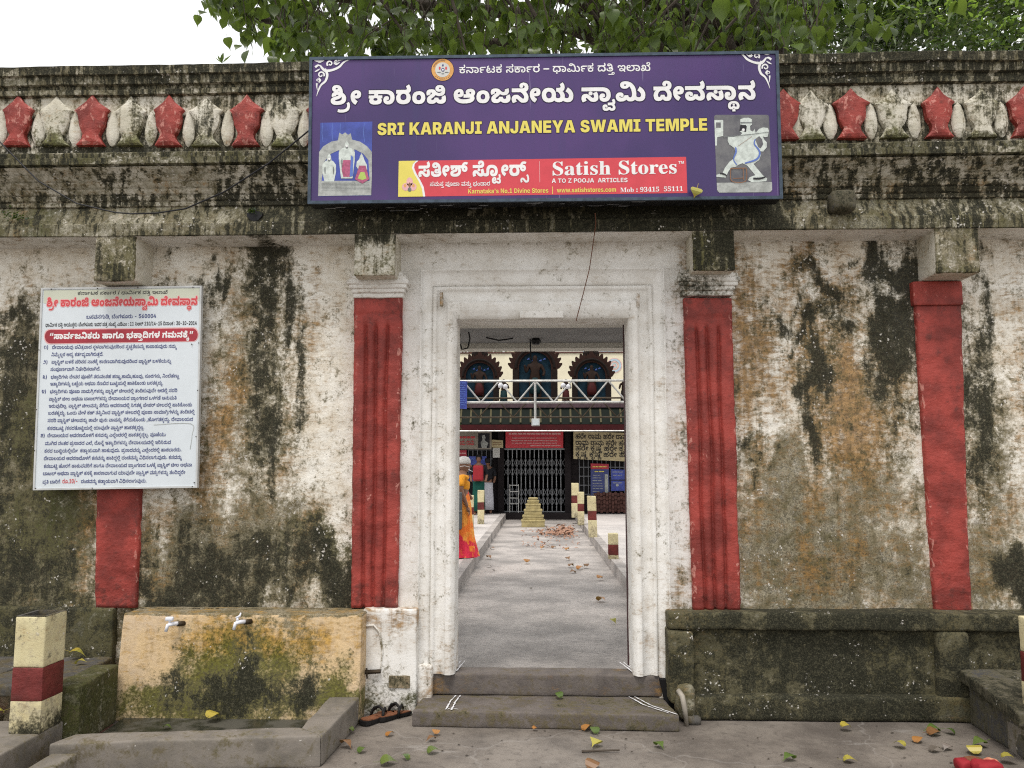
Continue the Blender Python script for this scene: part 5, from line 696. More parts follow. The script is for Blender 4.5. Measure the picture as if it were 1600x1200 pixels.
[12,[30,-1,-9,1,-5,4,0,11,4,3,3,-2,-11,5,-6,6,-3,8,0,11,5,8,6,4,9,0,7,-3,3,-8,-4,-9,-8,-3,-12,2,1,7,6,-2,7,2,1,3,-2,3,-4,1,-4,-3,-1,-13,5,-7,13,-5,8,5,5,6,0,10,-7,7,6,7,10,-9,1,-14,-5,-11,-11,-7,2,2,4,-4,0,-10,-6,-5],[30,7,5,1,1,3,-6,5,-5,-2,-1,-3,2,-4]],
[12,[42,-1,-10,3,-12,14,-3,1,-5,-4,4,-11,-9,-4,-4,11,1,10,8,6,9,0,6,-4,9,-12,8,-1,4,3,1,7,-6,13,9,4,6,-13,0,-12,-6,-8],[30,24,-4,2,-1,4,1,4,4,1,4,-1,2,-4,-2,-4],[3,38,0,8,45,0,0,-8]],
[12,[49,-1,-11,3,-5,7,4,0,-5,-6,-8,-3,-9,-1,-8,4,-3,7,1,8,16,13,2,5,-3,3,-6,0,-3,-4,2,-5,-8,-3,-3,9,3,7,7,3,9,1,7,-3,3,-5,-1,-11,-16,-13,0,-4,3,-3,10,1,3,8,9,0,4,-8,10,-1,3,4,0,5,-8,7,7,4,7,-5,4,-7,-2,-10,-5,-5],[39,23,0,8,28,0,0,-8],[46,28,0,2,10,6,2,8,-4,7,-8,0,-1,-3,2,-2,7,0,5,5,3,-5,-7,-6,-10,-1,-7,5,-1,8,6,6,12,0,9,-7,1,-13,-5,-8]],
[12,[19,-1,-12,4,-3,10,3,7,14,11,1,5,-3,3,-6,-1,-2,-3,2,-5,-8,-3,-3,10,4,7,7,3,10,-1,5,-2,3,-5,-1,-11,-16,-13,0,-5,4,-2,9,1,3,8,9,0,1,-5,5,-4,8,1,5,6,-1,11,-5,7,-9,5,8,4,13,-10,3,-7,1,-9,-2,-8,-5,-5,-7,-4,-10,1,-6,2,-5,7,4,0,-6,-7],[39,38,0,8,19,0,0,-8]],
[12,[33,-1,-16,3,-7,5,-5,7,-2,9,1,10,3,8,7,4,13,1,7,-7,-1,-11,-8,-6,-8,0,-8,3,1,8,5,-4,7,1,4,3,-1,5,-4,2,-5,-2,-4,-12,3,-11,11,-6,15,-1,11,7,3,7,-1,8,-10,10,6,5,8,-6,4,-7,2,-14,-6,-11,-10,-6],[38,38,0,8,16,0,0,-8],[82,22,-9,3,-4,5,0,18,9,9,16,0,3,-1,-4,-6,-10,1,-6,-6,0,-12,6,-3,3,4,-3,3,-29,1,0,8,27,0,9,-3,4,-5,0,-8,-5,-6]],
[12,[49,-1,-11,3,-5,7,4,0,-5,-6,-8,-3,-9,-1,-8,4,-3,7,1,8,16,13,2,5,-3,3,-6,0,-3,-4,2,-5,-8,-3,-3,9,3,7,7,3,9,1,7,-3,3,-5,-1,-11,-16,-13,0,-4,3,-3,10,1,4,8,8,0,4,-8,10,-1,3,6,-2,8,7,5,5,-9,-1,-11,-6,-6]],
[12,[18,-1,-11,5,-4,14,5,15,8,6,2,-1,-15,0,0,8,47,1,5,5,-3,7,-8,0,-3,-6,-3,4,5,1,3,-3,-1,-4,-4,-2,-6,3,0,8,8,7,14,-1,6,-9,-1,-12,-7,-6,-12,-1,5,3,9,-4,4,-7,-1,-8,-7,-6,-7,-1,-6,3,-3,5,1,6,4,3,8,1,7,-3,6,-11,-1,-13,-8,-6,-9,-1,-7,2,-7,8,4,0,-6,-7],[20,8,6,2,3,6,8,0,3,-5,4,-3,8,1,3,6,-1,8,-5,4,-5,-3,3,-2,5,1,2,4,-2,5,-6,4,-9,2,-10,-1,-8,-4,-5,-7,-1,-10,2,-6]],
[12,[19,-1,-8,2,-7,7,-1,9,4,7,11,3,8,-4,0,-9,-7,1,-2,5,-5,-2,-1,-6,5,-4,10,1,6,8,8,0,3,-7,8,-2,4,2,1,6,-6,15,9,4,5,-9,2,-8,-1,-8,-4,-7,-7,-4,-8,0,-7,3,-5,6,4,1,-6,-7],[35,23,-4,2,-1,4,1,4,4,1,4,-1,2,-4,-2,-4],[2,38,0,8,44,0,8,2,3,7,-5,5,-7,-1,-2,-6,-3,4,7,-1,-1,-6,-6,0,-3,2,0,9,7,5,13,0,8,-9,-1,-12,-8,-6]],
[12,[19,-1,-8,2,-7,7,-1,9,4,7,11,3,8,-4,0,-9,-7,1,-2,5,-5,-2,-1,-6,5,-4,10,1,6,8,8,0,3,-7,8,-2,5,4,-1,12,-6,8,-10,6,14,1,7,-6,4,-8,2,-8,-2,-9,-3,-5,-7,-4,-8,0,-7,3,-5,6,4,1,-6,-7],[2,38,0,8,44,0,8,2,3,7,-5,5,-7,-1,-2,-6,-3,4,7,-1,-1,-6,-6,0,-3,2,0,9,7,5,13,0,8,-9,-1,-12,-8,-6]],
[12,[32,-1,-9,1,-4,4,-1,6,4,6,0,-3,-10,4,-8,8,-1,12,8,9,12,0,7,-6,0,-9,-7,-5,-15,0,0,7,12,-1,2,3,-1,4,-8,-1,-3,-6,3,-7,8,-4,14,0,10,2,4,4,1,4,-2,4,-5,3,8,3,7,-6,1,-7,-3,-8,-9,-6,-6,-1,1,3,4,-6,-1,-6,-6,-4],[32,6,4,1,1,4,-3,2,-6,0,-2,-5],[34,38,0,8,14,2,3,7,-3,4,-6,1,-5,-3,0,-4,-3,4,7,0,0,-6,-8,-1,-3,5,2,8,11,4,11,-2,5,-9,-2,-13,-8,-4]],
[12,[90,22,-8,3,-4,5,0,18,9,9,16,0,3,-1,-5,-6,-10,1,-6,-6,0,-12,7,-3,3,4,-4,3,-29,1,0,8,28,0,8,-3,4,-5,0,-8,-4,-6],[17,-1,-9,2,-5,7,3,8,8,4,0,-3,-7,3,-3,5,0,6,4,4,9,3,10,-1,11,-8,-4,0,7,6,16,2,9,-3,5,-5,2,-11,-3,-11,-7,-6,-10,-2,-12,3,-3,5,-1,7,6,7,10,1,6,-4,0,-8,-7,0,0,4,-3,1,-3,-2,0,-4,5,-2,9,1,3,4,1,6,-5,11,-11,2,-5,-3,-3,-4,-9,0,-6,6,-10,0,-2,-5,11,-3,0,-7,-10,-1,-1,-5,7,-2,7,3,5,-6],[3,38,0,8,61,0,0,-8]],
[12,[19,-1,-9,2,-6,7,-1,9,3,7,12,3,8,-4,-1,-9,-7,1,-1,5,-6,-2,0,-6,4,-4,11,1,3,2,2,6,9,0,3,-7,8,-2,4,2,1,6,-6,15,9,4,5,-9,1,-8,0,-8,-5,-7,-7,-4,-7,0,-7,3,-5,6,4,1,-7,-7],[30,29,-13,3,4,6,10,-2,6,4,1,7,-3,4,-5,3,-5,-2,0,-4,2,-2,7,1,5,5,3,-5,-9,-7,-13,2,-3,5,0,6,5,5,5,2,13,-3,6,-11,-1,-7,-3,-6]],
[12,[-20,-28,-5,1,-5,5,0,11,6,3,8,-2,1,-8,-6,1,-1,3,-3,-1,0,-4,3,-2,7,0,3,5,7,0,2,-5,6,0,3,3,1,7,-6,14,6,3,7,-16,-3,-14,-6,-3,-6,-1,-9,6,3,1,-4,-5]],
[12,[19,-1,-8,2,-7,7,-1,9,4,7,11,3,8,-4,0,-9,-7,1,-2,5,-5,-2,-1,-6,5,-4,10,1,6,8,8,0,3,-7,8,-2,5,4,-1,12,-6,8,-10,6,14,1,7,-6,4,-8,2,-8,-2,-9,-3,-5,-7,-4,-8,0,-7,3,-5,6,4,1,-6,-7],[2,38,0,8,52,1,2,6,-4,8,7,5,6,-10,0,-11,-8,-7],[78,-1,-10,2,-10,9,4,7,11,-9,7,0,5,4,2,6,-2,9,-6,7,-8,4,9,4,12,-10,4,-15,-5,-13,-6,-4],[69,38,0,8,17,0,0,-8]],
[12,[3,32,3,7,7,3,8,-3,3,-7,-3,-7,-8,-3,-7,3],[9,32,4,-4,5,4,-5,4],[3,9,3,7,7,3,8,-3,3,-7,-3,-7,-8,-3,-7,3],[9,9,4,-4,5,4,-5,4]],
[12,[1,-28,-8,2,-13,12,-3,-3,3,-9,-7,-2,-3,12,4,6,8,2,6,-2,9,-10,7,-1,2,4,0,7,-5,13,6,3,6,-11,1,-12,-4,-8]],
[12,[20,-1,-13,4,-4,12,3,10,6,4,11,2,9,-5,-1,-1,-3,9,-10,4,16,0,4,-6,0,-7,5,5,10,1,7,-3,5,-5,1,-13,-8,-9,-15,-1,-6,2,-4,6,3,0,-5,-6],[21,7,6,1,3,6,-1,6,-6,3,-8,-1,-3,-6,2,-7],[48,7,6,1,3,6,-1,6,-7,3,-7,-1,-3,-6,2,-7],[3,38,0,8,43,0,9,2,2,7,-4,5,-7,-1,-2,-6,-3,4,7,-1,-1,-6,-6,0,-3,2,0,9,7,5,13,0,8,-9,-1,-12,-8,-6]],
[12,[27,-1,-10,1,-8,6,-4,7,-2,10,2,10,5,8,8,5,8,1,10,-1,7,-6,5,-7,2,-10,-2,-10,-5,-8,-9,-5],[26,8,11,4,3,11,-4,11,-10,4,-10,-4,-3,-11,3,-11],[61,-1,-9,2,-11,8,5,8,11,-9,7,0,5,4,1,6,-2,9,-5,7,-8,4,8,4,13,-10,4,-15,-5,-13,-7,-4],[92,-1,-10,2,-10,9,4,7,11,-9,7,0,5,4,2,6,-2,9,-6,7,-8,4,9,4,12,-10,4,-15,-5,-13,-6,-4],[51,38,0,8,14,0,4,2,1,6,-5,7,8,5,6,-11,-2,-12,-8,-5],[84,38,0,8,16,0,0,-8]],
[12,[15,34,-8,2,-4,4,-1,9,4,7,8,2,7,-1,5,-4,3,-9,2,-29,-3,-9,-6,-5,-9,-2,-7,3,-4,9,2,9,11,9,28,9,4,5,-1,6,-4,1,-2,-4,12,-28,0,-10,-5,-9,-9,5,4,6,1,8,-10,21,-1,9,2,6,5,4,8,0,5,-2,4,-8,-3,-11,-8,-6,-23,-7,-8,-4,-3,-6,0,-4,3,-3,5,1,3,8,0,22,-4,11,-6,1,-1,-5,5,-3]],
[12,[34,-1,-17,3,-7,5,-5,7,-2,9,1,10,3,8,7,4,13,1,7,-7,-1,-11,-8,-6,-8,0,-8,3,1,8,5,-4,7,1,4,3,-1,5,-4,2,-5,-2,-4,-12,3,-11,11,-6,15,-1,11,7,3,7,-1,7,-11,10,5,6,9,-5,5,-7,2,-12,-4,-12,-12,-8],[38,38,0,8,13,1,4,7,-3,5,-6,1,-4,-3,-1,-4,-2,4,6,0,0,-6,-7,-1,-3,5,2,8,10,4,11,-2,6,-9,-3,-13,-8,-4]],
[12,[42,-1,-10,3,-15,15,-5,-4,4,-11,-9,-4,-4,15,2,7,5,4,13,0,17,-16,7,2,2,8,-3,9,-8,8,-5,3,-30,0,0,8,43,2,3,6,-3,6,-8,-1,-2,-6,-3,4,4,1,3,-2,0,-4,-3,-2,-6,1,-2,4,4,9,10,3,7,-1,5,-3,3,-7,0,-7,-7,-9,-15,-2,10,1,4,-4,6,-8,2,-10,-4,-13]],
[12,[27,-1,-10,1,-8,6,-4,7,-2,10,2,10,5,8,8,5,8,1,10,-1,7,-6,5,-7,2,-10,-2,-10,-5,-8,-9,-5],[26,8,11,4,3,11,-4,11,-10,4,-10,-4,-3,-11,3,-11],[61,-1,-9,2,-11,8,5,8,11,-9,7,0,5,4,1,6,-2,9,-5,7,-8,4,9,4,12,-10,4,-15,-5,-13,-7,-4],[92,-1,-10,2,-10,9,4,7,7,-7,6,-2,7,1,4,4,-1,14,-5,7,-8,5,5,8,14,-12,5,-17,-1,-8,-4,-6,-7,-4],[51,38,0,8,15,1,4,6,-2,6,-7,1,-4,-3,-1,-4,-2,4,6,0,1,-6,-8,-1,-3,5,2,8,10,4,13,-3,4,-10,-3,-12,-8,-4]],
[12,[-19,-31,-7,2,-3,6,1,9,4,5,8,4,10,1,7,-2,6,-4,3,-11,-3,-8,-10,-2,-7,5,-3,-3],[-18,-25,5,4,6,0,4,-4,6,1,1,5,0,-3,-7,0,-3,1,-2,4,3,5,7,1,-19,-1,-5,-8,1,-4],[0,-18,3,2,-4,1]],
[12,[28,-1,-15,4,-8,8,-2,10,1,8,6,8,4,2,2,-1,-13,0,0,8,38,2,3,6,-4,6,-8,-1,-2,-6,-3,4,4,1,3,-2,0,-4,-3,-2,-6,1,-2,5,5,9,13,2,10,-7,1,-13,-6,-7,-14,-2,8,2,8,-5,4,-8,0,-11,-2,-7,-7,-6],[28,8,11,4,4,11,-3,10,-12,5,-11,-4,-4,-11,4,-11]],
[12,[28,-1,-15,4,-8,8,-2,10,1,8,6,8,4,2,2,-1,-13,0,0,8,41,0,-1,-8,5,-4,4,-7,0,-13,-9,-11],[28,8,11,4,4,11,-3,10,-12,5,-11,-4,-4,-11,4,-11]],
[12,[-9,-35,-8,2,-7,5,-2,8,0,7,8,8,10,-1,5,-6,-2,-8,-7,-3,-10,2,0,6,5,-2,6,1,1,3,-3,2,-6,-3,1,-11,7,-3,11,2,4,4,2,7,-1,9,-4,9,6,3,6,-15,-2,-15,-6,-7]],
[12,[19,-1,-8,2,-7,7,-1,9,4,7,11,3,8,-4,0,-9,-7,1,-2,5,-5,-2,-1,-6,5,-4,10,1,6,8,8,0,3,-7,9,-2,4,2,2,6,-6,15,8,4,5,-9,2,-8,-1,-8,-4,-7,-7,-4,-9,0,-6,3,-6,6,4,1,-6,-7],[35,23,-4,2,-1,4,1,4,4,1,4,-1,2,-4,-2,-4],[59,-5,-18,27,7,4,18,-27],[2,38,0,8,54,1,2,6,-5,8,7,5,6,-10,0,-11,-8,-7]],
[12,[49,-1,-11,3,-5,7,4,0,-5,-6,-8,-3,-9,-1,-8,4,-3,7,1,8,16,13,2,5,-3,3,-6,0,-3,-4,2,-5,-8,-3,-3,9,3,7,7,3,9,1,7,-3,3,-5,-1,-11,-16,-13,0,-4,3,-3,10,1,4,8,8,0,4,-8,10,-1,3,6,-2,8,8,4,4,-10,-1,-9,-6,-6],[45,25,-12,4,-8,10,4,4,8,-8,10,-2,4,4,-1,8,9,2,2,-8,-2,-7,-5,-5]]]
LINE = {
's1': (3398, [0,0,1,121,2,148,3,95,4,117,0,172,5,179,6,147,2,121,3,96,7,116,8,192,9,157,2,159,10,95,3,244,0,117,11,178,12,159,13,129,14,68,15,152,2,161,16,95]),
's2': (3769, [17,0,18,151,19,28,20,161,21,137,22,109,23,145,24,128,25,242,23,202,26,129,27,184,19,162,28,104,29,351,21,162,30,109,31,32,32,330,19,173,33,103,29,187,21,162,34,109,35,7]),
's3': (4377, [36,0,37,133,38,134,39,159,40,152,37,159,40,133,41,159,42,154,38,119,40,159,41,159,42,154,40,119,41,159,43,154,44,123,40,155,36,216,45,134,40,216,46,159,38,191,47,159,43,137,46,123,48,191,49,131,43,114]),
's4': (1428, [50,0,51,162,19,147,52,104,53,288,54,162,55,175,19,32,56,103,57,224]),
's5': (2352, [5,0,58,148,5,238,13,147,59,69,60,165,61,138,2,164,62,153,5,166,63,147,13,73,64,69,65,170,66,115,2,161,7,95]),
's6': (1148, [67,0,68,116,69,103,70,68,71,59,72,85,67,171,69,117,73,68,74,100,75,85,71,90]),
's7': (320, [76,0,77,134]),
's8': (2585, [78,0,76,207,79,133,80,212,81,191,79,129,79,154,82,154,78,117,78,265,83,149,76,131,84,134,85,95,86,148,87,113,88,122]),
's9': (3260, [89,0,90,144,91,116,92,81,90,125,93,116,90,73,94,116,90,116,95,116,96,68,97,170,98,152,99,123,100,54,101,186,102,145,103,54,102,120,92,54,104,125,88,177,93,131,98,73,91,122,104,82,96,119,105,227]),
's10': (2253, [106,0,106,170,106,170,99,170,96,54,90,112,93,116,102,73,96,54,107,112,96,125,93,112,98,73,91,123,104,81,96,119,99,113,108,53,98,118,109,123]),
's11': (1799, [110,0,73,189,111,100,112,165,113,111,114,112,115,112,116,112,117,112,117,227,117,111,116,112,116,112,116,112]),
'n1': (3376, [0,0,1,121,2,148,3,95,4,117,0,172,5,179,6,147,2,121,3,96,7,116,118,192,9,135,2,158,10,96,3,244,0,116,11,179,12,158,13,129,14,69,15,152,2,161,16,95]),
'n2': (3711, [17,0,18,151,19,28,20,161,21,137,22,109,23,145,24,128,25,242,23,202,26,129,27,184,19,162,28,104,29,293,21,162,30,109,31,33,32,329,19,173,33,104,29,186,21,162,34,109,35,7]),
'n3': (3061, [119,0,5,169,62,147,120,166,121,148,63,135,122,72,123,161,124,111,65,170,121,116,125,134,126,148,7,157,63,135,127,130,128,187,129,129,130,129,130,129,130,130,131,129]),
'n4': (9445, [9,0,2,158,10,96,3,244,0,116,11,179,12,158,13,129,132,69,133,178,63,272,0,72,13,121,7,11,63,135,124,130,65,170,121,115,125,135,126,148,7,157,63,134,14,131,62,152,7,165,59,192,134,165,135,131,5,84,65,148,16,116,136,180,137,111,122,164,137,161,65,164,138,173,100,111,100,130,139,186,132,147,140,178,141,259,100,130,130,129,118,129,100,78,131,129,127,129,100,130,128,129,142,187,1,158,2,148,65,96,0,115,138,179,143,111,130,129,127,130,100,129,130,129,127,130,141,129,130,129,100,129,131,130]),
'n5': (4010, [144,0,29,125,21,162,33,109,145,186,26,125,146,185,147,170,22,137,148,145,149,134,21,183,150,109,54,148,151,233,20,192,21,137,152,109,153,10,150,172,154,149,150,222,155,148,35,263,156,162,157,137,158,37]),
'q0': (216, [159,0,160,138]),
'b0': (6671, [161,0,162,158,163,89,2,166,164,95,133,157,62,272,165,166,59,112,166,165,134,172,135,131,163,26,2,166,11,95,5,216,167,148,125,12,163,148,2,166,168,95,7,135,63,134,62,73,165,165,11,55,169,158,65,134,11,116,5,216,170,148,171,28,172,169,173,26,133,130,120,272,63,148,174,73,6,81,2,121,175,95,2,165,176,96,63,160,62,73,165,165,11,55,63,158,120,130,58,148,177,238]),
'b1': (2797, [178,0,179,154,177,238,164,51,180,157,7,12,132,192,11,178,136,158,0,112,134,121,3,131,62,116,136,166,163,54,2,166,168,95,7,135,63,134,134,73,13,130,161,11,99,159]),
'q2': (216, [181,0,160,138]),
'b2': (6044, [175,0,2,165,180,96,139,12,182,146,183,28,119,246,125,169,184,148,59,178,169,165,5,135,7,147,1,192,2,148,185,96,184,132,186,121,6,93,2,121,7,95,187,134,163,183,2,166,168,95,7,135,63,134,62,73,165,166,11,54,169,158,65,135,11,115,175,216,2,166,180,95,139,12,182,147,183,27,119,247,125,168,184,148,133,121,120,272,63,148,174,73]),
'b3': (2640, [5,0,65,148,59,115,60,165,187,139,3,183,163,116,2,166,168,95,178,193,188,154,162,168,189,88,5,159,15,147,2,161,168,96,161,134,99,159]),
'q4': (216, [190,0,160,138]),
'b4': (6692, [64,0,6,170,2,121,13,95,142,11,121,159,125,135,191,148,161,134,162,159,62,88,7,166,59,192,60,165,192,138,193,164,134,192,7,131,63,134,62,73,65,165,134,116,194,131,194,223,187,166,63,184,195,72,123,20,6,54,2,121,196,95,123,275,194,54,197,166,62,157,165,166,123,54,5,111,197,148,7,157,121,134,5,135,63,148,123,72,178,112,65,154,124,116,194,170,187,166,63,183,195,72]),
'b5': (6142, [14,0,198,152,2,131,136,95,142,54,121,159,125,134,120,148,63,148,174,73,119,81,199,168,182,172,133,28,200,330,201,181,163,159,2,165,202,153,187,148,203,183,120,174,119,205,63,169,204,72,182,172,133,28,205,272,180,166,206,69,2,166,207,96,184,120,197,121,65,158,176,115,63,161,119,130,7,168,134,135,0,130,186,121,11,35,63,159,208,72,99,12]),
'q6': (216, [209,0,160,138]),
'b6': (6470, [64,0,6,170,2,121,13,95,142,11,121,159,125,135,191,148,59,134,60,165,61,138,2,164,210,153,2,148,58,95,168,238,135,135,121,27,125,135,120,148,63,148,174,72,175,81,2,165,180,96,139,12,182,146,183,28,211,246,162,169,164,89,11,157,205,159,180,165,134,70,65,130,142,116,7,159,63,134,62,72,165,166,161,54,162,159,132,146,11,178,205,158,180,166,5,69,11,148,169,158]),
'b7': (6601, [175,0,2,165,180,96,139,12,182,146,183,28,211,246,162,169,164,89,200,215,201,181,163,159,2,165,212,153,2,170,4,96,213,172,121,230,125,135,120,148,63,148,174,73,161,80,162,159,163,88,2,166,164,95,133,158,11,272,175,216,2,165,135,95,65,27,121,116,187,135,11,183,214,216,125,164,121,148,215,135,200,217,120,182,63,148,58,73,12,238]),
'b8': (7323, [14,0,7,152,63,134,62,73,165,165,142,55,164,158,180,158,99,12,175,111,2,165,180,95,139,12,182,147,183,28,211,246,162,169,164,88,62,158,120,165,63,148,174,73,173,81,193,131,11,134,63,159,132,130,62,178,7,165,187,135,11,183,205,158,180,166,139,69,121,147,134,135,0,130,186,121,216,93,162,165,59,89,140,165,211,259,162,169,164,89,11,157,205,159,180,165,206,70,2,166,207,95,184,121,197,121,65,157,176,116,63,160]),
'b9': (7395, [119,0,7,169,134,134,0,131,186,121,11,34,63,159,208,72,99,13,214,111,65,164,11,116,63,158,217,130,162,166,218,88,0,207,219,121,134,309,220,131,221,164,178,26,65,154,11,116,175,216,2,165,180,95,139,12,182,147,183,28,211,246,162,169,164,88,11,158,205,158,180,166,59,69,60,166,61,138,2,164,210,153,2,147,222,96,2,238,168,95,135,135,121,27,125,134,120,148,63,148,174,73,134,81,65,130,142,116,11,158,205,159,180,166]),
'b10': (7349, [5,0,11,148,169,158,175,192,2,165,180,95,139,12,182,147,183,28,211,246,162,169,164,88,62,158,120,165,63,148,174,73,198,81,2,131,217,95,162,166,59,146,165,165,120,54,223,148,163,123,2,165,59,96,5,165,63,147,224,73,173,84,193,130,11,135,63,159,184,72,197,121,65,157,176,116,63,160,123,131,225,53,197,166,162,157,121,89,134,135,0,130,186,121,11,35,63,159,208,72,99,12,161,112,162,158,163,89,2,165,164,96,133,157,11,272]),
'b11': (5073, [0,0,5,121,11,148,119,158,63,169,204,72,182,172,118,86,0,77,5,121,11,148,173,158,197,131,204,157,182,172,133,28,205,272,180,166,226,69,2,272,62,95,165,166,161,54,162,159,175,146,2,165,180,96,139,12,182,146,183,28,206,246,2,166,0,96,134,121,0,130,186,121,11,35,208,159,164,12,180,157,99,12]),
'q12': (216, [227,0,160,138]),
'b12': (6118, [161,0,162,158,163,89,2,166,164,95,133,157,11,272,132,216,62,178,7,166,187,134,161,183,197,159,125,157,193,147,0,193,5,121,62,148,120,165,63,148,174,73,137,80,228,164,180,161,65,12,11,116,7,158,205,134,180,166,206,70,2,166,0,95,134,121,0,131,186,121,11,35,208,158,164,12,180,158,99,12,59,111,60,165,192,138,133,164,63,272]),
'b13': (6348, [58,0,63,238,168,73,11,134,120,216,65,148,134,116,7,131,59,192,135,165,210,27,2,147,11,96,11,158,137,216,228,164,123,161,161,111,197,159,229,157,174,148,14,80,198,152,2,131,136,95,142,54,121,159,125,135,120,148,63,148,174,72,161,81,162,158,163,89,2,166,164,95,133,157,11,272,205,159,180,165,14,70,169,152,139,134,7,147,63,134,62,73]),
'b14': (7092, [0,0,5,121,11,148,119,216,63,168,204,73,182,172,133,28,205,272,180,165,230,12,162,272,0,204,66,121,2,160,231,96,133,13,163,272,2,166,168,95,206,193,2,166,0,95,63,121,62,73,165,165,11,55,63,158,99,73,59,111,135,165,210,27,2,148,11,95,62,159,120,165,63,148,174,73,137,81,228,164,180,160,65,12,11,116,7,158,205,135,180,165,206,70,2,166,0,95,212,121,2,170,7,96,11,134,63,158,99,73]),
'b15': (7077, [161,0,162,158,163,89,2,166,164,95,133,157,11,272,132,216,62,178,7,166,187,134,161,183,197,159,125,157,193,147,0,193,5,121,62,148,120,165,63,148,174,73,206,80,2,167,207,95,11,121,208,158,205,12,180,166,11,69,65,159,176,115,62,161,120,165,63,148,174,73,166,81,189,172,5,158,15,148,2,160,121,96,63,135,62,72,165,166,11,54,63,159,99,72,0,112,5,121,62,147,120,166,63,148,174,72]),
'b16': (7524, [0,0,5,121,119,148,63,168,204,73,182,172,225,85,197,166,7,157,193,135,206,192,2,166,0,96,63,121,62,72,62,166,169,165,193,135,206,192,2,166,121,96,197,134,161,215,162,158,163,89,2,166,164,95,133,157,11,272,175,216,2,166,135,95,65,27,121,115,187,135,11,183,214,216,125,164,184,148,186,121,175,93,2,165,180,95,139,12,182,147,183,28,211,246,162,169,164,88,200,215,201,182,163,159,2,165]),
'b17': (7149, [212,0,2,170,4,95,213,172,200,289,201,181,163,159,2,165,175,153,2,166,180,95,139,12,182,146,183,28,0,246,5,121,184,148,186,121,6,92,2,121,7,96,187,134,163,183,2,166,121,95,63,135,62,73,226,223,2,272,62,95,165,166,161,54,162,159,175,146,2,165,180,95,139,12,182,147,183,28,62,246,5,165,63,148,13,73,121,11,125,135,120,148,63,148,174,72,134,81,65,131,142,115,11,159,208,158,232,12,162,135]),
'b18': (913, [59,0,135,165,12,27,212,187,2,170,169,95,193,134]),
'br': (810, [7,0,197,134,99,157,100,54,130,129,118,130,127,77]),
'be': (3463, [11,0,65,158,176,116,62,161,120,165,63,148,174,73,0,80,66,121,2,161,231,95,133,14,163,272,2,165,168,96,166,192,189,172,5,158,15,148,2,161,121,95,63,135,62,73,165,165,11,55,63,158,99,73]),
'h0': (1886, [194,0,232,166,162,134,233,147,2,134,58,95,194,296,232,166,162,134,233,146,2,134,58,96]),
'h1': (1886, [233,0,2,134,58,96,233,295,2,134,58,96,194,295,232,167,162,134,194,146,232,166,162,134]),
'h2': (1621, [194,0,232,166,162,134,0,147,234,121,235,26,195,168,194,77,232,166,162,135,0,146,234,121,235,26,195,168]),
'h3': (1621, [0,0,234,121,235,26,195,168,0,78,234,121,235,26,195,168,194,78,232,166,162,134,194,146,232,166,162,134]),
'j0': (961, [236,0,133,164,233,329,2,135,58,95]),
}

_tri = {}
def glyph(g, q=0):
    if (g, q) in _tri: return _tri[g, q]
    pts = []; edges = []; unit = OUTLINES[g][0]
    for c in OUTLINES[g][1:]:
        x = y = 0; n0 = len(pts); m = len(c) // 2
        for i in range(m):
            x += c[2 * i]; y += c[2 * i + 1]; pts.append(Vector((x * unit, y * unit)))
        edges += [(n0 + j, n0 + (j + 1) % m) for j in range(m)]
    if not pts:
        _tri[g, q] = (np.zeros((0, 2)), []); return _tri[g, q]
    vo, _, fo, *_r = delaunay_2d_cdt(pts, edges, [], 0, 0.01)
    V = np.array([v_[:] for v_ in vo]); E = [(np.array(pts[a]), np.array(pts[b])) for a, b in edges]
    A = np.array([e[0] for e in E]); B = np.array([e[1] for e in E]); T = []
    for f in fo:
        cx, cy = V[list(f)].mean(0)
        upc = (A[:, 1] <= cy) & (B[:, 1] > cy); dn = (A[:, 1] > cy) & (B[:, 1] <= cy)
        xx = A[:, 0] + (cy - A[:, 1]) / np.where(B[:, 1] == A[:, 1], 1, B[:, 1] - A[:, 1]) * (B[:, 0] - A[:, 0])
        if ((upc & (xx > cx)).sum() - (dn & (xx > cx)).sum()) != 0: T.append(tuple(f))
    _tri[g, q] = (V, T)
    return _tri[g, q]
def text(name, key, l, r_, Y, em, mat, parent, q=3, offs=((0, 0),), mirror=False, kind=None):
    """a printed line between two baseline ends l, r_ (photo points) on the plane y = Y"""
    A = np.array(P(l[0], l[1], Y)); B = np.array(P(r_[0], r_[1], Y))
    e = em / F_PX * abs(Y - CAM[1]) / 1000
    wd, raw = LINE[key]; wd *= 5; ux = (B - A) / wd; VV = []; FF = []; n0 = 0; gs = []; i = 0; gx = 0
    while i < len(raw):
        g = raw[i]; gx += raw[i + 1] * 5; i += 2
        if g < 0: gs.append((-g - 1, gx, raw[i] * 5)); i += 1
        else: gs.append((g, gx, 0))
    for ci, (ox, oz) in enumerate(offs):
        for gi, (g, gx, gy) in enumerate(gs):
            V2, T = glyph(g)
            if not len(V2): continue
            x = V2[:, 0] + gx; y = V2[:, 1] + gy
            p3 = A + x[:, None] * ux + np.array([ox, -.00006 * ci - .00002 * (gi % 2), oz])
            p3[:, 2] += y * e
            VV.append(p3); FF += [(a + n0, b + n0, c + n0) for a, b, c in T]; n0 += len(V2)
    return mesh(name, np.concatenate(VV), FF, mat, parent, kind=kind)
def poly(name, pts, Y, mat, parent, **k):
    """a flat printed shape given by photo points on the plane y = Y"""
    V = [P(a, b, Y) for a, b in pts]
    vo, _, fo, *_r = delaunay_2d_cdt([Vector((v_[0], v_[2])) for v_ in V], [(i, (i + 1) % len(V)) for i in range(len(V))], [], 1, 1e-6)
    return mesh(name, [(a[0], Y, a[1]) for a in vo], [tuple(f) for f in fo], mat, parent, **k)
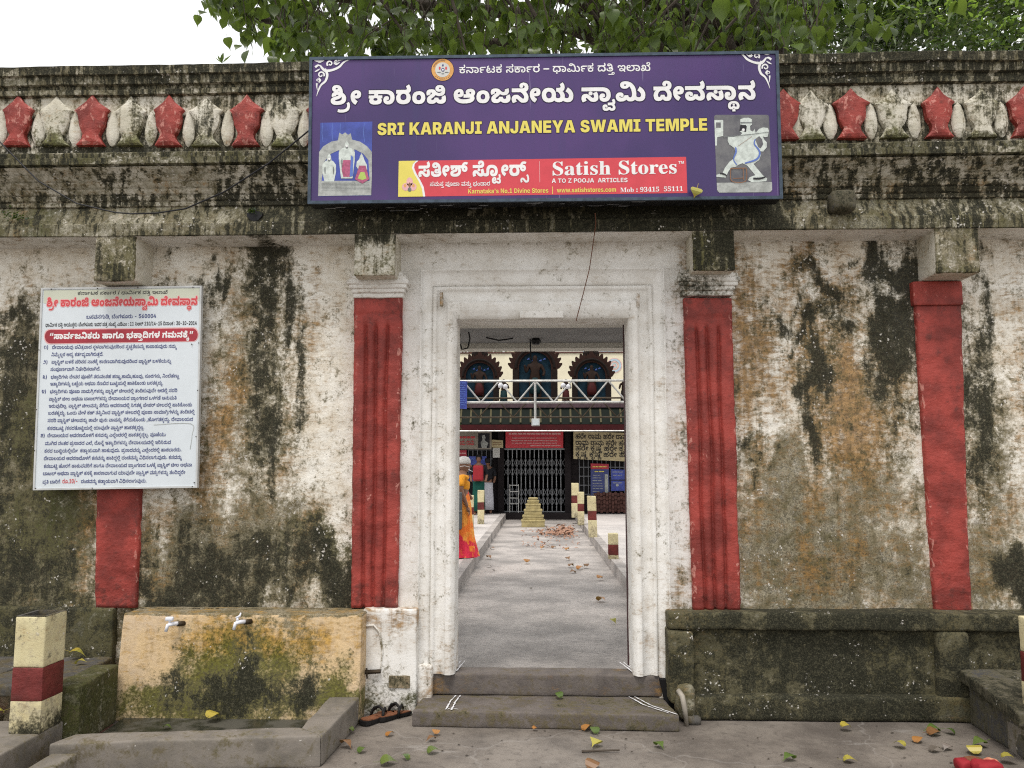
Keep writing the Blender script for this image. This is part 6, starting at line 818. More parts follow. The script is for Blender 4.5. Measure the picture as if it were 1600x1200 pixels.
def ellipse(cx, cy, rx, ry, n=24, a0=0, a1=360):
    return [(cx + rx * math.cos(math.radians(a0 + (a1 - a0) * i / n)), cy + ry * math.sin(math.radians(a0 + (a1 - a0) * i / n))) for i in range(n if a1 - a0 == 360 else n + 1)]

# ------------------------------------------------------------------ stains: where mould, moss, rust-brown and lichen lie on the wall
BL = []
def bl(ch, *rows):
    for px, py, rx, ry, a in rows:
        x, _, z = P(px, py, 0); s = 5.5 / F_PX
        BL.append(('KGOA'.index(ch), x, z, rx * s, ry * s, a))
# mould (near black)
bl('K', (412, 395, 36, 22, .95), (420, 430, 26, 50, .62), (405, 560, 30, 120, .62), (412, 700, 26, 100, .52), (445, 450, 40, 60, .25), (484, 540, 8, 120, .5), (462, 470, 7, 70, .4),
   (340, 440, 34, 14, .6), (320, 470, 30, 10, .5), (26, 560, 34, 90, .42), (20, 740, 40, 90, .3), (400, 880, 150, 42, .50), (300, 905, 80, 34, .5), (390, 935, 170, 22, .42), (250, 925, 40, 30, .4), (520, 880, 60, 50, .5), (60, 900, 60, 50, .3),
   (372, 378, 40, 8, .7), (1390, 440, 45, 24, .70), (1290, 432, 50, 16, .6), (1215, 490, 24, 12, .62), (1245, 530, 28, 12, .5), (1310, 470, 30, 40, .5), (1385, 575, 30, 34, .60), (1400, 520, 30, 30, .6), (1280, 590, 15, 32, .72),
   (1252, 628, 9, 16, .6), (1272, 690, 8, 34, .6), (1535, 480, 7, 60, .45), (1530, 640, 22, 120, .5), (1525, 740, 20, 80, .42), (1596, 905, 46, 42, 1.1), (1580, 860, 30, 30, .5), (1320, 900, 110, 30, .3), (1180, 735, 34, 8, .5),
   (1150, 700, 5, 160, .3), (1575, 700, 12, 60, .2), (1355, 750, 20, 60, .25), (1310, 800, 60, 40, .2), (30, 480, 40, 14, .5), (1340, 395, 70, 6, .35), (545, 690, 9, 22, .4), (200, 800, 60, 20, .1))
bl('G', (90, 745, 46, 36, .75), (30, 690, 34, 60, .55), (60, 830, 60, 60, .35), (520, 835, 40, 24, .6), (470, 860, 60, 30, .4), (340, 640, 20, 80, .3), (1260, 850, 80, 50, .38), (1300, 500, 20, 80, .42), (1380, 480, 40, 50, .4), (1590, 600, 20, 60, .3), (430, 620, 60, 140, .32), (1200, 900, 60, 40, .3))
bl('O', (335, 690, 30, 120, .62), (370, 600, 26, 90, .45), (345, 830, 40, 40, .4), (1320, 620, 40, 110, .85), (1345, 700, 34, 70, .6), (1180, 560, 60, 160, .40), (1300, 880, 60, 40, .42), (1290, 430, 70, 30, .55), (1160, 520, 10, 120, .5),
   (1250, 560, 50, 60, .36), (1390, 640, 34, 90, .45), (1540, 760, 30, 80, .3), (440, 700, 50, 130, .2), (240, 420, 120, 26, .28), (60, 440, 60, 16, .4), (1580, 760, 30, 50, .3), (470, 420, 50, 30, .3), (120, 810, 60, 40, .25))
bl('A', (30, 640, 40, 200, .75), (70, 860, 90, 90, .75), (270, 880, 80, 60, .75), (400, 620, 70, 240, .72), (380, 860, 180, 70, .8), (345, 560, 34, 130, .35), (250, 790, 90, 26, .4), (1250, 830, 160, 80, .82), (1300, 900, 160, 60, .8), (1210, 745, 70, 32, .6), (400, 930, 180, 30, .8), (1360, 760, 70, 60, .6),
   (1385, 600, 50, 120, .45), (1540, 700, 40, 180, .65), (1560, 890, 60, 60, .8), (1590, 800, 40, 80, .45), (1280, 690, 40, 60, .35), (500, 870, 70, 50, .6), (1300, 480, 60, 50, .4))
def stain_wall(V):
    x, z = V[:, 0], V[:, 2]
    Q = V * np.array([6.5, 1, 1.6]); q = V + np.stack([fbm(Q, 4, 3) * .16 + fbm(V * 3, 3, 4) * .16, V[:, 1] * 0, fbm(Q, 4, 9) * .75], 1)
    c = np.zeros((len(V), 4))
    n1 = fbm(V * 1.1, 4, 21); n2 = fbm(V * np.array([2.2, 1, .5]), 4, 31)
    c[:, 0] = .16 + .35 * n1
    c[:, 3] = .24 + .42 * np.clip((1.25 - z) / .6, 0, 1) + .6 * n2 * .5
    c[:, 2] = .27 + .5 * n1; c[:, 1] = .12 + .4 * n2
    far = np.clip((np.abs(x) - 3.4) / .4, 0, 1)
    c[:, 3] += far * (.25 + n2); c[:, 0] += far * (.2 + .8 * n2)
    c *= (1 - .5 * np.clip((z - 2.78) / .2, 0, 1))[:, None]
    for ch, bx, bz, rx, rz, a in BL:
        d = ((q[:, 0] - bx) / (rx * 1.25)) ** 2 + ((q[:, 2] - bz) / (rz * 1.25)) ** 2
        m = d < 9
        c[m, ch] = np.maximum(c[m, ch], c[m, ch] * .4 + a * np.exp(-d[m] ** 1.3))
    dr1 = fbm(np.column_stack([q[:, 0] * 6, q[:, 0] * 0, q[:, 2] * .45]), 4, 77); dr2 = fbm(np.column_stack([q[:, 0] * 5, q[:, 0] * 0, q[:, 2] * .5]), 4, 87)
    c[:, 0] += .9 * np.clip(dr1 - .06, 0, 1) * 2 * np.clip((z - 1.2) / .8, 0, 1); c[:, 2] += 1.6 * np.clip(dr2 - .05, 0, 1)
    lf = np.clip((-1.1 - x) / .2, 0, 1); c[:, 0] += lf * .16 * np.clip((1.35 - z) / .4, 0, 1); c[:, 1] += lf * (.18 * np.clip((1.6 - z) / .5, 0, 1))
    e = np.clip((-2.95 - x) / .3, 0, 1) * np.clip((2.75 - z) / .3, 0, 1); c[:, 0] += .20 * e; c[:, 1] += .30 * e; c[:, 3] += .3 * e
    right = np.clip((x - 1.25) / .2, 0, 1) * np.clip((3.4 - x) / .5, 0, 1)
    c[:, 2] += .12 * right; c[:, 3] += .08 * right
    return c
def st(k=.2, g=.2, o=.2, a=.3, vk=.5, sc=1.5, zf=None):
    def f(V):
        c = np.tile(np.array([k, g, o, a], float), (len(V), 1))
        c[:, 0] += vk * fbm(V * sc, 4, 41); c[:, 1] += vk * fbm(V * sc, 4, 43); c[:, 2] += vk * .7 * fbm(V * sc, 4, 47); c[:, 3] += vk * fbm(V * sc, 4, 49)
        if zf: c = zf(V, c)
        return c
    return f

# ------------------------------------------------------------------ ground
def sheet(name, x0, x1, y0, y1, z, mat, res=None, amp=0.0, **k):
    nx = max(1, int((x1 - x0) / res)) if res else 1; ny = max(1, int((y1 - y0) / res)) if res else 1
    gx, gy = np.meshgrid(np.linspace(x0, x1, nx + 1), np.linspace(y0, y1, ny + 1), indexing='ij')
    V = np.stack([gx.ravel(), gy.ravel(), np.full(gx.size, z)], 1)
    if amp: V[:, 2] += amp * fbm(V * 1.7, 3, 2)
    F = [(i * (ny + 1) + j, (i + 1) * (ny + 1) + j, (i + 1) * (ny + 1) + j + 1, i * (ny + 1) + j + 1) for i in range(nx) for j in range(ny)]
    return mesh(name, V, F, mat, kind='structure', **k)
sheet('ground', -90, 90, -60, 120, -.02, 'road_concrete')
sheet('road', -9, 9, -8.5, .2, 0.0, 'road_concrete', .12, .006)
sheet('courtyard_path', -1.02, 1.06, .22, 19.2, .08, 'path_cement', .25, .004)

# ------------------------------------------------------------------ the temple's street wall
wall = empty('temple_wall', (0, .3, 0), 'old whitewashed temple wall with black mould stains, cornice and doorway', 'wall')
WX = 6.3
def wallpanel(x0, x1, z0, z1, seed):
    xs = np.arange(x0, x1 + 1e-6, (x1 - x0) / round((x1 - x0) / .022)); zs = np.arange(z0, z1 + 1e-6, (z1 - z0) / round((z1 - z0) / .022))
    gx, gz = np.meshgrid(xs, zs, indexing='ij')
    V = np.stack([gx.ravel(), np.zeros(gx.size), gz.ravel()], 1)
    V[:, 1] = -.022 * fbm(V * 2.3, 5, seed) - .010 * fbm(V * np.array([5, 1, 14]), 4, seed + 9) - .004 * fbm(V * 30, 3, seed + 5)
    pit = fbm(V * 9, 3, seed + 7); V[:, 1] += np.where(pit > .2, (pit - .2) * .10, 0)
    m = len(zs)
    F = [(i * m + j, (i + 1) * m + j, (i + 1) * m + j + 1, i * m + j + 1) for i in range(len(xs) - 1) for j in range(m - 1)]
    return V, F
ZS = Z(363, -.27, 841)              # soffit height
DL, DR = X(712, -.05), X(985, -.05)  # door opening
DT = Z(498, -.05, 848)
ZB = .238                           # sill level
V, F = wallpanel(-WX, X(640), 0, ZS + .02, 1)
mesh('plaster_panel', V, F, 'plaster_white', wall, True, stain_wall)
V, F = wallpanel(X(1050), WX, 0, ZS + .02, 2)
mesh('plaster_panel', V, F, 'plaster_white', wall, True, stain_wall)
b = MB(); b.box(-WX, DL - .22, .06, .42, 0, ZS + .01); b.box(DR + .22, WX, .06, .42, 0, ZS + .01); b.box(DL - .22, DR + .22, .06, .42, DT + .2, ZS + .01)
b.build('masonry_core', 'wall_pale', wall)

# door surround and stepped frame: a moulding swept round the opening
def sweep_portal(name, prof, mat, stain, seed, zb=ZB, res=.05, amp=.004):
    """prof: (outward offset side, outward offset top, Y)"""
    V = []; F = []; rows = []
    def path(o, ot):
        zt = DT + ot; L_ = []
        for z in lines(zb, zt, res)[:-1]: L_.append((DL - o, z, (0, 0)))
        return L_, zt
    nz = len(lines(zb, DT, res)) ; nx = len(lines(DL, DR, res))
    for (o, ot, Y) in prof:
        xl, xr, zt = DL - o, DR + o, DT + ot
        row = [(xl, Y, zb + (zt - zb) * i / nz) for i in range(nz)] + [(xl + (xr - xl) * i / nx, Y, zt) for i in range(nx)] + [(xr, Y, zt + (zb - zt) * i / nz) for i in range(nz + 1)]
        rows.append(row)
    m = len(rows[0]); V = np.array([p for r_ in rows for p in r_], float)
    V += np.stack([fbm(V * 4 + 9 * k, 4, seed + k) for k in range(3)], 1) * 2 * amp * np.array([1, 1, .6])
    for a in range(len(rows) - 1):
        for i in range(m - 1):
            F.append((a * m + i, (a + 1) * m + i, (a + 1) * m + i + 1, a * m + i + 1))
    return mesh(name, V, F, mat, wall, True, stain)
def stain_frame(V):
    c = np.zeros((len(V), 4)); x, z = V[:, 0], V[:, 2]
    n1 = fbm(V * 2.3, 4, 51); low = np.clip((1.0 - z) / .8, 0, 1); rgt = np.clip((x - .75) / .35, 0, 1)
    c[:, 0] = .06 + .2 * n1 + .26 * rgt; c[:, 1] = .02 + .25 * low * low + .1 * n1; c[:, 2] = .12 + .32 * low + .5 * rgt + .3 * n1; c[:, 3] = .16 + .5 * fbm(V * 1.7, 4, 53) + .25 * rgt * low
    dr = np.clip((x - .80) / .2, 0, 1) * np.clip((.75 - z) / .3, 0, 1); c[:, 3] += .8 * dr; c[:, 0] += .25 * dr
    c[:, 3] += .25 * np.clip((z - 2.95) / .2, 0, 1)
    return c
prof = [(0, 0, .20), (0, 0, .05), (0, 0, -.028), (.006, .004, -.040), (.018, .030, -.052), (.028, .058, -.062), (.035, .064, -.064), (.055, .10, -.062), (.062, .118, -.060), (.068, .126, -.046), (.085, .134, -.034),
        (.10, .15, -.026), (.118, .175, -.022), (.136, .20, -.026), (.142, .208, -.04), (.158, .222, -.044), (.166, .232, -.036), (.172, .238, -.02), (.178, .242, .012)]
sweep_portal('door_frame', prof, 'plaster_smooth', stain_frame, 60)
oL = DL - X(622); oR = .36
prof = [(.165, .235, .01), (.172, .240, -.028), (.19, .262, -.034), (.21, .30, -.036), (.24, .335, -.034), (.245, .345, -.052), (.25, .352, -.052), (.262, .375, -.030), (oL, ZS - DT - .06, -.028), (oL + .02, ZS - DT + .02, -.026)]
sweep_portal('door_surround', prof, 'plaster_smooth', stain_frame, 70, zb=.02)
# hairline fixing scars on the frame corners
for i, (px, py) in enumerate(((690, 470), (997, 473))):
    xq = P(px, py, -.06)[0]; V, F = rbox(xq - .012, xq + .012, -.072, -.055, Z(py) - .05, Z(py) + .05, .02, .006, .003, 20, i)
    mesh('frame_scar', V, F, 'plaster_smooth', wall, True, (.3, 0, .6, .2))

# pilasters
def pilaster(px0, px1, pyt, px2, px3, pyb, Y, flutes, seed, label=None):
    """quad from the photo (top edge px0-px1, bottom px2-px3); fluted face"""
    nx, nz = 44, 90
    tl, tr, bl_, br = [np.array(P(a, b_, Y)) for a, b_ in ((px0, pyt), (px1, pyt), (px2, pyb), (px3, pyb))]
    u = np.linspace(0, 1, nx + 1); v = np.linspace(0, 1, nz + 1)
    uu, vv = np.meshgrid(u, v, indexing='ij'); uu = uu.ravel(); vv = vv.ravel()
    wob = fbm(np.stack([vv * 0, vv * 0, vv * 6], 1) + seed, 4, seed) * .05
    V = (tl * (1 - uu)[:, None] + tr * uu[:, None]) * (1 - vv)[:, None] + (bl_ * (1 - uu)[:, None] + br * uu[:, None]) * vv[:, None]
    V[:, 0] += wob * (.3 if flutes else .6) * (.5 + .5 * uu) + .010 * fbm(V * 26, 3, seed + 8) * (np.abs(uu - .5) > .46)
    d = np.zeros(len(V))
    if flutes:
        for k in (.25, .475, .70):
            g = np.exp(-((uu - k - .012 * np.sin(vv * 9 + k * 20)) / .030) ** 2) * np.clip((vv - .085) / .02, 0, 1)
            d += .030 * g
        for k in (.36, .59):
            d -= .007 * np.exp(-((uu - k) / .04) ** 2) * np.clip((vv - .09) / .02, 0, 1)
        rim = np.exp(-((vv - .045) / .010) ** 2) * (np.abs(uu - .5) < .44); d -= .012 * rim
        d -= .008 * (np.abs(uu - .5) > .46) * (vv < .07)
    V[:, 1] += d + .016 * fbm(V * 7, 4, seed) + .008 * fbm(V * np.array([9, 1, 26]), 3, seed + 3) + np.clip(np.abs(uu - .5) - .47, 0, 1) * .5
    m = nz + 1
    F = [(i * m + j, i * m + j + 1, (i + 1) * m + j + 1, (i + 1) * m + j) for i in range(nx) for j in range(nz)]
    # returns to the wall
    n0 = len(V); per = [i * m for i in range(nx + 1)] + [nx * m + j for j in range(1, m)] + [i * m + m - 1 for i in range(nx - 1, -1, -1)] + [j for j in range(m - 2, 0, -1)]
    B = V[per].copy(); B[:, 1] = .02; V = np.concatenate([V, B])
    F += [(per[i], per[(i + 1) % len(per)], n0 + (i + 1) % len(per), n0 + i) for i in range(len(per))]
    def s_(V):
        c = np.zeros((len(V), 4)); c[:, 0] = .2 + .8 * fbm(V * 3, 3, seed); e = np.concatenate([np.abs(uu - .5) > .43, np.ones(len(V) - len(uu), bool)]); c[:, 0] += .5 * e
        c[:, 1] = .1 + .5 * np.clip((.95 - V[:, 2]) / .35, 0, 1) + .2 * (V[:, 2] > 2.6); return c
    return mesh('pilaster', V, F, 'paint_red', wall, True, s_, label=label)
pilaster(553, 628, 462, 548, 621, 950, -.075, True, 3)
pilaster(1068, 1143, 466, 1084, 1159, 954, -.075, True, 5)
pilaster(151, 227, 466, 147, 212, 950, -.035, False, 7, 'plain unfluted red pilaster, upper half hidden by the notice board')
pilaster(1428, 1502, 444, 1462, 1520, 957, -.035, False, 9, 'plain unfluted red pilaster with a narrow cap strip')
V, F = rbox(P(1427, 462, -.05)[0], P(1504, 462, -.05)[0], -.055, .02, Z(481, -.05), Z(444, -.05), .02, .008, .004, 12, 4); mesh('pilaster_cap', V, F, 'paint_red', wall, True, (.4, .1, 0, 0))
for px in (591, 1106):               # moulded capitals
    b = MB(); cx = P(px, 445, -.1)[0]
    for (w_, z0, z1, yy) in ((.175, Z(462, -.1), Z(455, -.1), -.095), (.185, Z(455, -.1), Z(449, -.1), -.115), (.20, Z(449, -.1), Z(443, -.1), -.13), (.215, Z(443, -.1), Z(437, -.1), -.14), (.20, Z(437, -.1), Z(431, -.1), -.13), (.17, Z(431, -.1), Z(424, -.1), -.11)):
        V, F = rbox(cx - w_, cx + w_, yy, .02, z0 - .004, z1 + .004, .03, .011, .005, 9, px); b.add(V, F)
    b.build('capital', 'plaster_smooth', wall, smooth=True, stain=st(.10 if px < 800 else .42, .05, .3, .2 if px < 800 else .3, 1.0, 5))
# brackets (beam ends) under the cornice
BR = ((148, 211, 362, 434, 1), (553, 617, 362, 428, 2), (1083, 1148, 360, 424, 3), (1463, 1531, 358, 431, 4))
for a, b_, c_, d, sd_ in BR:
    Y = -.262
    zt, zb_ = ZS + .05, Z(d, Y)
    def zf(V, c, sd_=sd_):
        fr = (V[:, 1] < -.25); c[~fr] = (.05, .03, .16, .22); 
        if sd_ in (2,): c[fr, 0] = .25 + .6 * np.clip((V[fr, 2] - (ZS - .12)) / .1, 0, 1); c[fr, 1] += .22; c[fr, 2] += .1
        return c
    kk = {1: (.42, .55, .2, .8), 2: (.3, .35, .3, .5), 3: (.62, .62, .1, .7), 4: (.5, .5, .25, .85)}[sd_]
    V, F = rbox(P(a, 397, Y)[0], P(b_, 397, Y)[0], Y, .02, zb_, zt, .025, .010, .006, 5, sd_)
    mesh('bracket', V, F, 'plaster_motif', wall, True, st(*kk, .7, 4, zf))

# cornice, frieze and coping: profiles swept along the wall
def sweep_x(name, prof, mat, stain, seed, x0=-WX, x1=WX, res=.03, amp=.004, fr=3.0, closed=False):
    xs = np.linspace(x0, x1, int((x1 - x0) / res) + 1); pr = []
    for (y0, z0), (y1, z1) in zip(prof, prof[1:]):
        k = max(1, int(math.hypot(y1 - y0, z1 - z0) / .028))
        pr += [(y0 + (y1 - y0) * t / k, z0 + (z1 - z0) * t / k) for t in range(k)]
    pr.append(prof[-1]); m = len(pr); pr = np.array(pr)
    V = np.stack([np.repeat(xs, m), np.tile(pr[:, 0], len(xs)), np.tile(pr[:, 1], len(xs))], 1)
    V[:, 1] += 2 * amp * fbm(V * fr, 4, seed) + amp * fbm(V * fr * 6, 3, seed + 1); V[:, 2] += 1.6 * amp * fbm(V * fr, 4, seed + 2) + amp * .6 * fbm(V * fr * 5, 3, seed + 4)
    F = [(i * m + j, (i + 1) * m + j, (i + 1) * m + j + 1, i * m + j + 1) for i in range(len(xs) - 1) for j in range(m - 1)]
    return mesh(name, V, F, mat, wall, False, stain)
zc = lambda py, Y: Z(py, Y, 841)
CZ = dict(b=ZS, t1=zc(341, -.27), t2=zc(318, -.21), r1=zc(252, -.33), l1=zc(228, -.35), f0=zc(226, -.25), f1=zc(142, -.25), top=zc(92, -.30))
def s_soffit(V, c):
    x = V[:, 0]; c[:, 0] = .04 + .25 * fbm(V * 2, 4, 61) + .5 * np.exp(-((x + 1.92) / .12) ** 2); c[:, 3] = .30 + .5 * fbm(V * 3, 4, 67); c[:, 2] = .2; return c
sweep_x('soffit', [(.01, ZS - .004), (-.266, ZS)], 'plaster_smooth', st(.05, .0, .2, .25, .2, 2, s_soffit), 71)
def s_band(V, c):
    x = V[:, 0]; sg = np.clip(1 - np.abs(np.abs(x - .02) - 1.45) / .35, 0, 1); mid = (np.abs(x) < 1.6)
    c[:, 0] += .34 * mid + .3 * np.exp(-((x + 1.95) / .25) ** 2) + .2 * sg; c[:, 1] += .1 * np.clip((x - 1.7) / .5, 0, 1); return c
sweep_x('cornice_beam', [(-.262, ZS), (-.272, ZS + .006), (-.27, CZ['t1'] - .01), (-.262, CZ['t1']), (-.215, CZ['t2'])], 'plaster_cornice', st(.46, .38, .2, .9, .9, 2.2, s_band), 72, amp=.006)  # mould, with black raised to paint shade below the ledge too
# ribbed cavetto
z0, z1 = CZ['t2'], CZ['r1']; pr = [(-.215, z0)]
for k in range(6):
    t0, t1 = k / 6, (k + 1) / 6; f_ = lambda t: -.218 - .125 * (t ** 1.7)
    pr += [(f_(t0) - .010, z0 + (z1 - z0) * t0 + .006), (f_(t1) - .010, z0 + (z1 - z0) * t1 - .010), (f_(t1) + .006, z0 + (z1 - z0) * t1 - .007)]
pr.append((-.33, z1))
def s_rib(V, c):
    x, z = V[:, 0], V[:, 2]; t = (z - z0) / (z1 - z0)
    c[:, 0] = .36 + 1.3 * fbm(V * np.array([4.5, 1, .6]), 4, 81) + .25 * (t < .35) + .22 * np.exp(-((np.abs(x) - 1.9) / .35) ** 2); c[:, 3] = .55 + .5 * fbm(V * 3, 4, 83); c[:, 2] = .3 + .3 * (t < .4) * (x > 0); return c
sweep_x('ribbed_cornice', pr, 'plaster_cornice', st(.5, .15, .3, .5, .3, 2, s_rib), 73, amp=.003)
sweep_x('ledge', [(-.33, z1), (-.362, z1 + .008), (-.365, z1 + .05), (-.340, z1 + .056), (-.345, CZ['l1'] - .008), (-.335, CZ['l1']), (-.22, CZ['l1'] + .012)], 'plaster_cornice', st(.50, .55, .12, .9, .6, 2.5), 74, amp=.006)
def s_fr(V, c):
    z = V[:, 2]; t = (z - CZ['f0']) / (CZ['f1'] - CZ['f0']); c[:, 0] += .34 * (t < .66) - .10; c[:, 1] += .3 * np.clip(.35 - t, 0, 1); return c  # darker lower panel puts dark crevices between the motifs into the colour
sweep_x('frieze_panel', [(-.235, CZ['l1']), (-.235, zc(176, -.25)), (-.252, zc(173, -.25)), (-.255, zc(146, -.25)), (-.25, CZ['f1'] + .02)], 'plaster_motif', st(.42, .22, .2, .42, .7, 3, s_fr), 75, amp=.005)
def s_cop(V, c):
    c[:, 0] = .52 + .7 * fbm(V * np.array([2.5, 1, 1]), 4, 91) + .25 * np.clip((V[:, 2] - CZ['top'] + .1) / .1, 0, 1); c[:, 3] = .8; c[:, 0] += .15 * (V[:, 0] > 1.6); return c
f1, tp = CZ['f1'], CZ['top']
sweep_x('coping', [(-.25, f1), (-.285, f1 + .006), (-.288, f1 + .04), (-.272, f1 + .045), (-.275, f1 + .065), (-.30, f1 + .075), (-.305, f1 + (tp - f1) * .62), (-.325, f1 + (tp - f1) * .66), (-.33, tp - .012), (-.31, tp), (-.1, tp + .01), (.25, tp), (.26, tp - .3), (.26, ZS)], 'plaster_cornice', st(.6, .2, .15, .8, .5, 2, s_cop), 76, amp=.008)

# lotus-bud motifs and the petal lobes between them
HALF = [(0, 0), (.36, .15), (1.0, .31), (.82, .37), (.77, .50), (.70, .62), (.52, .74), (.44, .79), (.52, .87), (.80, 1.0)]
LOBE = [(.0, 0), (.28, .10), (.50, .32), (.62, .62), (.52, .78), (.22, .96), (0, 1.0), (-.22, .96), (-.52, .78), (-.62, .62), (-.50, .32), (-.28, .10)]
def relief(outl, cx, zt, w_, h_, Y, dep, name, mat, stain, seed, bulge=0.012, label=None):
    rnd = random.Random(seed); ws_ = rnd.uniform(.93, 1.08); pts = [(cx + a * w_ * ws_ * (1 + rnd.uniform(-.06, .06)), zt - b_ * h_ + rnd.uniform(-.003, .003)) for a, b_ in outl]
    n_ = len(pts); inner = []
    cxx = sum(p[0] for p in pts) / n_; czz = sum(p[1] for p in pts) / n_
    # fill points inside for a domed face
    vo, _, fo, *_r = delaunay_2d_cdt([Vector(p) for p in pts] + [Vector((cx + i * .018, zt - j * .018)) for i in range(-8, 9) for j in range(1, 20)], [(i, (i + 1) % n_) for i in range(n_)], [], 1, 1e-6)
    A = np.array(pts); V = []
    for v_ in vo:
        q = np.array(v_[:]); dm = 9
        for i in range(n_):
            a, b_ = A[i], A[(i + 1) % n_]; t = np.clip(np.dot(q - a, b_ - a) / max(1e-9, np.dot(b_ - a, b_ - a)), 0, 1); dm = min(dm, np.linalg.norm(q - a - t * (b_ - a)))
        V.append((q[0], Y - dep - bulge * min(1, dm / .035) + .004 * (dm < .004), q[1]))
    V = np.array(V); V[:, 1] += .006 * fbm(V * 14, 3, seed)
    F = [tuple(f) for f in fo]
    ed = {}
    for f in F:
        for i in range(3): ed[(f[i], f[(i + 1) % 3])] = 1
    n0 = len(V); rim = sorted({i for e in ed if (e[1], e[0]) not in ed for i in e}); mp = {i: n0 + k for k, i in enumerate(rim)}
    B = V[rim].copy(); B[:, 1] = Y + .01; V = np.concatenate([V, B])
    F += [(e[1], e[0], mp[e[0]], mp[e[1]]) for e in ed if (e[1], e[0]) not in ed]
    return mesh(name, V, F, mat, wall, False, stain, label=label)
reds = [-205, -87, 33, 148, 267, 388, 505, 625, 745, 865, 985, 1105, 1222, 1327, 1462, 1596, 1730, 1860]
whites = [-145, -28, 91, 207, 325, 447, 565, 685, 805, 925, 1045, 1165, 1265, 1392, 1530, 1663, 1795]
allm = sorted([(p, 'r') for p in reds] + [(p, 'w') for p in whites])
zt_ = lambda px: P(px, 152 if px < 480 else (150 - (px - 480) * .02), -.25)
for i, (px, kd) in enumerate(allm):
    x, _, zz = P(px, (150 if kd == 'r' else 152) - (px > 480) * (px - 480) * .012, -.25)
    zb_ = P(px, 229 - (px > 480) * (px - 480) * .013, -.25)[2]
    if kd == 'r': relief(HALF + [(-a, b_) for a, b_ in HALF[:0:-1]], x, zz, .116, zz - zb_, -.245, .035, 'lotus_motif', 'paint_red', (.75, .1, 0, 0), i, label='lotus bud motif painted red')
    else:
        relief(HALF + [(-a, b_) for a, b_ in HALF[:0:-1]], x, zz, .118, zz - zb_, -.245, .028, 'lotus_motif', 'plaster_motif', st(.18, .35, .12, .2, .9, 6, lambda V, c: np.column_stack([c[:, 0] + .15, c[:, 1] + .5 * np.clip((.12 - (V[:, 2] - V[:, 2].min())) / .12, 0, 1), c[:, 2], c[:, 3]])), i, label='lotus bud motif in bare mossy whitewash')
for i, ((p0, _a), (p1, _b2)) in enumerate(zip(allm, allm[1:])):
    px = (p0 + p1) / 2; x, _, zz = P(px, 170 - (px > 480) * (px - 480) * .012, -.25); zb_ = P(px, 229 - (px > 480) * (px - 480) * .013, -.25)[2]
    relief(LOBE, x, zz, .074, zz - zb_, -.245, .006, 'petal_lobe', 'plaster_motif', st(.10, .22, .1, .2, .9, 6), 100 + i, .016)

# plinth on the right of the door
def s_pl(V, c):
    x, z = V[:, 0], V[:, 2]; lf = np.clip((1.5 - x) / .5, 0, 1); c[:, 2] += .22 * lf; c[:, 0] -= .2 * lf; c[:, 3] = .95
    e = np.exp(-((x - 2.62) / .12) ** 2); c[:, 0] -= .3 * e; return c
pl = st(.66, .45, .10, .9, .9, 2.2, s_pl)
xa, xb = P(1046, 1020, -.2)[0], 2.62
V, F = rbox(xa, WX, -.165, .03, Z(985, -.2), Z(957, -.2) + .0, .035, .018, .012, 4, 11); mesh('plinth_ledge', V, F, 'plaster_mossy', wall, True, pl)
V, F = rbox(xa + .10, WX, -.105, .03, .08, Z(985, -.2) - .004, .035, .008, .010, 4, 12); mesh('plinth_panel', V, F, 'plaster_mossy', wall, True, pl)
V, F = rbox(xa + .12, WX, -.185, .03, 0.0, Z(1086, -.2), .035, .022, .012, 4, 13); mesh('plinth_base', V, F, 'plaster_mossy', wall, True, pl)
V, F = rbox(xa, xa + .16, -.19, .03, .10, Z(985, -.2) - .003, .03, .02, .016, 5, 14); mesh('plinth_end', V, F, 'plaster_mossy', wall, True, pl)
V, F = rbox(P(1468, 1040, -.18)[0], P(1515, 1040, -.15)[0], -.17, .03, .0, Z(985, -.2) - .003, .03, .03, .016, 5, 15); mesh('plinth_pier', V, F, 'plaster_mossy', wall, True, st(.55, .35, .1, .9, .8, 3))
# left: plain dark base course behind the bench
V, F = rbox(-WX, X(190, -.05), -.06, .03, 0, Z(953, -.03), .04, .015, .01, 4, 16); mesh('plinth_ledge', V, F, 'plaster_mossy', wall, True, st(.50, .55, .1, .95, .6, 3))
# pier under the left fluted pilaster
def s_pier(V, c):
    low = np.clip((.42 - V[:, 2]) / .3, 0, 1); c[:, 1] += .55 * low; c[:, 3] += .35 * low; c[:, 2] += .35 * np.clip((V[:, 2] - .5) / .1, 0, 1); return c
V, F = rbox(P(566, 1030, -.13)[0], P(651, 1030, -.13)[0], -.135, .03, 0, Z(953, -.13), .03, .012, .008, 4, 17); mesh('pier', V, F, 'plaster_smooth', wall, True, st(.05, .0, .18, .12, .5, 4, s_pier))
V, F = rbox(P(652, 1080, -.06)[0], P(676, 1080, -.06)[0], -.085, .03, 0, ZB + .07, .03, .02, .012, 5, 18); mesh('pier', V, F, 'plaster_smooth', wall, True, (.1, .2, .5, .3))
V, F = rbox(P(607, 1068, -.15)[0], P(640, 1068, -.15)[0], -.142, -.12, Z(1078, -.15), Z(1058, -.15), .01, .004, .004, 20, 19); mesh('exposed_brick', V, F, 'rubble', wall, True, (.4, 0, .2, .5))
b = MB(); b.tube([(X(572, -.16), -.16, Z(1053, -.16)), (X(600, -.16), -.16, Z(1051, -.16))], .014, 8); b.tube([(X(578, -.17), -.16, Z(1046, -.16)), (X(580, -.17), -.175, Z(1062, -.16))], .006, 6); b.build('pipe_stub', 'metal_brown', wall)
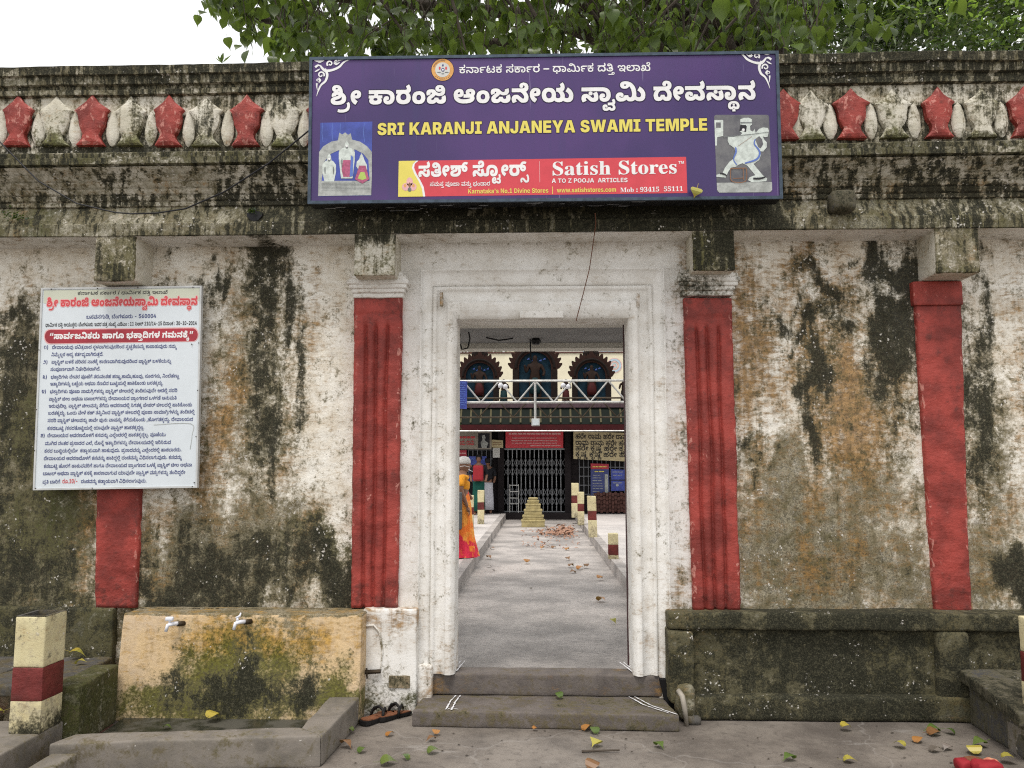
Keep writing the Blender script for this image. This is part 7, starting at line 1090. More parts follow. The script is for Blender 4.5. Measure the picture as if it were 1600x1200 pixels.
b = MB(); b.tube([(X(569, -.15), -.14, Z(980, -.15)), (X(588, -.15), -.142, Z(979, -.15)), (X(597, -.15), -.14, Z(990, -.15)), (X(602, -.15), -.138, Z(1020, -.15)), (X(600, -.15), -.136, Z(1048, -.15))], .007, 6); b.build('conduit_ridge', 'plaster_smooth', wall, stain=(.1, .1, .1, .5))
# broken corner beside the steps: dark hole edge stones
V, F = rbox(P(1056, 1085, -.22)[0], P(1086, 1085, -.22)[0], -.235, -.10, .02, Z(1064, -.2), .02, .04, .03, 9, 20); mesh('broken_plinth_corner', V, F, 'plaster_mossy', wall, True, (.35, .3, .35, .7))

b = MB(); b.add(*prism([(P(a, c, -.05)[0], P(a, c, -.05)[2]) for a, c in ((1030, 1060), (1052, 1060), (1060, 1075), (1066, 1105), (1040, 1105))], -.085, -.02)); b.build('gap_shade', 'room_dark', wall)  # black slab standing in for the shade inside the broken gap
# gateway passage behind the frame: ceiling slab, back beam and splayed inner walls
ZC = DT + .02
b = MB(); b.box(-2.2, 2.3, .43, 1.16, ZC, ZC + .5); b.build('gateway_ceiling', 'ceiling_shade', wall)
b = MB(); b.box(-2.2, 2.3, 1.16, 1.34, ZC - .045, ZC + .5); b.build('back_beam', 'wall_pale', wall)
b = MB(); b.box(DL - .25, DR + .25, .201, .43, ZC, ZC + .4); b.build('lintel', 'wall_pale', wall)
b = MB(); b.box(-2.6, -2.2, .43, 1.34, -.02, ZC + .5); b.build('gateway_wall', 'wall_pale', wall)
b = MB(); b.box(2.3, 2.7, .43, 1.34, -.02, ZC + .5); b.build('gateway_wall', 'wall_pale', wall)
b = MB(); b.box(DR + .001, DR + .16, .201, .32, .06, DT + .03); b.build('wooden_jamb', 'fascia_red', wall)
for pts in ([(X(721, .7, 500), .6, ZC - .01), (X(718, .7), .62, ZC - .07), (X(722, .7), .63, ZC - .13), (X(731, .7), .63, ZC - .12), (X(735, .7), .6, ZC - .05), (X(733, .7), .6, ZC)], [(X(760, .9), .8, ZC - .01), (X(780, .9), .82, ZC - .03), (X(802, .9), .85, ZC - .01)],
            [(X(829, 1.0), .95, ZC), (X(830, 1.0), .97, ZC - .16), (X(832, 1.0), .97, ZC - .18)]):
    b = MB(); b.tube(pts, .006, 5); b.build('ceiling_wire', 'cable', wall)
b = MB(); b.add(*lathe([(.0, ZC - .05), (.03, ZC - .048), (.045, ZC - .02), (.03, ZC - .002), (0, ZC)], X(838, 1.0), .92, 10)); b.build('ceiling_rose', 'cable', wall)
V, F = rbox(P(812, 490, -.08)[0], P(880, 490, -.08)[0], -.085, -.045, Z(497, -.08), Z(486, -.08), .03, .006, .003, 9, 22); mesh('lintel_lug', V, F, 'plaster_smooth', wall, True, (.05, 0, .1, .15))
# stub stone on the cornice, black plate painting the shade inside the spout hole
V, F = rbox(P(1296, 320, -.3)[0], P(1336, 320, -.3)[0], -.36, -.22, Z(337, -.3), Z(303, -.3), .015, .045, .012, 8, 23); mesh('stone_spout', V, F, 'stone_dark', wall, True, (.5, 0, .1, .2))
b = MB(); b.add(*prism([(P(397, 332, -.27)[0] + .052 * math.cos(a) * (1 + .2 * math.sin(3 * a)), Z(332, -.27) + .036 * math.sin(a)) for a in np.linspace(0, 6.28, 13)[:-1]], -.262, -.24)); b.build('spout_hole_shade', 'cable', wall)
for px, py, s_ in ((395, 327, .5), (8, 332, 1.2), (30, 336, .8)):
    rnd = random.Random(px); b = MB()
    for k in range(40):
        c0 = np.array(P(px + rnd.gauss(0, 9 * s_), py + rnd.gauss(3, 3.5 * s_), -.28)); d = np.array([rnd.gauss(0, 1), -abs(rnd.gauss(0, 1)), rnd.gauss(0.4, 1)]); d = d / np.linalg.norm(d) * .016; e = np.cross(d, [rnd.gauss(0, 1), rnd.gauss(0, 1), 1]); e = e / np.linalg.norm(e) * .007
        b.add([c0, c0 + d * .5 + e, c0 + d, c0 + d * .5 - e], [(0, 1, 2, 3)])
    b.build('moss_tuft', 'leaf_shrub', wall, kind='stuff')

# ------------------------------------------------------------------ doorsteps
xl, xr = G(672, 1053, .238), G(1042, 1055, .238)
def stepblock(pts, z0, z1, name, label, seed, stain):
    o = empty(name, (sum(p[0] for p in pts) / 4, sum(p[1] for p in pts) / 4, z0), label, 'step')
    xs = [p[0] for p in pts]; x0, x1 = pts[0][0], pts[1][0]; y0, y1 = pts[0][1], pts[2][1]
    def tp_(W):
        t = np.clip((W[:, 1] - y0) / (y1 - y0), 0, 1); u = (W[:, 0] - x0) / (x1 - x0)
        W[:, 0] = (pts[0][0] * (1 - t) + pts[3][0] * t) * (1 - u) + (pts[1][0] * (1 - t) + pts[2][0] * t) * u
        W[:, 1] += (pts[1][1] - pts[0][1]) * u * (1 - t); return W
    V, F = rbox(x0, x1, y0, y1, z0, z1, .03, .012, .006, 7, seed, tp_)
    mesh('slab', V, F, 'stone_step', o, True, stain); return o
q = [G(644, 1110, .098), G(1062, 1118, .098), G(1032, 1087, .098), G(664, 1085, .098)]
q[2] = (q[2][0], q[3][1] + .12, 0); q[3] = (q[3][0], q[3][1] + .12, 0)
s1 = stepblock(q, 0, .098, 'doorstep', 'lower grey stone doorstep on the ground with white chalk lines', 31, st(.28, .05, .0, .6, .6, 4))
q = [G(671, 1052, .238), G(1037, 1056, .238), (G(1037, 1056, .238)[0] - .01, .17, 0), (G(671, 1052, .238)[0] + .02, .17, 0)]
def s_u(V, c):
    e = np.clip((np.abs(V[:, 0] - .02) - .45) / .3, 0, 1) * (V[:, 2] < .22); c[:, 2] += .35 * e; c[:, 0] -= .1; return c
s2 = stepblock(q, .098 + .002, .238, 'doorstep', 'upper brown stone doorstep under the door opening', 32, st(.12, .03, .1, .45, .6, 4, s_u))
def chalk(par, pts, z, w_=.006):
    p3 = [np.array(G(a, b_, z)) + np.array([0, 0, .0075]) for a, b_ in pts]; V = []; F = []
    rnd = random.Random(int(pts[0][0])); pp = []
    for a, b_ in zip(p3, p3[1:]):
        for t in np.linspace(0, 1, 9)[:-1]: pp.append(a + (b_ - a) * t + np.array([rnd.gauss(0, .0018), 0, 0]))
    pp.append(p3[-1])
    for p_ in pp: ww = w_ * rnd.uniform(.35, 1.1); V += [p_ - np.array([ww, 0, 0]), p_ + np.array([ww, 0, 0])]
    F = [(2 * i, 2 * i + 1, 2 * i + 3, 2 * i + 2) for i in range(len(pp) - 1)]
    mesh('chalk_line', V, F, 'chalk', par)
chalk(s1, [(712, 1088), (703, 1098), (697, 1110)], .098); chalk(s1, [(719, 1088), (711, 1100), (705, 1111)], .098)
chalk(s1, [(698, 1110), (706, 1108), (716, 1110)], .098)
chalk(s1, [(983, 1090), (1006, 1103), (1045, 1116)], .098); chalk(s1, [(991, 1090), (1018, 1104), (1058, 1118)], .098)
chalk(s2, [(720, 1034), (708, 1049)], .238); chalk(s2, [(726, 1034), (713, 1050)], .238); chalk(s2, [(968, 1036), (992, 1054)], .238); chalk(s2, [(974, 1036), (999, 1055)], .238)

# ------------------------------------------------------------------ general block given by four ground-plan corners
def quadblock(pts, z0, z1, name, mat, parent, stain, seed, res=.03, r=.012, amp=.005, slope=0.0, **k):
    """pts: front-left, front-right, back-right, back-left (x, y)"""
    w_ = math.dist(pts[0][:2], pts[1][:2]); d_ = math.dist(pts[0][:2], pts[3][:2])
    V, F = rbox(0, w_, 0, d_, z0, z1, res, r, amp, 7, seed)
    u, v_ = V[:, 0] / w_, V[:, 1] / d_
    P4 = np.array([p[:2] for p in pts], float)
    XY = (P4[0] * (1 - u)[:, None] + P4[1] * u[:, None]) * (1 - v_)[:, None] + (P4[3] * (1 - u)[:, None] + P4[2] * u[:, None]) * v_[:, None]
    W = np.column_stack([XY, V[:, 2] - slope * (1 - v_)])
    return mesh(name, W, F, mat, parent, True, stain, **k)

# ------------------------------------------------------------------ temple name sign
YS = -.50
sign = empty('temple_name_sign', P(850, 315, YS), 'long purple temple name board with white and yellow lettering above the doorway', 'sign')
cor = [P(484, 90, YS), P(1216, 80, YS), P(1223, 311, YS), P(481, 319, YS)]
c2 = [(c[0], c[2]) for c in cor]
def inset(c, d):
    cx = sum(p[0] for p in c) / 4; cz = sum(p[1] for p in c) / 4
    return [(p[0] - math.copysign(d, p[0] - cx), p[1] - math.copysign(d, p[1] - cz)) for p in c]
V, F = prism(inset(c2, .008), YS + .004, YS + .13); mesh('sign_box', V, F, 'sign_under', sign)
V, F = prism(inset(c2, .012), YS, YS + .003); mesh('sign_face', V, F, 'sign_purple', sign)
ins = inset(c2, .020)
b = MB()
for i in range(4):
    a0, a1, i1, i0 = c2[i], c2[(i + 1) % 4], ins[(i + 1) % 4], ins[i]
    b.add(*prism([a0, a1, i1, i0], YS - .008 - .0004 * i, YS + .010))
b.build('sign_rim', 'sign_frame', sign)
for px in (560, 850, 1140): b = MB(); b.box(X(px, YS) - .015, X(px, YS) + .015, YS + .13, -.25, Z(200, YS) - .015, Z(200, YS) + .015); b.build('sign_bracket', 'cable', sign)
rnd = random.Random(5); b = MB()
for k in range(46):
    px = rnd.uniform(495, 1205); d = rnd.uniform(.006, .022); y = YS + rnd.uniform(.02, .12); zz = Z(319, YS) + (px - 484) / 740 * .03 - .0035 + .0125; x = X(px, YS); l_ = rnd.uniform(.01, .06)
    b.add([(x - l_, y, zz - .006), (x + l_, y + rnd.uniform(-.01, .01), zz - .006), (x + l_ * .6, y + d, zz - .006), (x - l_ * .7, y + d, zz - .006)], [(0, 1, 2, 3)])
b.build('peeling_flakes', 'metal_grey', sign, kind='stuff')
L1, L2, L3, L4 = YS - .0010, YS - .0020, YS - .0030, YS - .0040
px_ = 5.0 / F_PX
O8 = [(math.cos(a) * 1.5 * px_, math.sin(a) * 1.5 * px_) for a in np.linspace(0, 2 * math.pi, 9)[:-1]]
O4 = [(a * .7, b_ * .7) for a, b_ in O8]
text('lettering', 's1', (717, 114.5), (1017, 110.8), L2, 19, 'print_white', sign, 4)
text('lettering_shadow', 's2', (515.5, 163.8), (1182, 155.6), L1, 42, 'print_dark', sign, 3, O8)
text('lettering', 's2', (515.5, 163.8), (1182, 155.6), L2, 42, 'print_white', sign, 6)
text('lettering_shadow', 's3', (589, 211.2), (1106, 204), L1, 28.5, 'print_dark', sign, 3, O4)
text('lettering', 's3', (589, 211.2), (1106, 204), L2, 28.5, 'print_yellow', sign, 5)
# corner scrollwork
def stroke(pts, ws, Y, n=6):
    pts = [np.array(p, float) for p in pts]; sm = []
    for i in range(len(pts) - 1):
        p0, p1, p2, p3 = pts[max(i - 1, 0)], pts[i], pts[i + 1], pts[min(i + 2, len(pts) - 1)]
        for t in np.linspace(0, 1, n + 1)[:-1]:
            sm.append((.5 * ((2 * p1) + (p2 - p0) * t + (2 * p0 - 5 * p1 + 4 * p2 - p3) * t * t + (3 * p1 - p0 - 3 * p2 + p3) * t ** 3), ws[i] * (1 - t) + ws[i + 1] * t))
    sm.append((pts[-1], ws[-1])); V = []; F = []
    for i, (p, w_) in enumerate(sm):
        t = sm[min(i + 1, len(sm) - 1)][0] - sm[max(i - 1, 0)][0]; t = t / (np.linalg.norm(t) + 1e-9); nn = np.array([-t[1], t[0]])
        for s_ in (-1, 1): V.append(P(*(p + s_ * nn * w_ / 2), Y))
    F = [(2 * i, 2 * i + 1, 2 * i + 3, 2 * i + 2) for i in range(len(sm) - 1)]
    return V, F
def curl(cx, cy, r_, a0, turns, w_): 
    n = 9; return [(cx + r_ * (1 - .75 * t) * math.cos(a0 + turns * 6.28 * t), cy + r_ * (1 - .75 * t) * math.sin(a0 + turns * 6.28 * t)) for t in np.linspace(0, 1, n)], [w_ * (1 - .4 * t) for t in np.linspace(0, 1, n)]
for tr in (lambda p: (470 + p[0] / 4, 70 + p[1] / 4), lambda p: (850 + (1425 - (p[0] - 85)) / 4, 70 + (p[1] - 48) / 4)):
    b = MB()
    for k, (pts, ws) in enumerate(([[(120, 128), (150, 160), (195, 158), (240, 138), (270, 108), (318, 86)], [7, 16, 12, 12, 9, 1]], [[(150, 150), (165, 185), (155, 225), (128, 250), (112, 280), (98, 322)], [12, 14, 12, 10, 8, 1]],
        [[(86, 98), (118, 104), (146, 98)], [4, 15, 3]], [[(90, 140), (108, 128), (122, 132)], [13, 10, 4]], [[(232, 98), (262, 92), (300, 88)], [10, 5, 1]], [[(100, 240), (100, 262), (104, 285)], [10, 6, 1]], [[(88, 168), (104, 160), (120, 150)], [3, 9, 3]],
        [[(205, 112), (222, 122), (244, 108)], [3, 9, 2]], [[(112, 205), (122, 222), (112, 240)], [3, 9, 2]], curl(182, 118, 20, 2.4, 1.1, 9), curl(126, 188, 22, .4, -1.1, 9), curl(222, 104, 12, 1, 1, 6), curl(106, 222, 12, 1, -1, 6))):
        V, F = stroke([tr(p) for p in pts], [q / 4 * 1.15 for q in ws], L2 - .0003 * k); b.add(V, F)
    b.build('corner_scroll', 'print_white', sign)
# state emblem
em = poly('emblem', ellipse(691.5, 109, 18.2, 18), L1, 'print_dark', sign)
poly('ring', ellipse(691.5, 109, 17.3, 17.2, 32), L2, 'print_orange', em); poly('disc', ellipse(691.5, 109, 11.6, 11.6, 28), L3, 'paper', em)
for cx, cy, rx, ry, mt in ((692, 109, 2.6, 3, 'print_navy'), (692, 109, 1.3, 1.5, 'print_white'), (687, 106.5, 1.5, 2.6, 'print_redtext'), (697, 106.5, 1.5, 2.6, 'print_redtext'), (692, 102, 1.4, 1.8, 'print_navy'), (686, 113, 3.2, .8, 'print_shade'), (698, 113, 3.2, .8, 'print_shade'), (692, 115, 2.5, .8, 'print_shade')):
    poly('emblem_mark', ellipse(cx, cy, rx, ry, 12), L4 - (.0006 if mt == 'print_white' else 0), mt, em)
b = MB()
for k in range(22):
    a = math.radians(200 + k * 7 if k < 13 else 40 + (k - 13) * 12); V, F = stroke([(691.5 + 13.6 * math.cos(a), 109 + 13.6 * math.sin(a)), (691.5 + 15.6 * math.cos(a), 109 + 15.6 * math.sin(a))], [1.1, .9], L3, 1); b.add(V, F)
b.build('ring_lettering', 'print_brown', em, kind='stuff')
# printed picture of a white shrine group on blue
A8 = lambda pts: [(480 + a / 8, 170 + c / 8) for a, c in pts]
pic = poly('shrine_picture', A8([(165, 175), (815, 160), (800, 1085), (140, 1095)]), L1, 'print_blue', sign)
poly('arch_print', A8([(148, 540), (200, 470), (300, 410), (385, 395), (400, 300), (440, 320), (475, 295), (510, 325), (545, 305), (560, 385), (660, 410), (750, 470), (808, 540), (808, 900), (780, 900), (765, 640), (700, 560), (590, 505), (590, 620), (400, 620), (400, 515), (300, 560), (215, 660), (180, 900), (142, 900)]), L2, 'print_grey', pic)
poly('base_print', A8([(142, 900), (805, 900), (800, 1080), (136, 1090)]), L2, 'print_grey', pic)
for k in range(6):
    V, F = stroke(A8([(180, 930 + k * 17), (780, 925 + k * 17)]), [.35, .35], L3, 2); mesh('print_line', V, F, 'print_shade', pic)
for x in (360, 597): V, F = stroke(A8([(x, 920), (x, 1010)]), [.6, .6], L3 - .0002, 2); mesh('print_line', V, F, 'print_shade', pic)
for cx, top, bot, w_, body in ((275, 560, 910, 85, 'print_pale'), (495, 400, 870, 100, 'print_pale')):
    poly('figure_print', A8([(cx, top), (cx + 22, top + 30), (cx + 28, top + 85), (cx + w_ * .6, top + 95), (cx + w_, top + 140), (cx + w_ * 1.0, top + 230), (cx + w_ * .75, bot - 20), (cx + w_ * .7, bot), (cx - w_ * .7, bot), (cx - w_ * .75, bot - 20), (cx - w_, top + 230), (cx - w_, top + 140), (cx - w_ * .6, top + 95), (cx - 28, top + 85), (cx - 22, top + 30)]), L3, body, pic)
    for dx in (-.62, .62): poly('figure_gap', A8(ellipse(cx + dx * w_, top + (bot - top) * .60, 8, (bot - top) * .14, 10)), L4, 'print_shade', pic)
    poly('figure_face', A8(ellipse(cx, top + 78, 17, 20, 12)), L4, 'print_shade', pic); poly('figure_face', A8(ellipse(cx, top + 66, 13, 14, 12)), L4 - .0005, 'print_white', pic)
poly('robe_print', A8([(450, 640), (540, 640), (560, 760), (540, 850), (450, 850), (430, 760)]), L4, 'print_rose', pic)
poly('sash_print', A8([(545, 580), (575, 600), (570, 840), (530, 850), (540, 700)]), L4 - .0003, 'print_sky', pic)
poly('figure_print', A8([(680, 555), (702, 600), (715, 640), (745, 700), (750, 760), (640, 760), (612, 720), (620, 660), (650, 630), (660, 590)]), L3, 'print_pale', pic)
poly('skirt_print', A8([(650, 710), (730, 710), (775, 880), (690, 935), (595, 880)]), L4, 'print_rose', pic); poly('skirt_print', A8([(668, 790), (715, 790), (742, 870), (690, 890), (632, 870)]), L4 - .0004, 'print_lime', pic)
b = MB()
for x in (195, 320, 420, 715): V, F = stroke(A8([(x, 175), (x - 10, 300), (x + 5, 420 - abs(x - 460) * .0)]), [.5, 1.0, .5], L1 - .0004, 3); b.add(V, F)
b.build('curtain_fold', 'print_sky', pic, kind='stuff')
# printed picture of a white striding idol
R8 = lambda pts: [(1100 + a / 8, 170 + c / 8) for a, c in pts]
def rrect(x0, y0, x1, y1, r_, skew=0):
    o_ = []
    for cx, cy, a in ((x1 - r_, y0 + r_, -90), (x1 - r_, y1 - r_, 0), (x0 + r_, y1 - r_, 90), (x0 + r_, y0 + r_, 180)):
        for t in range(5): o_.append((cx + r_ * math.cos(math.radians(a + 22.5 * t)) + skew * (cy - y0) / (y1 - y0), cy + r_ * math.sin(math.radians(a + 22.5 * t))))
    return o_
pic = poly('idol_picture', R8(rrect(125, 75, 812, 1045, 30, 38)), L1, 'print_charcoal', sign)
poly('floor_print', R8([(160, 925), (850, 915), (852, 1010), (825, 1042), (190, 1048), (163, 1010)]), L2, 'print_grey', pic)
poly('pillar_print', R8([(130, 140), (240, 140), (240, 340), (165, 355), (160, 460), (140, 460)]), L2, 'print_pale', pic); poly('pillar_print', R8([(150, 170), (210, 170), (210, 235), (150, 235)]), L3, 'print_charcoal', pic)
body = [(455, 130), (500, 112), (560, 112), (600, 130), (600, 195), (575, 215), (580, 270), (610, 285), (635, 250), (645, 300), (690, 250), (740, 232), (800, 240), (812, 280), (795, 350), (760, 355), (735, 345), (750, 380), (785, 420), (785, 480), (740, 535), (700, 530), (712, 580), (690, 640), (620, 690), (660, 740), (710, 800), (735, 830), (790, 870), (780, 905), (600, 918), (548, 890), (570, 855), (640, 830),
        (600, 780), (540, 710), (480, 680), (430, 700), (400, 725), (340, 735), (300, 790), (285, 830), (270, 860), (155, 850), (155, 825), (235, 800), (260, 740), (320, 660), (375, 620), (400, 560), (380, 490), (320, 450), (295, 400), (300, 350), (370, 350), (455, 330), (480, 300), (440, 285), (450, 240), (500, 235), (480, 200), (450, 195)]
poly('idol_print', R8(body), L3, 'print_pale', pic)
poly('arm_gap', R8([(640, 380), (690, 340), (725, 380), (740, 440), (710, 490), (680, 480)]), L4, 'print_charcoal', pic); poly('hair_print', R8([(455, 205), (520, 200), (535, 220), (525, 290), (470, 270), (440, 285), (450, 240)]), L4, 'print_black', pic)
poly('eye_print', R8(ellipse(492, 262, 18, 18, 12)), L4 - .0005, 'print_white', pic); poly('crown_line', R8([(455, 165), (600, 165), (600, 180), (455, 182)]), L4, 'print_shade', pic)
for k, (pts, w_, mt) in enumerate((([(640, 380), (630, 440), (690, 520), (690, 590), (640, 640), (510, 680)], [1.5, 2, 2.6, 2.8, 2.8, 2], 'print_sky'), ([(395, 480), (400, 540), (370, 630), (410, 700)], [2, 2.6, 1.6, 1.6], 'print_sky'), ([(240, 350), (520, 325), (812, 290)], [.8, .8, .8], 'print_shade'), ([(420, 470), (520, 400), (600, 345)], [.5, .5, .5], 'print_brown'), ([(330, 745), (525, 740)], [1.5, 1.5], 'print_brown'), ([(335, 745), (345, 900), (520, 905), (530, 745)], [1.3, 1.3, 1.3, 1.3], 'print_brown'), ([(490, 745), (495, 890)], [1, 1], 'print_brown'),
        ([(360, 870), (500, 865)], [1, 1], 'print_brown'), ([(615, 870), (700, 870), (770, 850)], [2.5, 3, 2], 'print_black'), ([(200, 805), (250, 815), (285, 835)], [2, 2.4, 1.5], 'print_black'))):
    V, F = stroke(R8(pts), w_, L4 - .0008 - .0002 * k, 4); mesh('print_line', V, F, mt, pic)
# shop advertisement strip
ad = poly('advert_strip', [(623, 251.5), (1072, 245), (1074, 301.5), (622, 307.5)], L1, 'print_red', sign)
poly('advert_corner', [(623, 251.5), (654, 251), (648, 256), (647, 262), (650, 270), (657, 282), (662, 292), (664.5, 307), (622, 307.5)], L2, 'print_white', ad)
poly('advert_corner', [(623, 251.5), (650, 251), (645, 256), (643.5, 262), (647, 271), (654, 283), (659, 294), (661, 307), (622, 307.5)], L3, 'print_yellow', ad)
for cx, cy, rx, ry, mt in ((640, 284, 5, 7, 'print_pink'), (634, 292, 6, 6, 'print_pink'), (645, 292, 6, 6, 'print_pink'), (640, 296, 3, 3.5, 'print_shade'), (640, 289, 2, 4, 'print_brown'), (633, 290, 2, 2.5, 'print_orange'), (646, 290, 2, 2.5, 'print_orange')):
    poly('advert_emblem', ellipse(cx, cy, rx, ry, 14), L4 - .0004 * (rx < 4), mt, ad)
LT = YS - .0028
text('lettering', 's4', (653, 276.5), (826, 274.8), LT, 33, 'print_white', ad, 5); text('lettering', 's5', (671.5, 290.8), (766, 290), LT, 10, 'print_white', ad, 2)
text('lettering', 's6', (861.5, 274), (1059, 271), LT, 33, 'print_white', ad, 5, [(-.0012, 0), (.0012, 0)]); text('lettering', 's7', (1060, 256), (1069, 255.7), LT, 6, 'print_white', ad, 2)
text('lettering', 's8', (862, 285.8), (981, 284.5), LT, 9.8, 'print_white', ad, 3); text('lettering', 's9', (731, 302.4), (865, 301), LT, 10.5, 'print_yellow', ad, 3)
text('lettering', 's10', (870, 300.8), (963, 299.6), LT, 10.5, 'print_yellow', ad, 3); text('lettering', 's11', (969, 300.4), (1067.5, 298.3), LT, 11, 'print_white', ad, 3)
V, F = stroke([(843, 252), (843.5, 285)], [.7, .7], LT, 1); mesh('divider', V, F, 'print_pink', ad)

# ------------------------------------------------------------------ notice board
YN = -.13
nb_ = empty('notice_board', P(182, 765, YN), 'white temple rules notice board with red heading hung beside the bracket', 'notice board')
c2 = [(P(a, b_, YN)[0], P(a, b_, YN)[2]) for a, b_ in ((65, 450), (315.5, 446.5), (308.5, 762), (52, 766))]
V, F = prism(c2, YN + .003, YN + .025); mesh('board_rim', V, F, 'board_edge', nb_)
V, F = prism(inset(c2, .010), YN, YN + .006); mesh('board_sheet', V, F, 'board_face', nb_)
def board_rim():
    ii = inset(c2, .012); b = MB()
    for i in range(4): b.add(*prism([c2[i], c2[(i + 1) % 4], ii[(i + 1) % 4], ii[i]], YN - .005 - .0004 * i, YN + .004))
    b.build('board_moulding', 'board_edge', nb_)
board_rim()
M1, M2, M3 = YN - .0008, YN - .0016, YN - .0024
poly('heading_tint', [(68.5, 453.5), (312, 450), (311.5, 470), (68, 474)], M1, 'board_head', nb_)
text('lettering', 'n1', (121, 460.8), (262, 459), M2, 8, 'print_black', nb_, 2)
text('lettering_shadow', 'n2', (72.5, 479.2), (308.5, 476.5), M1 - .0003, 19, 'print_pink', nb_, 3, [(a * .75, c * .75) for a, c in O8])
text('lettering', 'n2', (72.5, 479.2), (308.5, 476.5), M2, 19, 'print_redtext', nb_, 4)
text('lettering', 'n3', (134.5, 498), (244, 496.6), M2, 9, 'print_navy', nb_, 2)
text('lettering', 'n4', (70.6, 510.5), (307.5, 507.5), M2, 8.6, 'print_black', nb_, 2)
pl_ = [(78, 515.5), (300, 513)] + [(301 + 8 * math.sin(t), 523 - 10 * math.cos(t)) for t in np.linspace(.2, 2.9, 7)] + [(299, 533), (80, 536.5)] + [(78 - 8 * math.sin(t), 526 + 10.3 * math.cos(t)) for t in np.linspace(.2, 2.9, 7)]
poly('heading_pill', [(a + (a - 190) * .012, c + (c - 525) * .14) for a, c in pl_], M1, 'print_pink', nb_)
poly('heading_pill', pl_, M2, 'print_pill', nb_)
text('lettering', 'n5', (76.5, 530), (302, 527.2), M3, 14, 'print_white', nb_, 4)
rows = [(81, 545.2, 276), (80, 556.6, 161.5), (80, 568.2, 267.5), (78.5, 579.6, 157), (79, 591.6, 280), (78, 602.4, 255), (77.6, 614.4, 277), (76, 626, 276), (75.7, 637, 300), (75, 648, 304), (74, 659.6, 301.6), (73.6, 671.8, 225.5), (73.6, 683.2, 259), (70, 695.4, 267), (69, 707.2, 283.6), (68, 719, 284), (68, 731, 300), (66.6, 742.6, 289.5), (66, 755.6, 94)]
for i, (x0, y, x1) in enumerate(rows):
    text('notice_line', f'b{i}', (x0, y), (x1, y - (x1 - x0) * .0095), M2, 8.0, 'print_navy', nb_, 2)
    if f'q{i}' in LINE: text('notice_numeral', f'q{i}', (x0 - (13 if i < 12 else 10.5), y + .1), (x0 - (5.5 if i < 12 else 3.5), y), M2, 8.0, 'print_navy', nb_, 2)
text('lettering', 'br', (97, 755.2), (121.5, 755), M2, 9.5, 'print_redtext', nb_, 2); text('lettering', 'be', (126, 754.8), (229, 753.8), M2, 8.0, 'print_navy', nb_, 2)
V, F = stroke([(240, 664), (298, 662), (300, 680), (297, 702)], [.7, 1, .7, .8], M2, 4); mesh('tape_mark', V, F, 'print_grey', nb_)
b = MB()
for px, py in ((81, 452), (153, 451), (216, 450), (302, 449), (62, 547), (58, 640), (55, 704), (56, 763), (145, 762.5), (301, 760), (304, 754), (311, 536), (309.5, 610), (307, 682), (300, 538)):
    x, _, z = P(px, py, YN); b.add(*prism([(x + .0035 * math.cos(a), z + .0035 * math.sin(a)) for a in np.linspace(0, 6.28, 7)[:-1]], YN - .009, YN))
b.build('screw', 'metal_brown', nb_)

# ------------------------------------------------------------------ washing place: yellow tap block, basin kerb, cheek wall
tb = empty('tap_block', (-1.95, -.12, 0), 'yellow ochre washing block with two white taps and green algae', 'tap block')
def s_tap(V, c):
    x, z = V[:, 0], V[:, 2]; q = V + np.stack([fbm(V * 5, 4, 3), fbm(V * 5, 4, 5), fbm(V * 5, 4, 9)], 1) * .22
    x, z = q[:, 0], q[:, 2]
    c[:] = 0; c[:, 2] = .30 + .6 * np.exp(-(((x + 1.85) / .65) ** 2 + ((z - .5) / .12) ** 2)); 
    def e(cx, cz, rx, rz): return np.exp(-(((x - cx) / rx) ** 2 + ((z - cz) / rz) ** 2) ** 1.3)
    c[:, 1] = .04 + .10 * (x > -2.45) + .45 * e(-2.2, .22, .36, .26) + .5 * e(-1.95, .34, .32, .3) + .4 * e(-1.6, .28, .36, .3) + .35 * (z < .2) + .5 * e(-1.3, .2, .16, .14) + .3 * e(-2.6, .12, .25, .2)
    c[:, 0] = .80 * e(-1.92, .16, .42, .17) + .60 * e(-1.88, .40, .10, .2) + .5 * e(-2.36, .22, .08, .18) + .62 * e(-1.50, .22, .11, .2) + .4 * e(-1.2, .05, .2, .08)
    c[:, 3] = .65 * e(-1.6, .56, .14, .10) + .5 * e(-2.28, .46, .10, .18) + .5 * e(-1.5, .4, .12, .15) + .35 * e(-1.75, .63, .5, .04) + 1.0 * (V[:, 2] > .652)
    c[:, 0] += .25 * (V[:, 2] > .652); return c
def tapt(W):
    t = W[:, 2] / .662; W[:, 0] += np.where(W[:, 0] < -2.5, .022 * t, 0); W[:, 1] += .05 * t * (W[:, 1] < -.1); return W
V, F = rbox(P(178, 1080, -.30)[0], P(563, 1080, -.28)[0], -.315, -.02, 0, .662, .025, .010, .005, 5, 41, tapt)
mesh('block', V, F, 'plaster_yellow', tb, True, st(0, 0, 0, 0, 0, 1, s_tap))
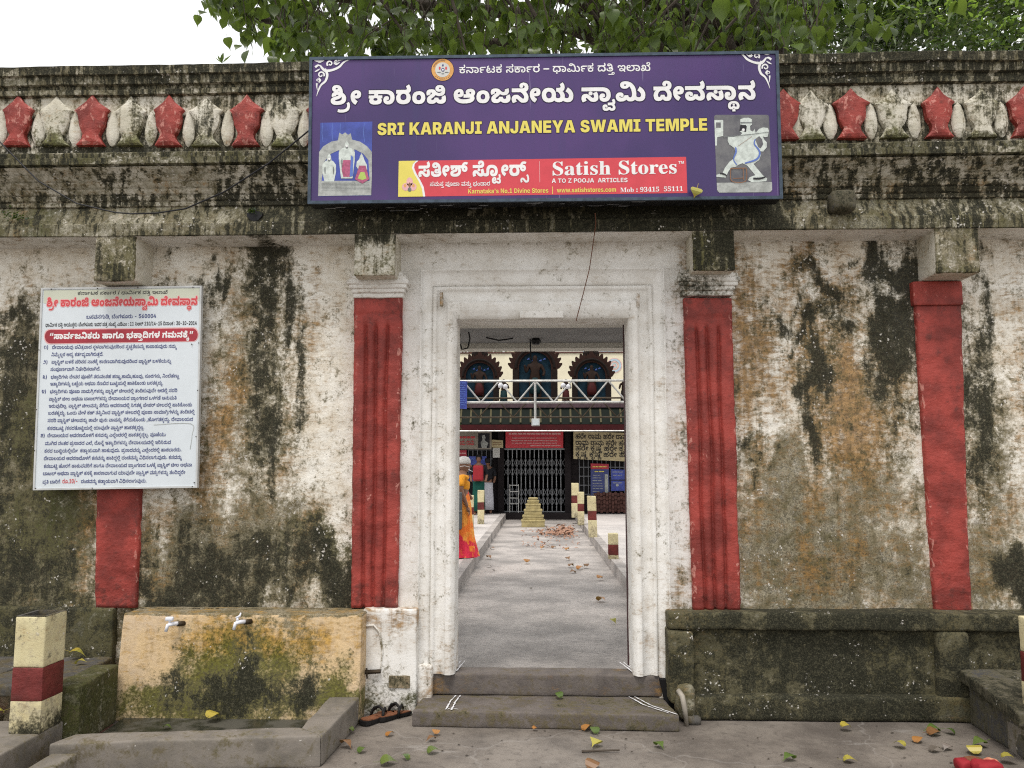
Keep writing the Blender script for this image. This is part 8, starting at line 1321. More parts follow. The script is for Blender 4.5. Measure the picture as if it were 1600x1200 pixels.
for k, (px, py) in enumerate(((270, 972), (375, 969))):
    x, y, z = P(px, py, -.30)
    tp = MB(); tp.tube([(x + .06, -.262, z - .014), (x + .03, -.30, z - .012)], .016, 10)
    b = MB(); b.tube([(x + .038, -.29, z - .010), (x + .01, -.325, z - .006), (x - .012, -.345, z - .012), (x - .02, -.35, z - .05)], [.013, .014, .012, .010], 10)
    b.tube([(x - .002, -.335, z - .005), (x - .004, -.337, z + .022)], [.009, .008], 8)
    if k == 0: b.add(*rbox(x - .030, x + .020, -.350, -.322, z + .014, z + .040, .02, .008, .0, 1, 1))
    else: b.tube([(x - .012, -.34, z + .020), (x + .012, -.334, z + .034), (x + .016, -.332, z + .052)], [.007, .007, .005], 8)
    t_ = b.build('water_tap', 'plastic_white', tb, smooth=True); tp.build('pipe_socket', 'metal_brown', t_, smooth=True)
kb = empty('basin_kerb', (-1.95, -1.1, 0), 'low grey cement kerb around the wet basin under the taps', 'kerb')
g = lambda px, py, z=.165: G(px, py, z)
quadblock([g(76, 1162), g(503, 1149), g(470, 1135.5), g(118, 1146)], 0, .165, 'kerb_arm', 'concrete_grey', kb, st(.12, .05, .0, .45, .5, 3), 42)
fa = g(566, 1083); ia = g(519, 1083)
quadblock([(g(470, 1135.5)[0] + .003, g(470, 1135.5)[1] + .002), (g(503, 1149)[0] + .0, g(503, 1149)[1] + .006), (fa[0], -.318), (ia[0], -.318)], 0, .163, 'kerb_arm', 'concrete_grey', kb, st(.12, .05, .0, .4, .5, 3), 43)
quadblock([(-2.52, -2.3), (-2.38, -2.3), (-2.385, g(112, 1171)[1]), (-2.515, g(73, 1171)[1])], 0, .150, 'kerb_arm', 'concrete_grey', kb, st(.25, .05, .0, .6, .5, 3), 44)
b = MB(); b.add(*prism([(-2.66, -.3), (-1.2, -.3), (g(500, 1140)[0] - .05, g(500, 1140)[1]), (g(90, 1150)[0], g(90, 1150)[1])], .006, .022, 'z')); b.build('basin_floor', 'basin_wet', kb)
ck = empty('cheek_wall', (-2.75, -.55, 0), 'short mossy cement wall end between the left stone bench and the tap block', 'wall')
quadblock([(-2.83, -.86), (-2.66, -.84), (-2.70, -.33), (-2.86, -.33)], 0, .355, 'cheek', 'plaster_mossy', ck, st(.25, .75, .1, .75, .6, 4), 45, amp=.010)

# ------------------------------------------------------------------ stone benches
bn = empty('stone_bench', (-3.5, -.4, 0), 'left bench of dark stone slabs on rubble behind the striped post', 'bench')
quadblock([(-4.6, -.80), (-3.36, -.79), (-3.34, -.07), (-4.6, -.07)], .275, .340, 'slab', 'stone_dark', bn, st(.12, .03, 0, .75, .6, 4), 46, amp=.008)
quadblock([(-3.345, -.78), (-2.86, -.74), (-2.88, -.07), (-3.33, -.07)], .270, .338, 'slab', 'stone_dark', bn, st(.12, .03, 0, .75, .6, 4), 47, amp=.010)
quadblock([(-4.6, -.60), (-3.05, -.60), (-3.05, -.07), (-4.6, -.07)], 0, .268, 'rubble_base', 'rubble', bn, (.25, .05, .2, .4), 48, amp=.012)
rnd = random.Random(8)
for k in range(7):
    x = -3.9 + k * .135; V, F = rbox(x, x + .12, -.66, -.58, .02 + .1 * (k % 2) * .3, .12 + rnd.random() * .1, .03, .03, .015, 9, k); mesh('stone', V, F, 'rubble', bn, True, (.2, .1, .2, .6))
V, F = rbox(-2.98, -2.84, -.80, -.66, 0.0, .10, .03, .04, .02, 9, 9); mesh('stone', V, F, 'rubble', bn, True, (.2, .1, .2, .8))
sheet('soil', -2.735, -2.5, -1.05, -.4, .008, 'soil_red')
bn = empty('stone_bench', (3.2, -.5, 0), 'right bench with a black stone slab top and black painted side', 'bench')
quadblock([(2.56, -.93), (4.6, -.98), (4.6, -.19), (2.63, -.19)], .262, .338, 'slab', 'stone_dark', bn, st(.62, .03, .0, .3, .6, 4), 49, amp=.010, slope=.055)
quadblock([(2.63, -.90), (4.6, -.94), (4.6, -.19), (2.68, -.19)], 0, .20, 'base', 'stone_dark', bn, st(.42, .03, 0, .3, .5, 3), 50, amp=.006)
quadblock([(2.63, -.80), (4.6, -.84), (4.6, -.19), (2.68, -.19)], .196, .262, 'base', 'stone_dark', bn, st(.42, .03, 0, .3, .5, 3), 51, amp=.004)

# ------------------------------------------------------------------ striped posts and painted plinths
def post(x0, x1, y0, y1, zb, zt, bands, label, seed, hollow=False, group=None, dirt=.1, lean=0):
    o = empty('striped_post', ((x0 + x1) / 2, (y0 + y1) / 2, zb), label, 'post', group)
    zz = [zb] + list(bands) + [zt]; cols = ['paint_cream', 'paint_maroon'] * 3
    for i, (a, b_) in enumerate(zip(zz, zz[1:])):
        top = i == len(zz) - 2
        V, F = rbox(x0, x1, y0, y1, a, b_, .03, .010 if top else .004, .004, 6, seed, skip='t' if (top and hollow) else '')
        lo = lambda V, c: np.column_stack([c[:, 0] + .45 * np.clip((zb + .16 - V[:, 2]) / .16, 0, 1), c[:, 1] + .3 * np.clip((zb + .16 - V[:, 2]) / .16, 0, 1), c[:, 2], c[:, 3] + .3 * np.clip((zb + .3 - V[:, 2]) / .2, 0, 1)])
        V[:, 0] += lean * (V[:, 2] - zb)
        mesh('painted_band' if i % 2 else 'post_section', V, F, cols[i], o, True, st(dirt, .12, .15, .2, .35, 4, lo))
    if hollow:
        t = .018; b = MB(); X0, X1, Y0, Y1 = x0 + t, x1 - t, y0 + t, y1 - t
        b.add([(x0, y0, zt), (x1, y0, zt), (x1, y1, zt), (x0, y1, zt), (X0, Y0, zt), (X1, Y0, zt), (X1, Y1, zt), (X0, Y1, zt), (X0, Y0, zt - .14), (X1, Y0, zt - .14), (X1, Y1, zt - .14), (X0, Y1, zt - .14)],
              [(0, 1, 5, 4), (1, 2, 6, 5), (2, 3, 7, 6), (3, 0, 4, 7), (4, 5, 9, 8), (5, 6, 10, 9), (6, 7, 11, 10), (7, 4, 8, 11), (8, 9, 10, 11)])
        b.build('hollow_top', 'stone_dark', o, stain=(.1, 0, 0, .8))
    return o
yp = -5.5 + 4.42
post(-2.905, -2.733, yp, yp + .20, .165, .788, (.335, .512), 'hollow square post striped cream and maroon on the left kerb', 61, True)
yr = -5.5 + 4.53
post(2.672, 2.86, yr, yr + .19, .17, .772, (.415, .578), 'striped cream and maroon post cut by the right edge of the photo', 62)
ld = empty('kerb_ledge', (-3.3, -1.5, 0), 'dark cement kerb ledge under the left striped post', 'kerb')
quadblock([(-4.4, -2.5), (-2.74, -2.5), (-2.735, yp + .23), (-4.4, yp + .23)], 0, .165, 'ledge', 'concrete_grey', ld, st(.2, .05, .0, .5, .5, 3), 63, res=.05)
rb = empty('painted_kerb', (3.1, -1.4, 0), 'low kerb block painted in red and white stripes at the right edge', 'kerb')
ys = [yr - .01, yr - .15, yr - .27, yr - .55, yr - .8]
for i in range(4):
    quadblock([(2.637, ys[i + 1]), (4.2, ys[i + 1]), (4.2, ys[i]), (2.637, ys[i])], 0, .168, 'painted_section', ['paint_maroon', 'paint_cream'][i % 2], rb, (.35, .1, .1, .45), 64 + i, r=.006)
quadblock([(2.637, yr), (4.2, yr), (4.2, yr + .30), (2.637, yr + .30)], 0, .166, 'kerb_section', 'concrete_grey', rb, (.3, .1, .1, .45), 69, r=.006)

# ------------------------------------------------------------------ small things by the steps
def slipper(cx, cy, ang, label):
    o = empty('slipper', (cx, cy, .004), label, 'slipper'); ca, sa = math.cos(ang), math.sin(ang)
    pr = [(-.13, 0), (-.125, .025), (-.10, .036), (-.05, .036), (0, .034), (.06, .045), (.10, .044), (.125, .028), (.135, 0), (.125, -.026), (.10, -.042), (.06, -.043), (0, -.032), (-.05, -.034), (-.10, -.034), (-.125, -.024)]
    tr = lambda u, v_, z: (cx + 1.1 * (u * ca - v_ * sa * 1.15), cy + 1.1 * (u * sa + v_ * ca * 1.15), z * 1.1)
    n_ = len(pr)
    def slab(z0, z1, s_): 
        V = [tr(u * s_, v_ * s_, z0) for u, v_ in pr] + [tr(u * s_, v_ * s_, z1 + .006 * (u < -.05)) for u, v_ in pr]
        return V, [tuple(range(n_ - 1, -1, -1)), tuple(range(n_, 2 * n_))] + [(i, (i + 1) % n_, (i + 1) % n_ + n_, i + n_) for i in range(n_)]
    b = MB(); b.add(*slab(.008, .024, 1)); b.build('sole', 'leather_black', o)
    b = MB(); b.add(*slab(.0245, .029, .90)); b.build('footbed', 'leather_brown', o)
    for s_ in (-1, 1):
        b = MB(); b.tube([tr(-.01, .040 * s_, .02), tr(.0, .038 * s_, .05), tr(.035, .020 * s_, .068), tr(.075, 0, .03)], [.008, .010, .008, .005], 8); b.build('strap', 'leather_black', o, smooth=True)
    b = MB(); b.tube([tr(-.005, .040, .03), tr(.005, .03, .066), tr(.01, 0, .078), tr(.005, -.03, .066), tr(-.005, -.040, .03)], .009, 8); b.build('toe_loop', 'leather_black', o, smooth=True)
p = G(590, 1126); slipper(p[0], p[1], math.radians(58), 'left one of the two brown and black slippers beside the doorstep')
p = G(616, 1121); slipper(p[0], p[1], math.radians(50), 'right one of the two slippers, the one nearest the stone doorstep')
b = MB(); a0 = P(1060, 1079, -.26); b.tube([a0, P(1066, 1088, -.30), P(1070, 1108, -.32), G(1073, 1134, .0)], [.016, .017, .016, .013], 10); b.build('drain_pipe', 'banner_grey', smooth=True, label='thin bent cream pipe reaching the ground right of the steps', cat='pipe')
V, F = rbox(*(lambda p: (p[0] - .05, p[0] + .05, p[1] - .04, p[1] + .04))(G(1084, 1131)), 0, .05, .02, .025, .012, 14, 77); mesh('loose_stone', V, F, 'stone_dark', None, True, (.1, .2, .2, .8), label='small mossy loose stone at the foot of the cream pipe', cat='stone')
b = MB(); b.tube([P(930, 333, -.36), P(931, 350, -.33), P(926, 385, -.2), P(921, 420, -.12), P(911, 460, -.11), P(903, 490, -.10), P(900, 502, -.06)], .0032, 5); b.build('hanging_wire', 'rust', label='thin rusty wire hanging from below the sign over the doorway', cat='wire')
cb = [(-60, 140), (0, 222), (60, 283), (120, 318), (180, 332), (205, 334), (245, 333), (290, 326), (350, 300), (420, 255), (484, 203)]
b = MB(); b.tube([P(a, c, -.42 - .04 * math.sin(i)) for i, (a, c) in enumerate(cb)], .0052, 6); b.build('black_cable', 'cable', label='black cable sagging across the cornice left of the sign', cat='cable')
# crumpled cloth at the lower right
p = G(1527, 1206); rnd = random.Random(3)
o = empty('crumpled_cloth', (p[0], p[1], 0), 'crumpled red and brown cloth on the road at the lower right', 'cloth')
for dx, dy, s_, mt in ((-.055, .0, .055, 'cloth_red'), (.0, .015, .06, 'leather_brown'), (.055, .0, .055, 'cloth_floral'), (.02, -.06, .07, 'cloth_red')):
    V, F = rbox(p[0] + dx - s_, p[0] + dx + s_, p[1] + dy - s_ * .8, p[1] + dy + s_ * .8, .0, s_ * 1.1, .012, .035, .016, 22, int(dx * 900) + 80); V[:, 2] = np.maximum(V[:, 2], .004); mesh('fold', V, F, mt, o, True)

def leafmesh(L=.075, W=.055, curl_=.25, heart=True, stem=.5):
    """a peepal leaf: heart shaped with a drip tip and a thin stalk, lying along +x"""
    out_ = [(0, 0), (-.06, .16), (-.02, .34), (.16, .47), (.38, .44), (.60, .28), (.76, .12), (.86, .05), (1.08, 0)] if heart else [(0, 0), (.12, .2), (.35, .32), (.6, .3), (.85, .14), (1.0, 0)]
    V = []; n_ = len(out_)
    for s_ in (1, -1):
        for u, v_ in out_: V.append((u * L, s_ * v_ * W * 1.05, abs(v_) * W * curl_ * 1.2 - (u - .5) ** 2 * L * curl_))
    F = [(i, n_ + i, n_ + i + 1, i + 1) for i in range(n_ - 1)]
    k = len(V); V += [(0, .0016, 0), (0, -.0016, 0), (-stem * L, .0012, .004), (-stem * L, -.0012, .004)]; F.append((k, k + 1, k + 3, k + 2))
    return np.array(V), F
BASE = leafmesh(.075, .062, .55)
fl = [(551, 1146, 'green', 1.0, 'green fallen leaf close to the outer corner of the basin kerb'), (605, 1151, 'orange', .8, 'brown yellow leaf on the road in front of the slippers'), (681, 1150, 'orange', .8, 'orange leaf leaning on a brown one before the lower step left part'), (679, 1157, 'brown', .8, 'flat brown leaf just under the orange leaf before the step'),
      (561, 1177, 'green', .8, 'small light green leaf left of centre at the bottom, near the kerb'), (535, 1167, 'brown', 1.1, 'dark dull leaf touching the front of the basin kerb'), (669, 1178, 'green', 1.0, 'fresh green leaf below the pair of brown leaves'), (637, 1188, 'green', .8, 'pale green leaf flat on the road near the bottom edge'), (596, 1196, 'green', 1.2, 'green leaf cut by the bottom edge left of centre'),
      (833, 1142, 'orange', .5, 'tiny orange leaf at the foot of the lower step centre'), (912, 1142, 'orange', 1.0, 'orange brown leaf with upright stalk at the foot of the step'), (931, 1147, 'green', 1.0, 'green leaf beside the orange stalked leaf at the step'), (932, 1163, 'yellow', 1.3, 'large yellow green leaf just above the lying twig'), (1026, 1165, 'green', 1.0, 'small folded green leaf right of the twig'),
      (1239, 1186, 'green', 1.1, 'single dark green leaf near the bottom right of centre'), (1316, 1142, 'yellow', 1.0, 'green and yellow leaf in front of the mossy plinth'), (1319, 1190, 'yellow', .9, 'yellow leaf near the bottom edge right side'), (1413, 1170, 'yellow', 1.0, 'yellow leaf with long pale stalk'), (1432, 1161, 'orange', 1.0, 'orange yellow leaf between the stalked leaf and the brown leaf'),
      (1446, 1127, 'green', 1.0, 'bright green leaf nearest the plinth corner on the right'), (1452, 1149, 'brown', 1.2, 'brown green leaf in the right hand cluster'), (1466, 1143, 'green', 1.2, 'dull green leaf touching the brown leaf of the right cluster'), (1491, 1148, 'green', .9, 'darkest green leaf right of the cluster beside the bench'), (1538, 1166, 'green', 1.2, 'light green leaf with upright stalk by the right bench'),
      (1455, 1175, 'grey', 1.0, 'curled grey dry leaf with star like lobes'), (1481, 1169, 'grey', 1.0, 'flat grey dry leaf beside the curled one'), (1525, 1180, 'yellow', 1.3, 'yellow leaf lying behind the crumpled red cloth'), (1567, 1192, 'yellow', 1.1, 'yellow green leaf between the cloth and the striped kerb'), (922, 1203, 'brown', 1.3, 'dead brown leaf cut by the bottom edge at centre')]
rnd = random.Random(12)
def putleaf(loc, mt, s_, label, tilt=.25, group='fallen leaves on the road'):
    V, F = BASE; a = rnd.uniform(0, 6.28); t = rnd.uniform(-tilt, tilt); t2 = rnd.uniform(-tilt, tilt)
    R_ = np.array(Matrix.Rotation(a, 3, 'Z') @ Matrix.Rotation(t, 3, 'X') @ Matrix.Rotation(t2, 3, 'Y'))
    W = V * s_; W = W @ R_.T; W[:, 2] -= W[:, 2].min() - .002
    o = mesh('fallen_leaf', W, F, mt, None, label=label, cat='leaf', group=group); o.location = loc; return o
for px, py, cl, s_, lb in fl: putleaf(G(px, py, .004), 'leaf_' + cl, s_, lb)
putleaf(G(326, 1130, .024), 'leaf_yellow', 1.4, 'bright yellow leaf lying in the wet basin'); putleaf(G(256, 1140, .024), 'leaf_green', .7, 'small green leaf in the basin behind its kerb')
putleaf(G(876, 1091, .108), 'leaf_green', .9, 'dark green leaf on the lower doorstep'); putleaf(G(110, 1029, .345), 'leaf_yellow', 1.3, 'larger yellow leaf on the left stone bench'); putleaf(G(119, 1038, .345), 'leaf_yellow', .9, 'smaller yellow leaf on the left stone bench')
putleaf(G(2, 1022, .345), 'leaf_yellow', 1.1, 'yellow leaf at the left edge on the far bench slab'); putleaf(G(4, 1116, .17), 'leaf_yellow', 1.2, 'yellow leaf at the left edge beside the striped post')
V, F = BASE; W = V * .85; W = np.column_stack([W[:, 1] * 1.5, -W[:, 2], -W[:, 0]]); o = mesh('caught_leaf', W, F, 'leaf_yellow', label='yellow leaf stuck on the sign face near its lower right', cat='leaf'); o.location = Vector(P(1089, 294, YS - .03)); o.rotation_euler = (0, .3, 0)
b = MB(); p0, p1 = G(909, 1174, .01), G(968, 1172, .012); b.tube([p0, ((p0[0] + p1[0]) / 2, (p0[1] + p1[1]) / 2 - .008, .014), p1], [.007, .006, .005], 6); b.build('dry_twig', 'bark', label='straight dark twig lying on the road before the steps', cat='twig')
b = MB(); rnd = random.Random(44)
for k in range(240):
    x, y = rnd.uniform(-3, 3.2), rnd.uniform(-2.4, -.25)
    if x < -.8 and y > -1.3 and x < -1.1: continue
    s_ = rnd.uniform(.004, .013); b.add([(x - s_, y, .005), (x, y - s_ * .6, .006 + s_ * .4), (x + s_, y, .005), (x, y + s_ * .6, .008)], [(0, 1, 2, 3)])
b.build('ground_litter', 'bark', label='scattered crumbs of bark and leaf litter on the road', cat='litter', kind='stuff')

# ------------------------------------------------------------------ courtyard
pf = []
for s_, x0, x1, y0 in ((0, -7.0, -1.02, 1.35), (1, 1.06, 7.0, 1.35)):
    o = sheet('courtyard_platform', x0, x1, y0, 18.4, .25, 'platform_stone', .3, .003); pf.append(o)
    y = y0; k = 0; rnd = random.Random(s_)
    while y < 18.3:
        l_ = min(.62, 18.4 - y); xk = x1 if s_ == 0 else x0
        b = MB(); b.box(*( (xk - .12, xk + .02) if s_ == 0 else (xk - .02, xk + .12)), y + .006, y + l_ - .004, -.01, .256 + rnd.uniform(0, .004)); b.build('kerb_stone', 'path_cement', o); y += l_
    b = MB(); b.box(x0, x1, y0 - .14, y0 - .002, -.01, .255); b.build('kerb_stone', 'path_cement', o)
g25 = lambda px, py: G(px, py, .25)
for px, pyt, pyb, wpx, lb in ((751, 767, 819, 10, 'cream post with maroon band left of the courtyard path, in front of the red backpack'), (735, 775, 826, 9, 'cream post half hidden behind the woman in the orange sari'), (908, 770, 821, 10, 'right middle cream post with a maroon band, slightly behind the nearest tall one'),
                              (927, 777, 840, 13, 'nearest tall cream post with maroon band on the right platform'), (959, 835, 874, 15, 'short broken striped post on the right platform'), (899, 756, 809, 11, 'farthest pale post slab on the right beside the pavilion')):
    x, y, _ = g25(px, pyb); d = y + 5.5; h_ = (pyb - pyt) / F_PX * d; w_ = wpx / F_PX * d
    bands = (.25 + h_ * .42, .25 + h_ * .64) if wpx != 15 else (.25 + h_ * .16, .25 + h_ * .56)
    post(x - w_ / 2, x + w_ / 2, y, y + w_, .25, .25 + h_, bands, lb, 90 + px, lean=-.03 if px == 927 else 0, dirt=-.1)
rd = empty('painted_step', (1.3, 2.9, .25), 'red sided grey topped step block on the right platform edge', 'step')
b = MB(); b.box(1.16, 1.9, 2.35, 3.75, .25, .43); b.build('riser', 'paint_red', rd, stain=(.1, .2, 0, 0)); b = MB(); b.box(1.17, 1.9, 2.36, 3.74, .431, .446); b.build('tread', 'path_cement', rd)
rd = empty('painted_step', (1.15, 1.2, .08), 'low red painted step at the right inner side of the doorway', 'step')
b = MB(); b.box(.93, 1.5, .62, 1.15, .08, .19); b.build('riser', 'paint_red', rd, stain=(.1, .2, 0, 0))
rd = empty('painted_step', (-1.2, 3.3, .25), 'red and grey block at the left platform edge beside the door jamb', 'step')
b = MB(); b.box(-1.9, -1.10, 2.9, 4.4, .25, .42); b.build('riser', 'paint_red', rd, stain=(.1, .2, 0, 0)); b = MB(); b.box(-1.9, -1.11, 2.91, 4.39, .421, .436); b.build('tread', 'path_cement', rd)

# stepped altar
ax, ay, _ = G(833, 824, .08); al = empty('stepped_altar', (ax, ay + .3, .08), 'yellow stepped stone altar standing on the path before the gate', 'altar')
sc_ = (ay + 5.5) / F_PX
for i, (wp, y0_, y1_) in enumerate(((36, 824, 813), (32, 813, 806), (27.5, 806, 797), (22.5, 797, 788.5), (17.5, 788.5, 783), (13.5, 783, 779))):
    hw = wp * sc_ / 2; z0_ = .08 + (824 - y0_) * sc_; z1_ = .08 + (824 - y1_) * sc_
    V, F = rbox(ax - hw, ax + hw, ay + .3 - hw, ay + .3 + hw, z0_, z1_, .06, .015, .006, 6, i); mesh('tier', V, F, 'altar_yellow', al, True)
    b = MB(); b.box(ax - hw - .012, ax + hw + .012, ay + .3 - hw - .012, ay + .3 + hw + .012, z1_ - .035, z1_ - .012); b.build('tier_moulding', 'altar_yellow', al)

# dry leaves swept together on the path
b = MB(); rnd = random.Random(21); LV, LF = leafmesh(.13, .075, .5, False, .2); LF = LF[:-1]; LV = LV[:-4]
def dry(px, py, s_, z=.085, zz=0):
    x, y, _ = G(px, py, .08); R_ = np.array((Matrix.Rotation(rnd.uniform(0, 6.28), 3, 'Z') @ Matrix.Rotation(rnd.uniform(-.6, .6), 3, 'X') @ Matrix.Rotation(rnd.uniform(-.4, .4), 3, 'Y')))
    W = (LV * s_) @ R_.T; W[:, 2] -= W[:, 2].min(); b.add(W + np.array([x, y, z + zz]), LF)
for k in range(230):
    t = rnd.random(); px = 893 - abs(rnd.gauss(0, 1)) * 26; py = 834 + rnd.gauss(0, 3.4) - (px < 850) * 0
    if px < 838: continue
    dry(px, py, rnd.uniform(.7, 1.3), .083, max(0, .12 * (1 - abs(px - 885) / 30)) * rnd.random())
for k in range(70): dry(rnd.uniform(815, 905), rnd.uniform(828, 858), rnd.uniform(.5, 1.0))
b.build('dry_leaf_heap', 'litter_brown', label='heap of curled brown dry leaves on the courtyard path', cat='dry leaves', kind='stuff')
cl = ((823, 881, 1.2, 'orange'), (935, 939, 1.1, 'orange'), (890, 887, 1.0, 'brown'), (903, 890, 1.1, 'orange'), (917, 888, 1.0, 'brown'), (898, 895, .9, 'brown'), (935, 907, 1.0, 'orange'), (886, 875, .9, 'brown'), (767, 858, .8, 'brown'), (762, 873, 1.0, 'brown'), (767, 886, .7, 'grey'), (772, 893, .6, 'grey'), (956, 974, .7, 'yellow'), (848, 858, .9, 'orange'), (863, 857, 1.0, 'brown'), (885, 860, 1.0, 'orange'), (830, 921, .4, 'grey'))
lbs = ('single orange dry leaf in the middle of the courtyard path', 'orange leaf near the right kerb far down toward the doorway', 'curled dry leaf left of the trio at the right kerb', 'larger flat leaf of the trio by the right kerb', 'dry leaf touching the right kerb of the path', 'brown leaf just below the trio by the right kerb', 'orange leaf by itself halfway along the right kerb', 'small curled leaf right of centre on the path',
       'small dark leaf near the left kerb, upper one', 'dark leaf scrap near the left kerb, middle one', 'grey leaf scrap near the left kerb, below the dark ones', 'lowest tiny grey scrap near the left kerb', 'yellow green leaf closest to the doorway on the right', 'orange leaf below the heap, left one', 'brown leaf below the heap, middle one', 'orange leaf below the heap at the right', 'tiny dark speck leaf in the near centre of the path')
rnd = random.Random(13)
for (px, py, s_, c), lb in zip(cl, lbs): putleaf(G(px, py, .088), 'leaf_' + c, s_ * 1.5, lb, .3, 'dry leaves on the courtyard path')

# ------------------------------------------------------------------ people
def person(loc, label): return empty('person', loc, label, 'person')
wx, wy = X(722, 6.8), 6.8
W0 = person((wx, wy, .25), 'woman in orange sari with white hair and a white face mask'); zb = .25
n_ = N('sari'); v_ = n_.noise(7, 4, .6); v2_ = n_.noise(5, 3, .5, off=4); zz_ = n_.nd('ShaderNodeSeparateXYZ'); n_.set(zz_.inputs[0], n_.pos())
cc = n_.mix(n_.ss(v_, .42, .58), (.85, .20, .03), (.88, .36, .06)); low = n_.ma('SUBTRACT', 1.0, n_.ss(zz_.outputs[2], .32, .75))
cc = n_.mix(n_.ss(n_.ma('ADD', v2_, n_.ma('MULTIPLY', low, .16)), .58, .64), cc, (.68, .03, .07)); n_.bsdf(cc, .75, n_.bump(n_.noise(9, 3, .5, v=n_.map(n_.pos(), (3, 3, .3))), .7, .03), .3)
# body: one continuous figure
Vs = [(0, 0, .86), (0, 0, 1.02), (.01, 0, 1.16), (.01, 0, 1.24), (.025, 0, 1.31), (.035, -.0, 1.40), (0, -.15, 1.215), (.0, -.18, 1.02), (.07, -.17, .84), (.10, -.165, .76), (0, .15, 1.215), (.03, .17, 1.0), (.15, .13, .86), (0, -.075, .78), (0, -.08, .45), (0, -.08, .06), (.10, -.08, .03), (0, .075, .78), (0, .08, .45), (0, .08, .06), (.10, .08, .03)]
Es = [(0, 1), (1, 2), (2, 3), (3, 4), (4, 5), (3, 6), (6, 7), (7, 8), (8, 9), (3, 10), (10, 11), (11, 12), (0, 13), (13, 14), (14, 15), (15, 16), (0, 17), (17, 18), (18, 19), (19, 20)]
Rs = [.12, .115, .12, .09, .045, .05, .055, .04, .032, .028, .055, .04, .03, .085, .06, .035, .03, .085, .06, .035, .03]
V, F = skin(Vs, Es, Rs); mesh('body', V + np.array([wx, wy, zb]), F, 'skin', W0, True)
T = lambda V: np.asarray(V, float) + np.array([wx, wy, zb])
V, F = lathe([(.0, 1.27), (.03, 1.275), (.065, 1.31), (.088, 1.36), (.092, 1.40), (.085, 1.445), (.06, 1.48), (.0, 1.495)], .035, 0, 16, 1.08, .88); hd = mesh('head', T(V), F, 'skin', W0, True)
b = MB(); b.tube([(.115, 0, 1.395), (.142, 0, 1.375), (.13, 0, 1.36)], [.006, .014, .006], 6); b.add(*lathe([(0, 1.385), (.012, 1.392), (0, 1.40)], .045, -.084, 8)); b.V[:] = [T(q) for q in b.V]; b.build('nose_and_ear', 'skin', hd)
b = MB(); b.tube([(.107, -.035, 1.41), (.115, -.03, 1.41)], .007, 6); b.tube([(.107, .035, 1.41), (.115, .03, 1.41)], .007, 6); b.V[:] = [T(q) for q in b.V]; b.build('eyes', 'hair', hd)
V, F = lathe([(.0, 1.405), (.097, 1.41), (.104, 1.44), (.096, 1.475), (.070, 1.51), (.03, 1.525), (0, 1.527)], .025, 0, 18, 1.05, .95); mesh('white_hair', T(V), F, 'hair_grey', W0, True)
V, F = skin([(-.03, 0, 1.41), (-.075, 0, 1.37), (-.085, 0, 1.33), (-.07, 0, 1.26), (-.075, -.01, 1.13), (-.07, -.01, 1.0)], [(0, 1), (1, 2), (2, 3), (3, 4), (4, 5)], [.075, .065, .055, .03, .026, .012], 0, 1); mesh('hair', T(V), F, 'hair', W0, True)
V, F = skin([(.10, 0, 1.365), (.135, 0, 1.35), (.12, 0, 1.315)], [(0, 1), (1, 2)], [(.03, .06), (.035, .05), (.03, .045)], 1, 2); mk = mesh('face_mask', T(V), F, 'mask_white', W0, True)
b = MB(); b.tube([(.12, -.055, 1.36), (.05, -.09, 1.38), (-.02, -.085, 1.37)], .004, 5); b.V[:] = [T(q) for q in b.V]; b.build('mask_strap', 'mask_white', mk)
V, F = skin([(.0, 0, .98), (.0, 0, 1.08), (.01, 0, 1.17), (.01, 0, 1.235), (0, -.13, 1.22), (-.0, -.178, 1.13), (0, -.182, 1.06), (0, .13, 1.22), (.015, .172, 1.12), (.02, .175, 1.06)], [(0, 1), (1, 2), (2, 3), (3, 4), (4, 5), (5, 6), (3, 7), (7, 8), (8, 9)], [.125, .128, .135, .085, .068, .058, .055, .068, .058, .055]); mesh('blouse', T(V), F, 'cloth_yellow', W0, True)
V = []; F = []; pr = [(.99, .11, .0), (.90, .132, .0), (.78, .150, .0), (.55, .155, .01), (.30, .172, .03), (.10, .205, .045), (.015, .222, .05)]; m_ = 40
for z_, r_, dx in pr:
    for k in range(m_):
        a = 6.2832 * k / m_; rr = r_ * (1 + (.05 + .08 * (1 - z_)) * math.sin(9 * a + 3 * z_) * (1 if z_ < .9 else .3)); V.append((dx + rr * math.cos(a) * .92, rr * math.sin(a), z_))
for i in range(len(pr) - 1):
    for k in range(m_): F.append((i * m_ + k, i * m_ + (k + 1) % m_, (i + 1) * m_ + (k + 1) % m_, (i + 1) * m_ + k))
sk = mesh('sari', T(V), F, 'sari', W0, True)
V, F = skin([(-.02, .10, 1.26), (-.06, -.03, 1.18), (-.10, -.08, 1.05), (-.13, -.10, .88), (-.14, -.11, .70)], [(0, 1), (1, 2), (2, 3), (3, 4)], [(.05, .03), (.07, .04), (.06, .04), (.06, .03), (.05, .02)]); mesh('sari_drape', T(V), F, 'sari', W0, True)
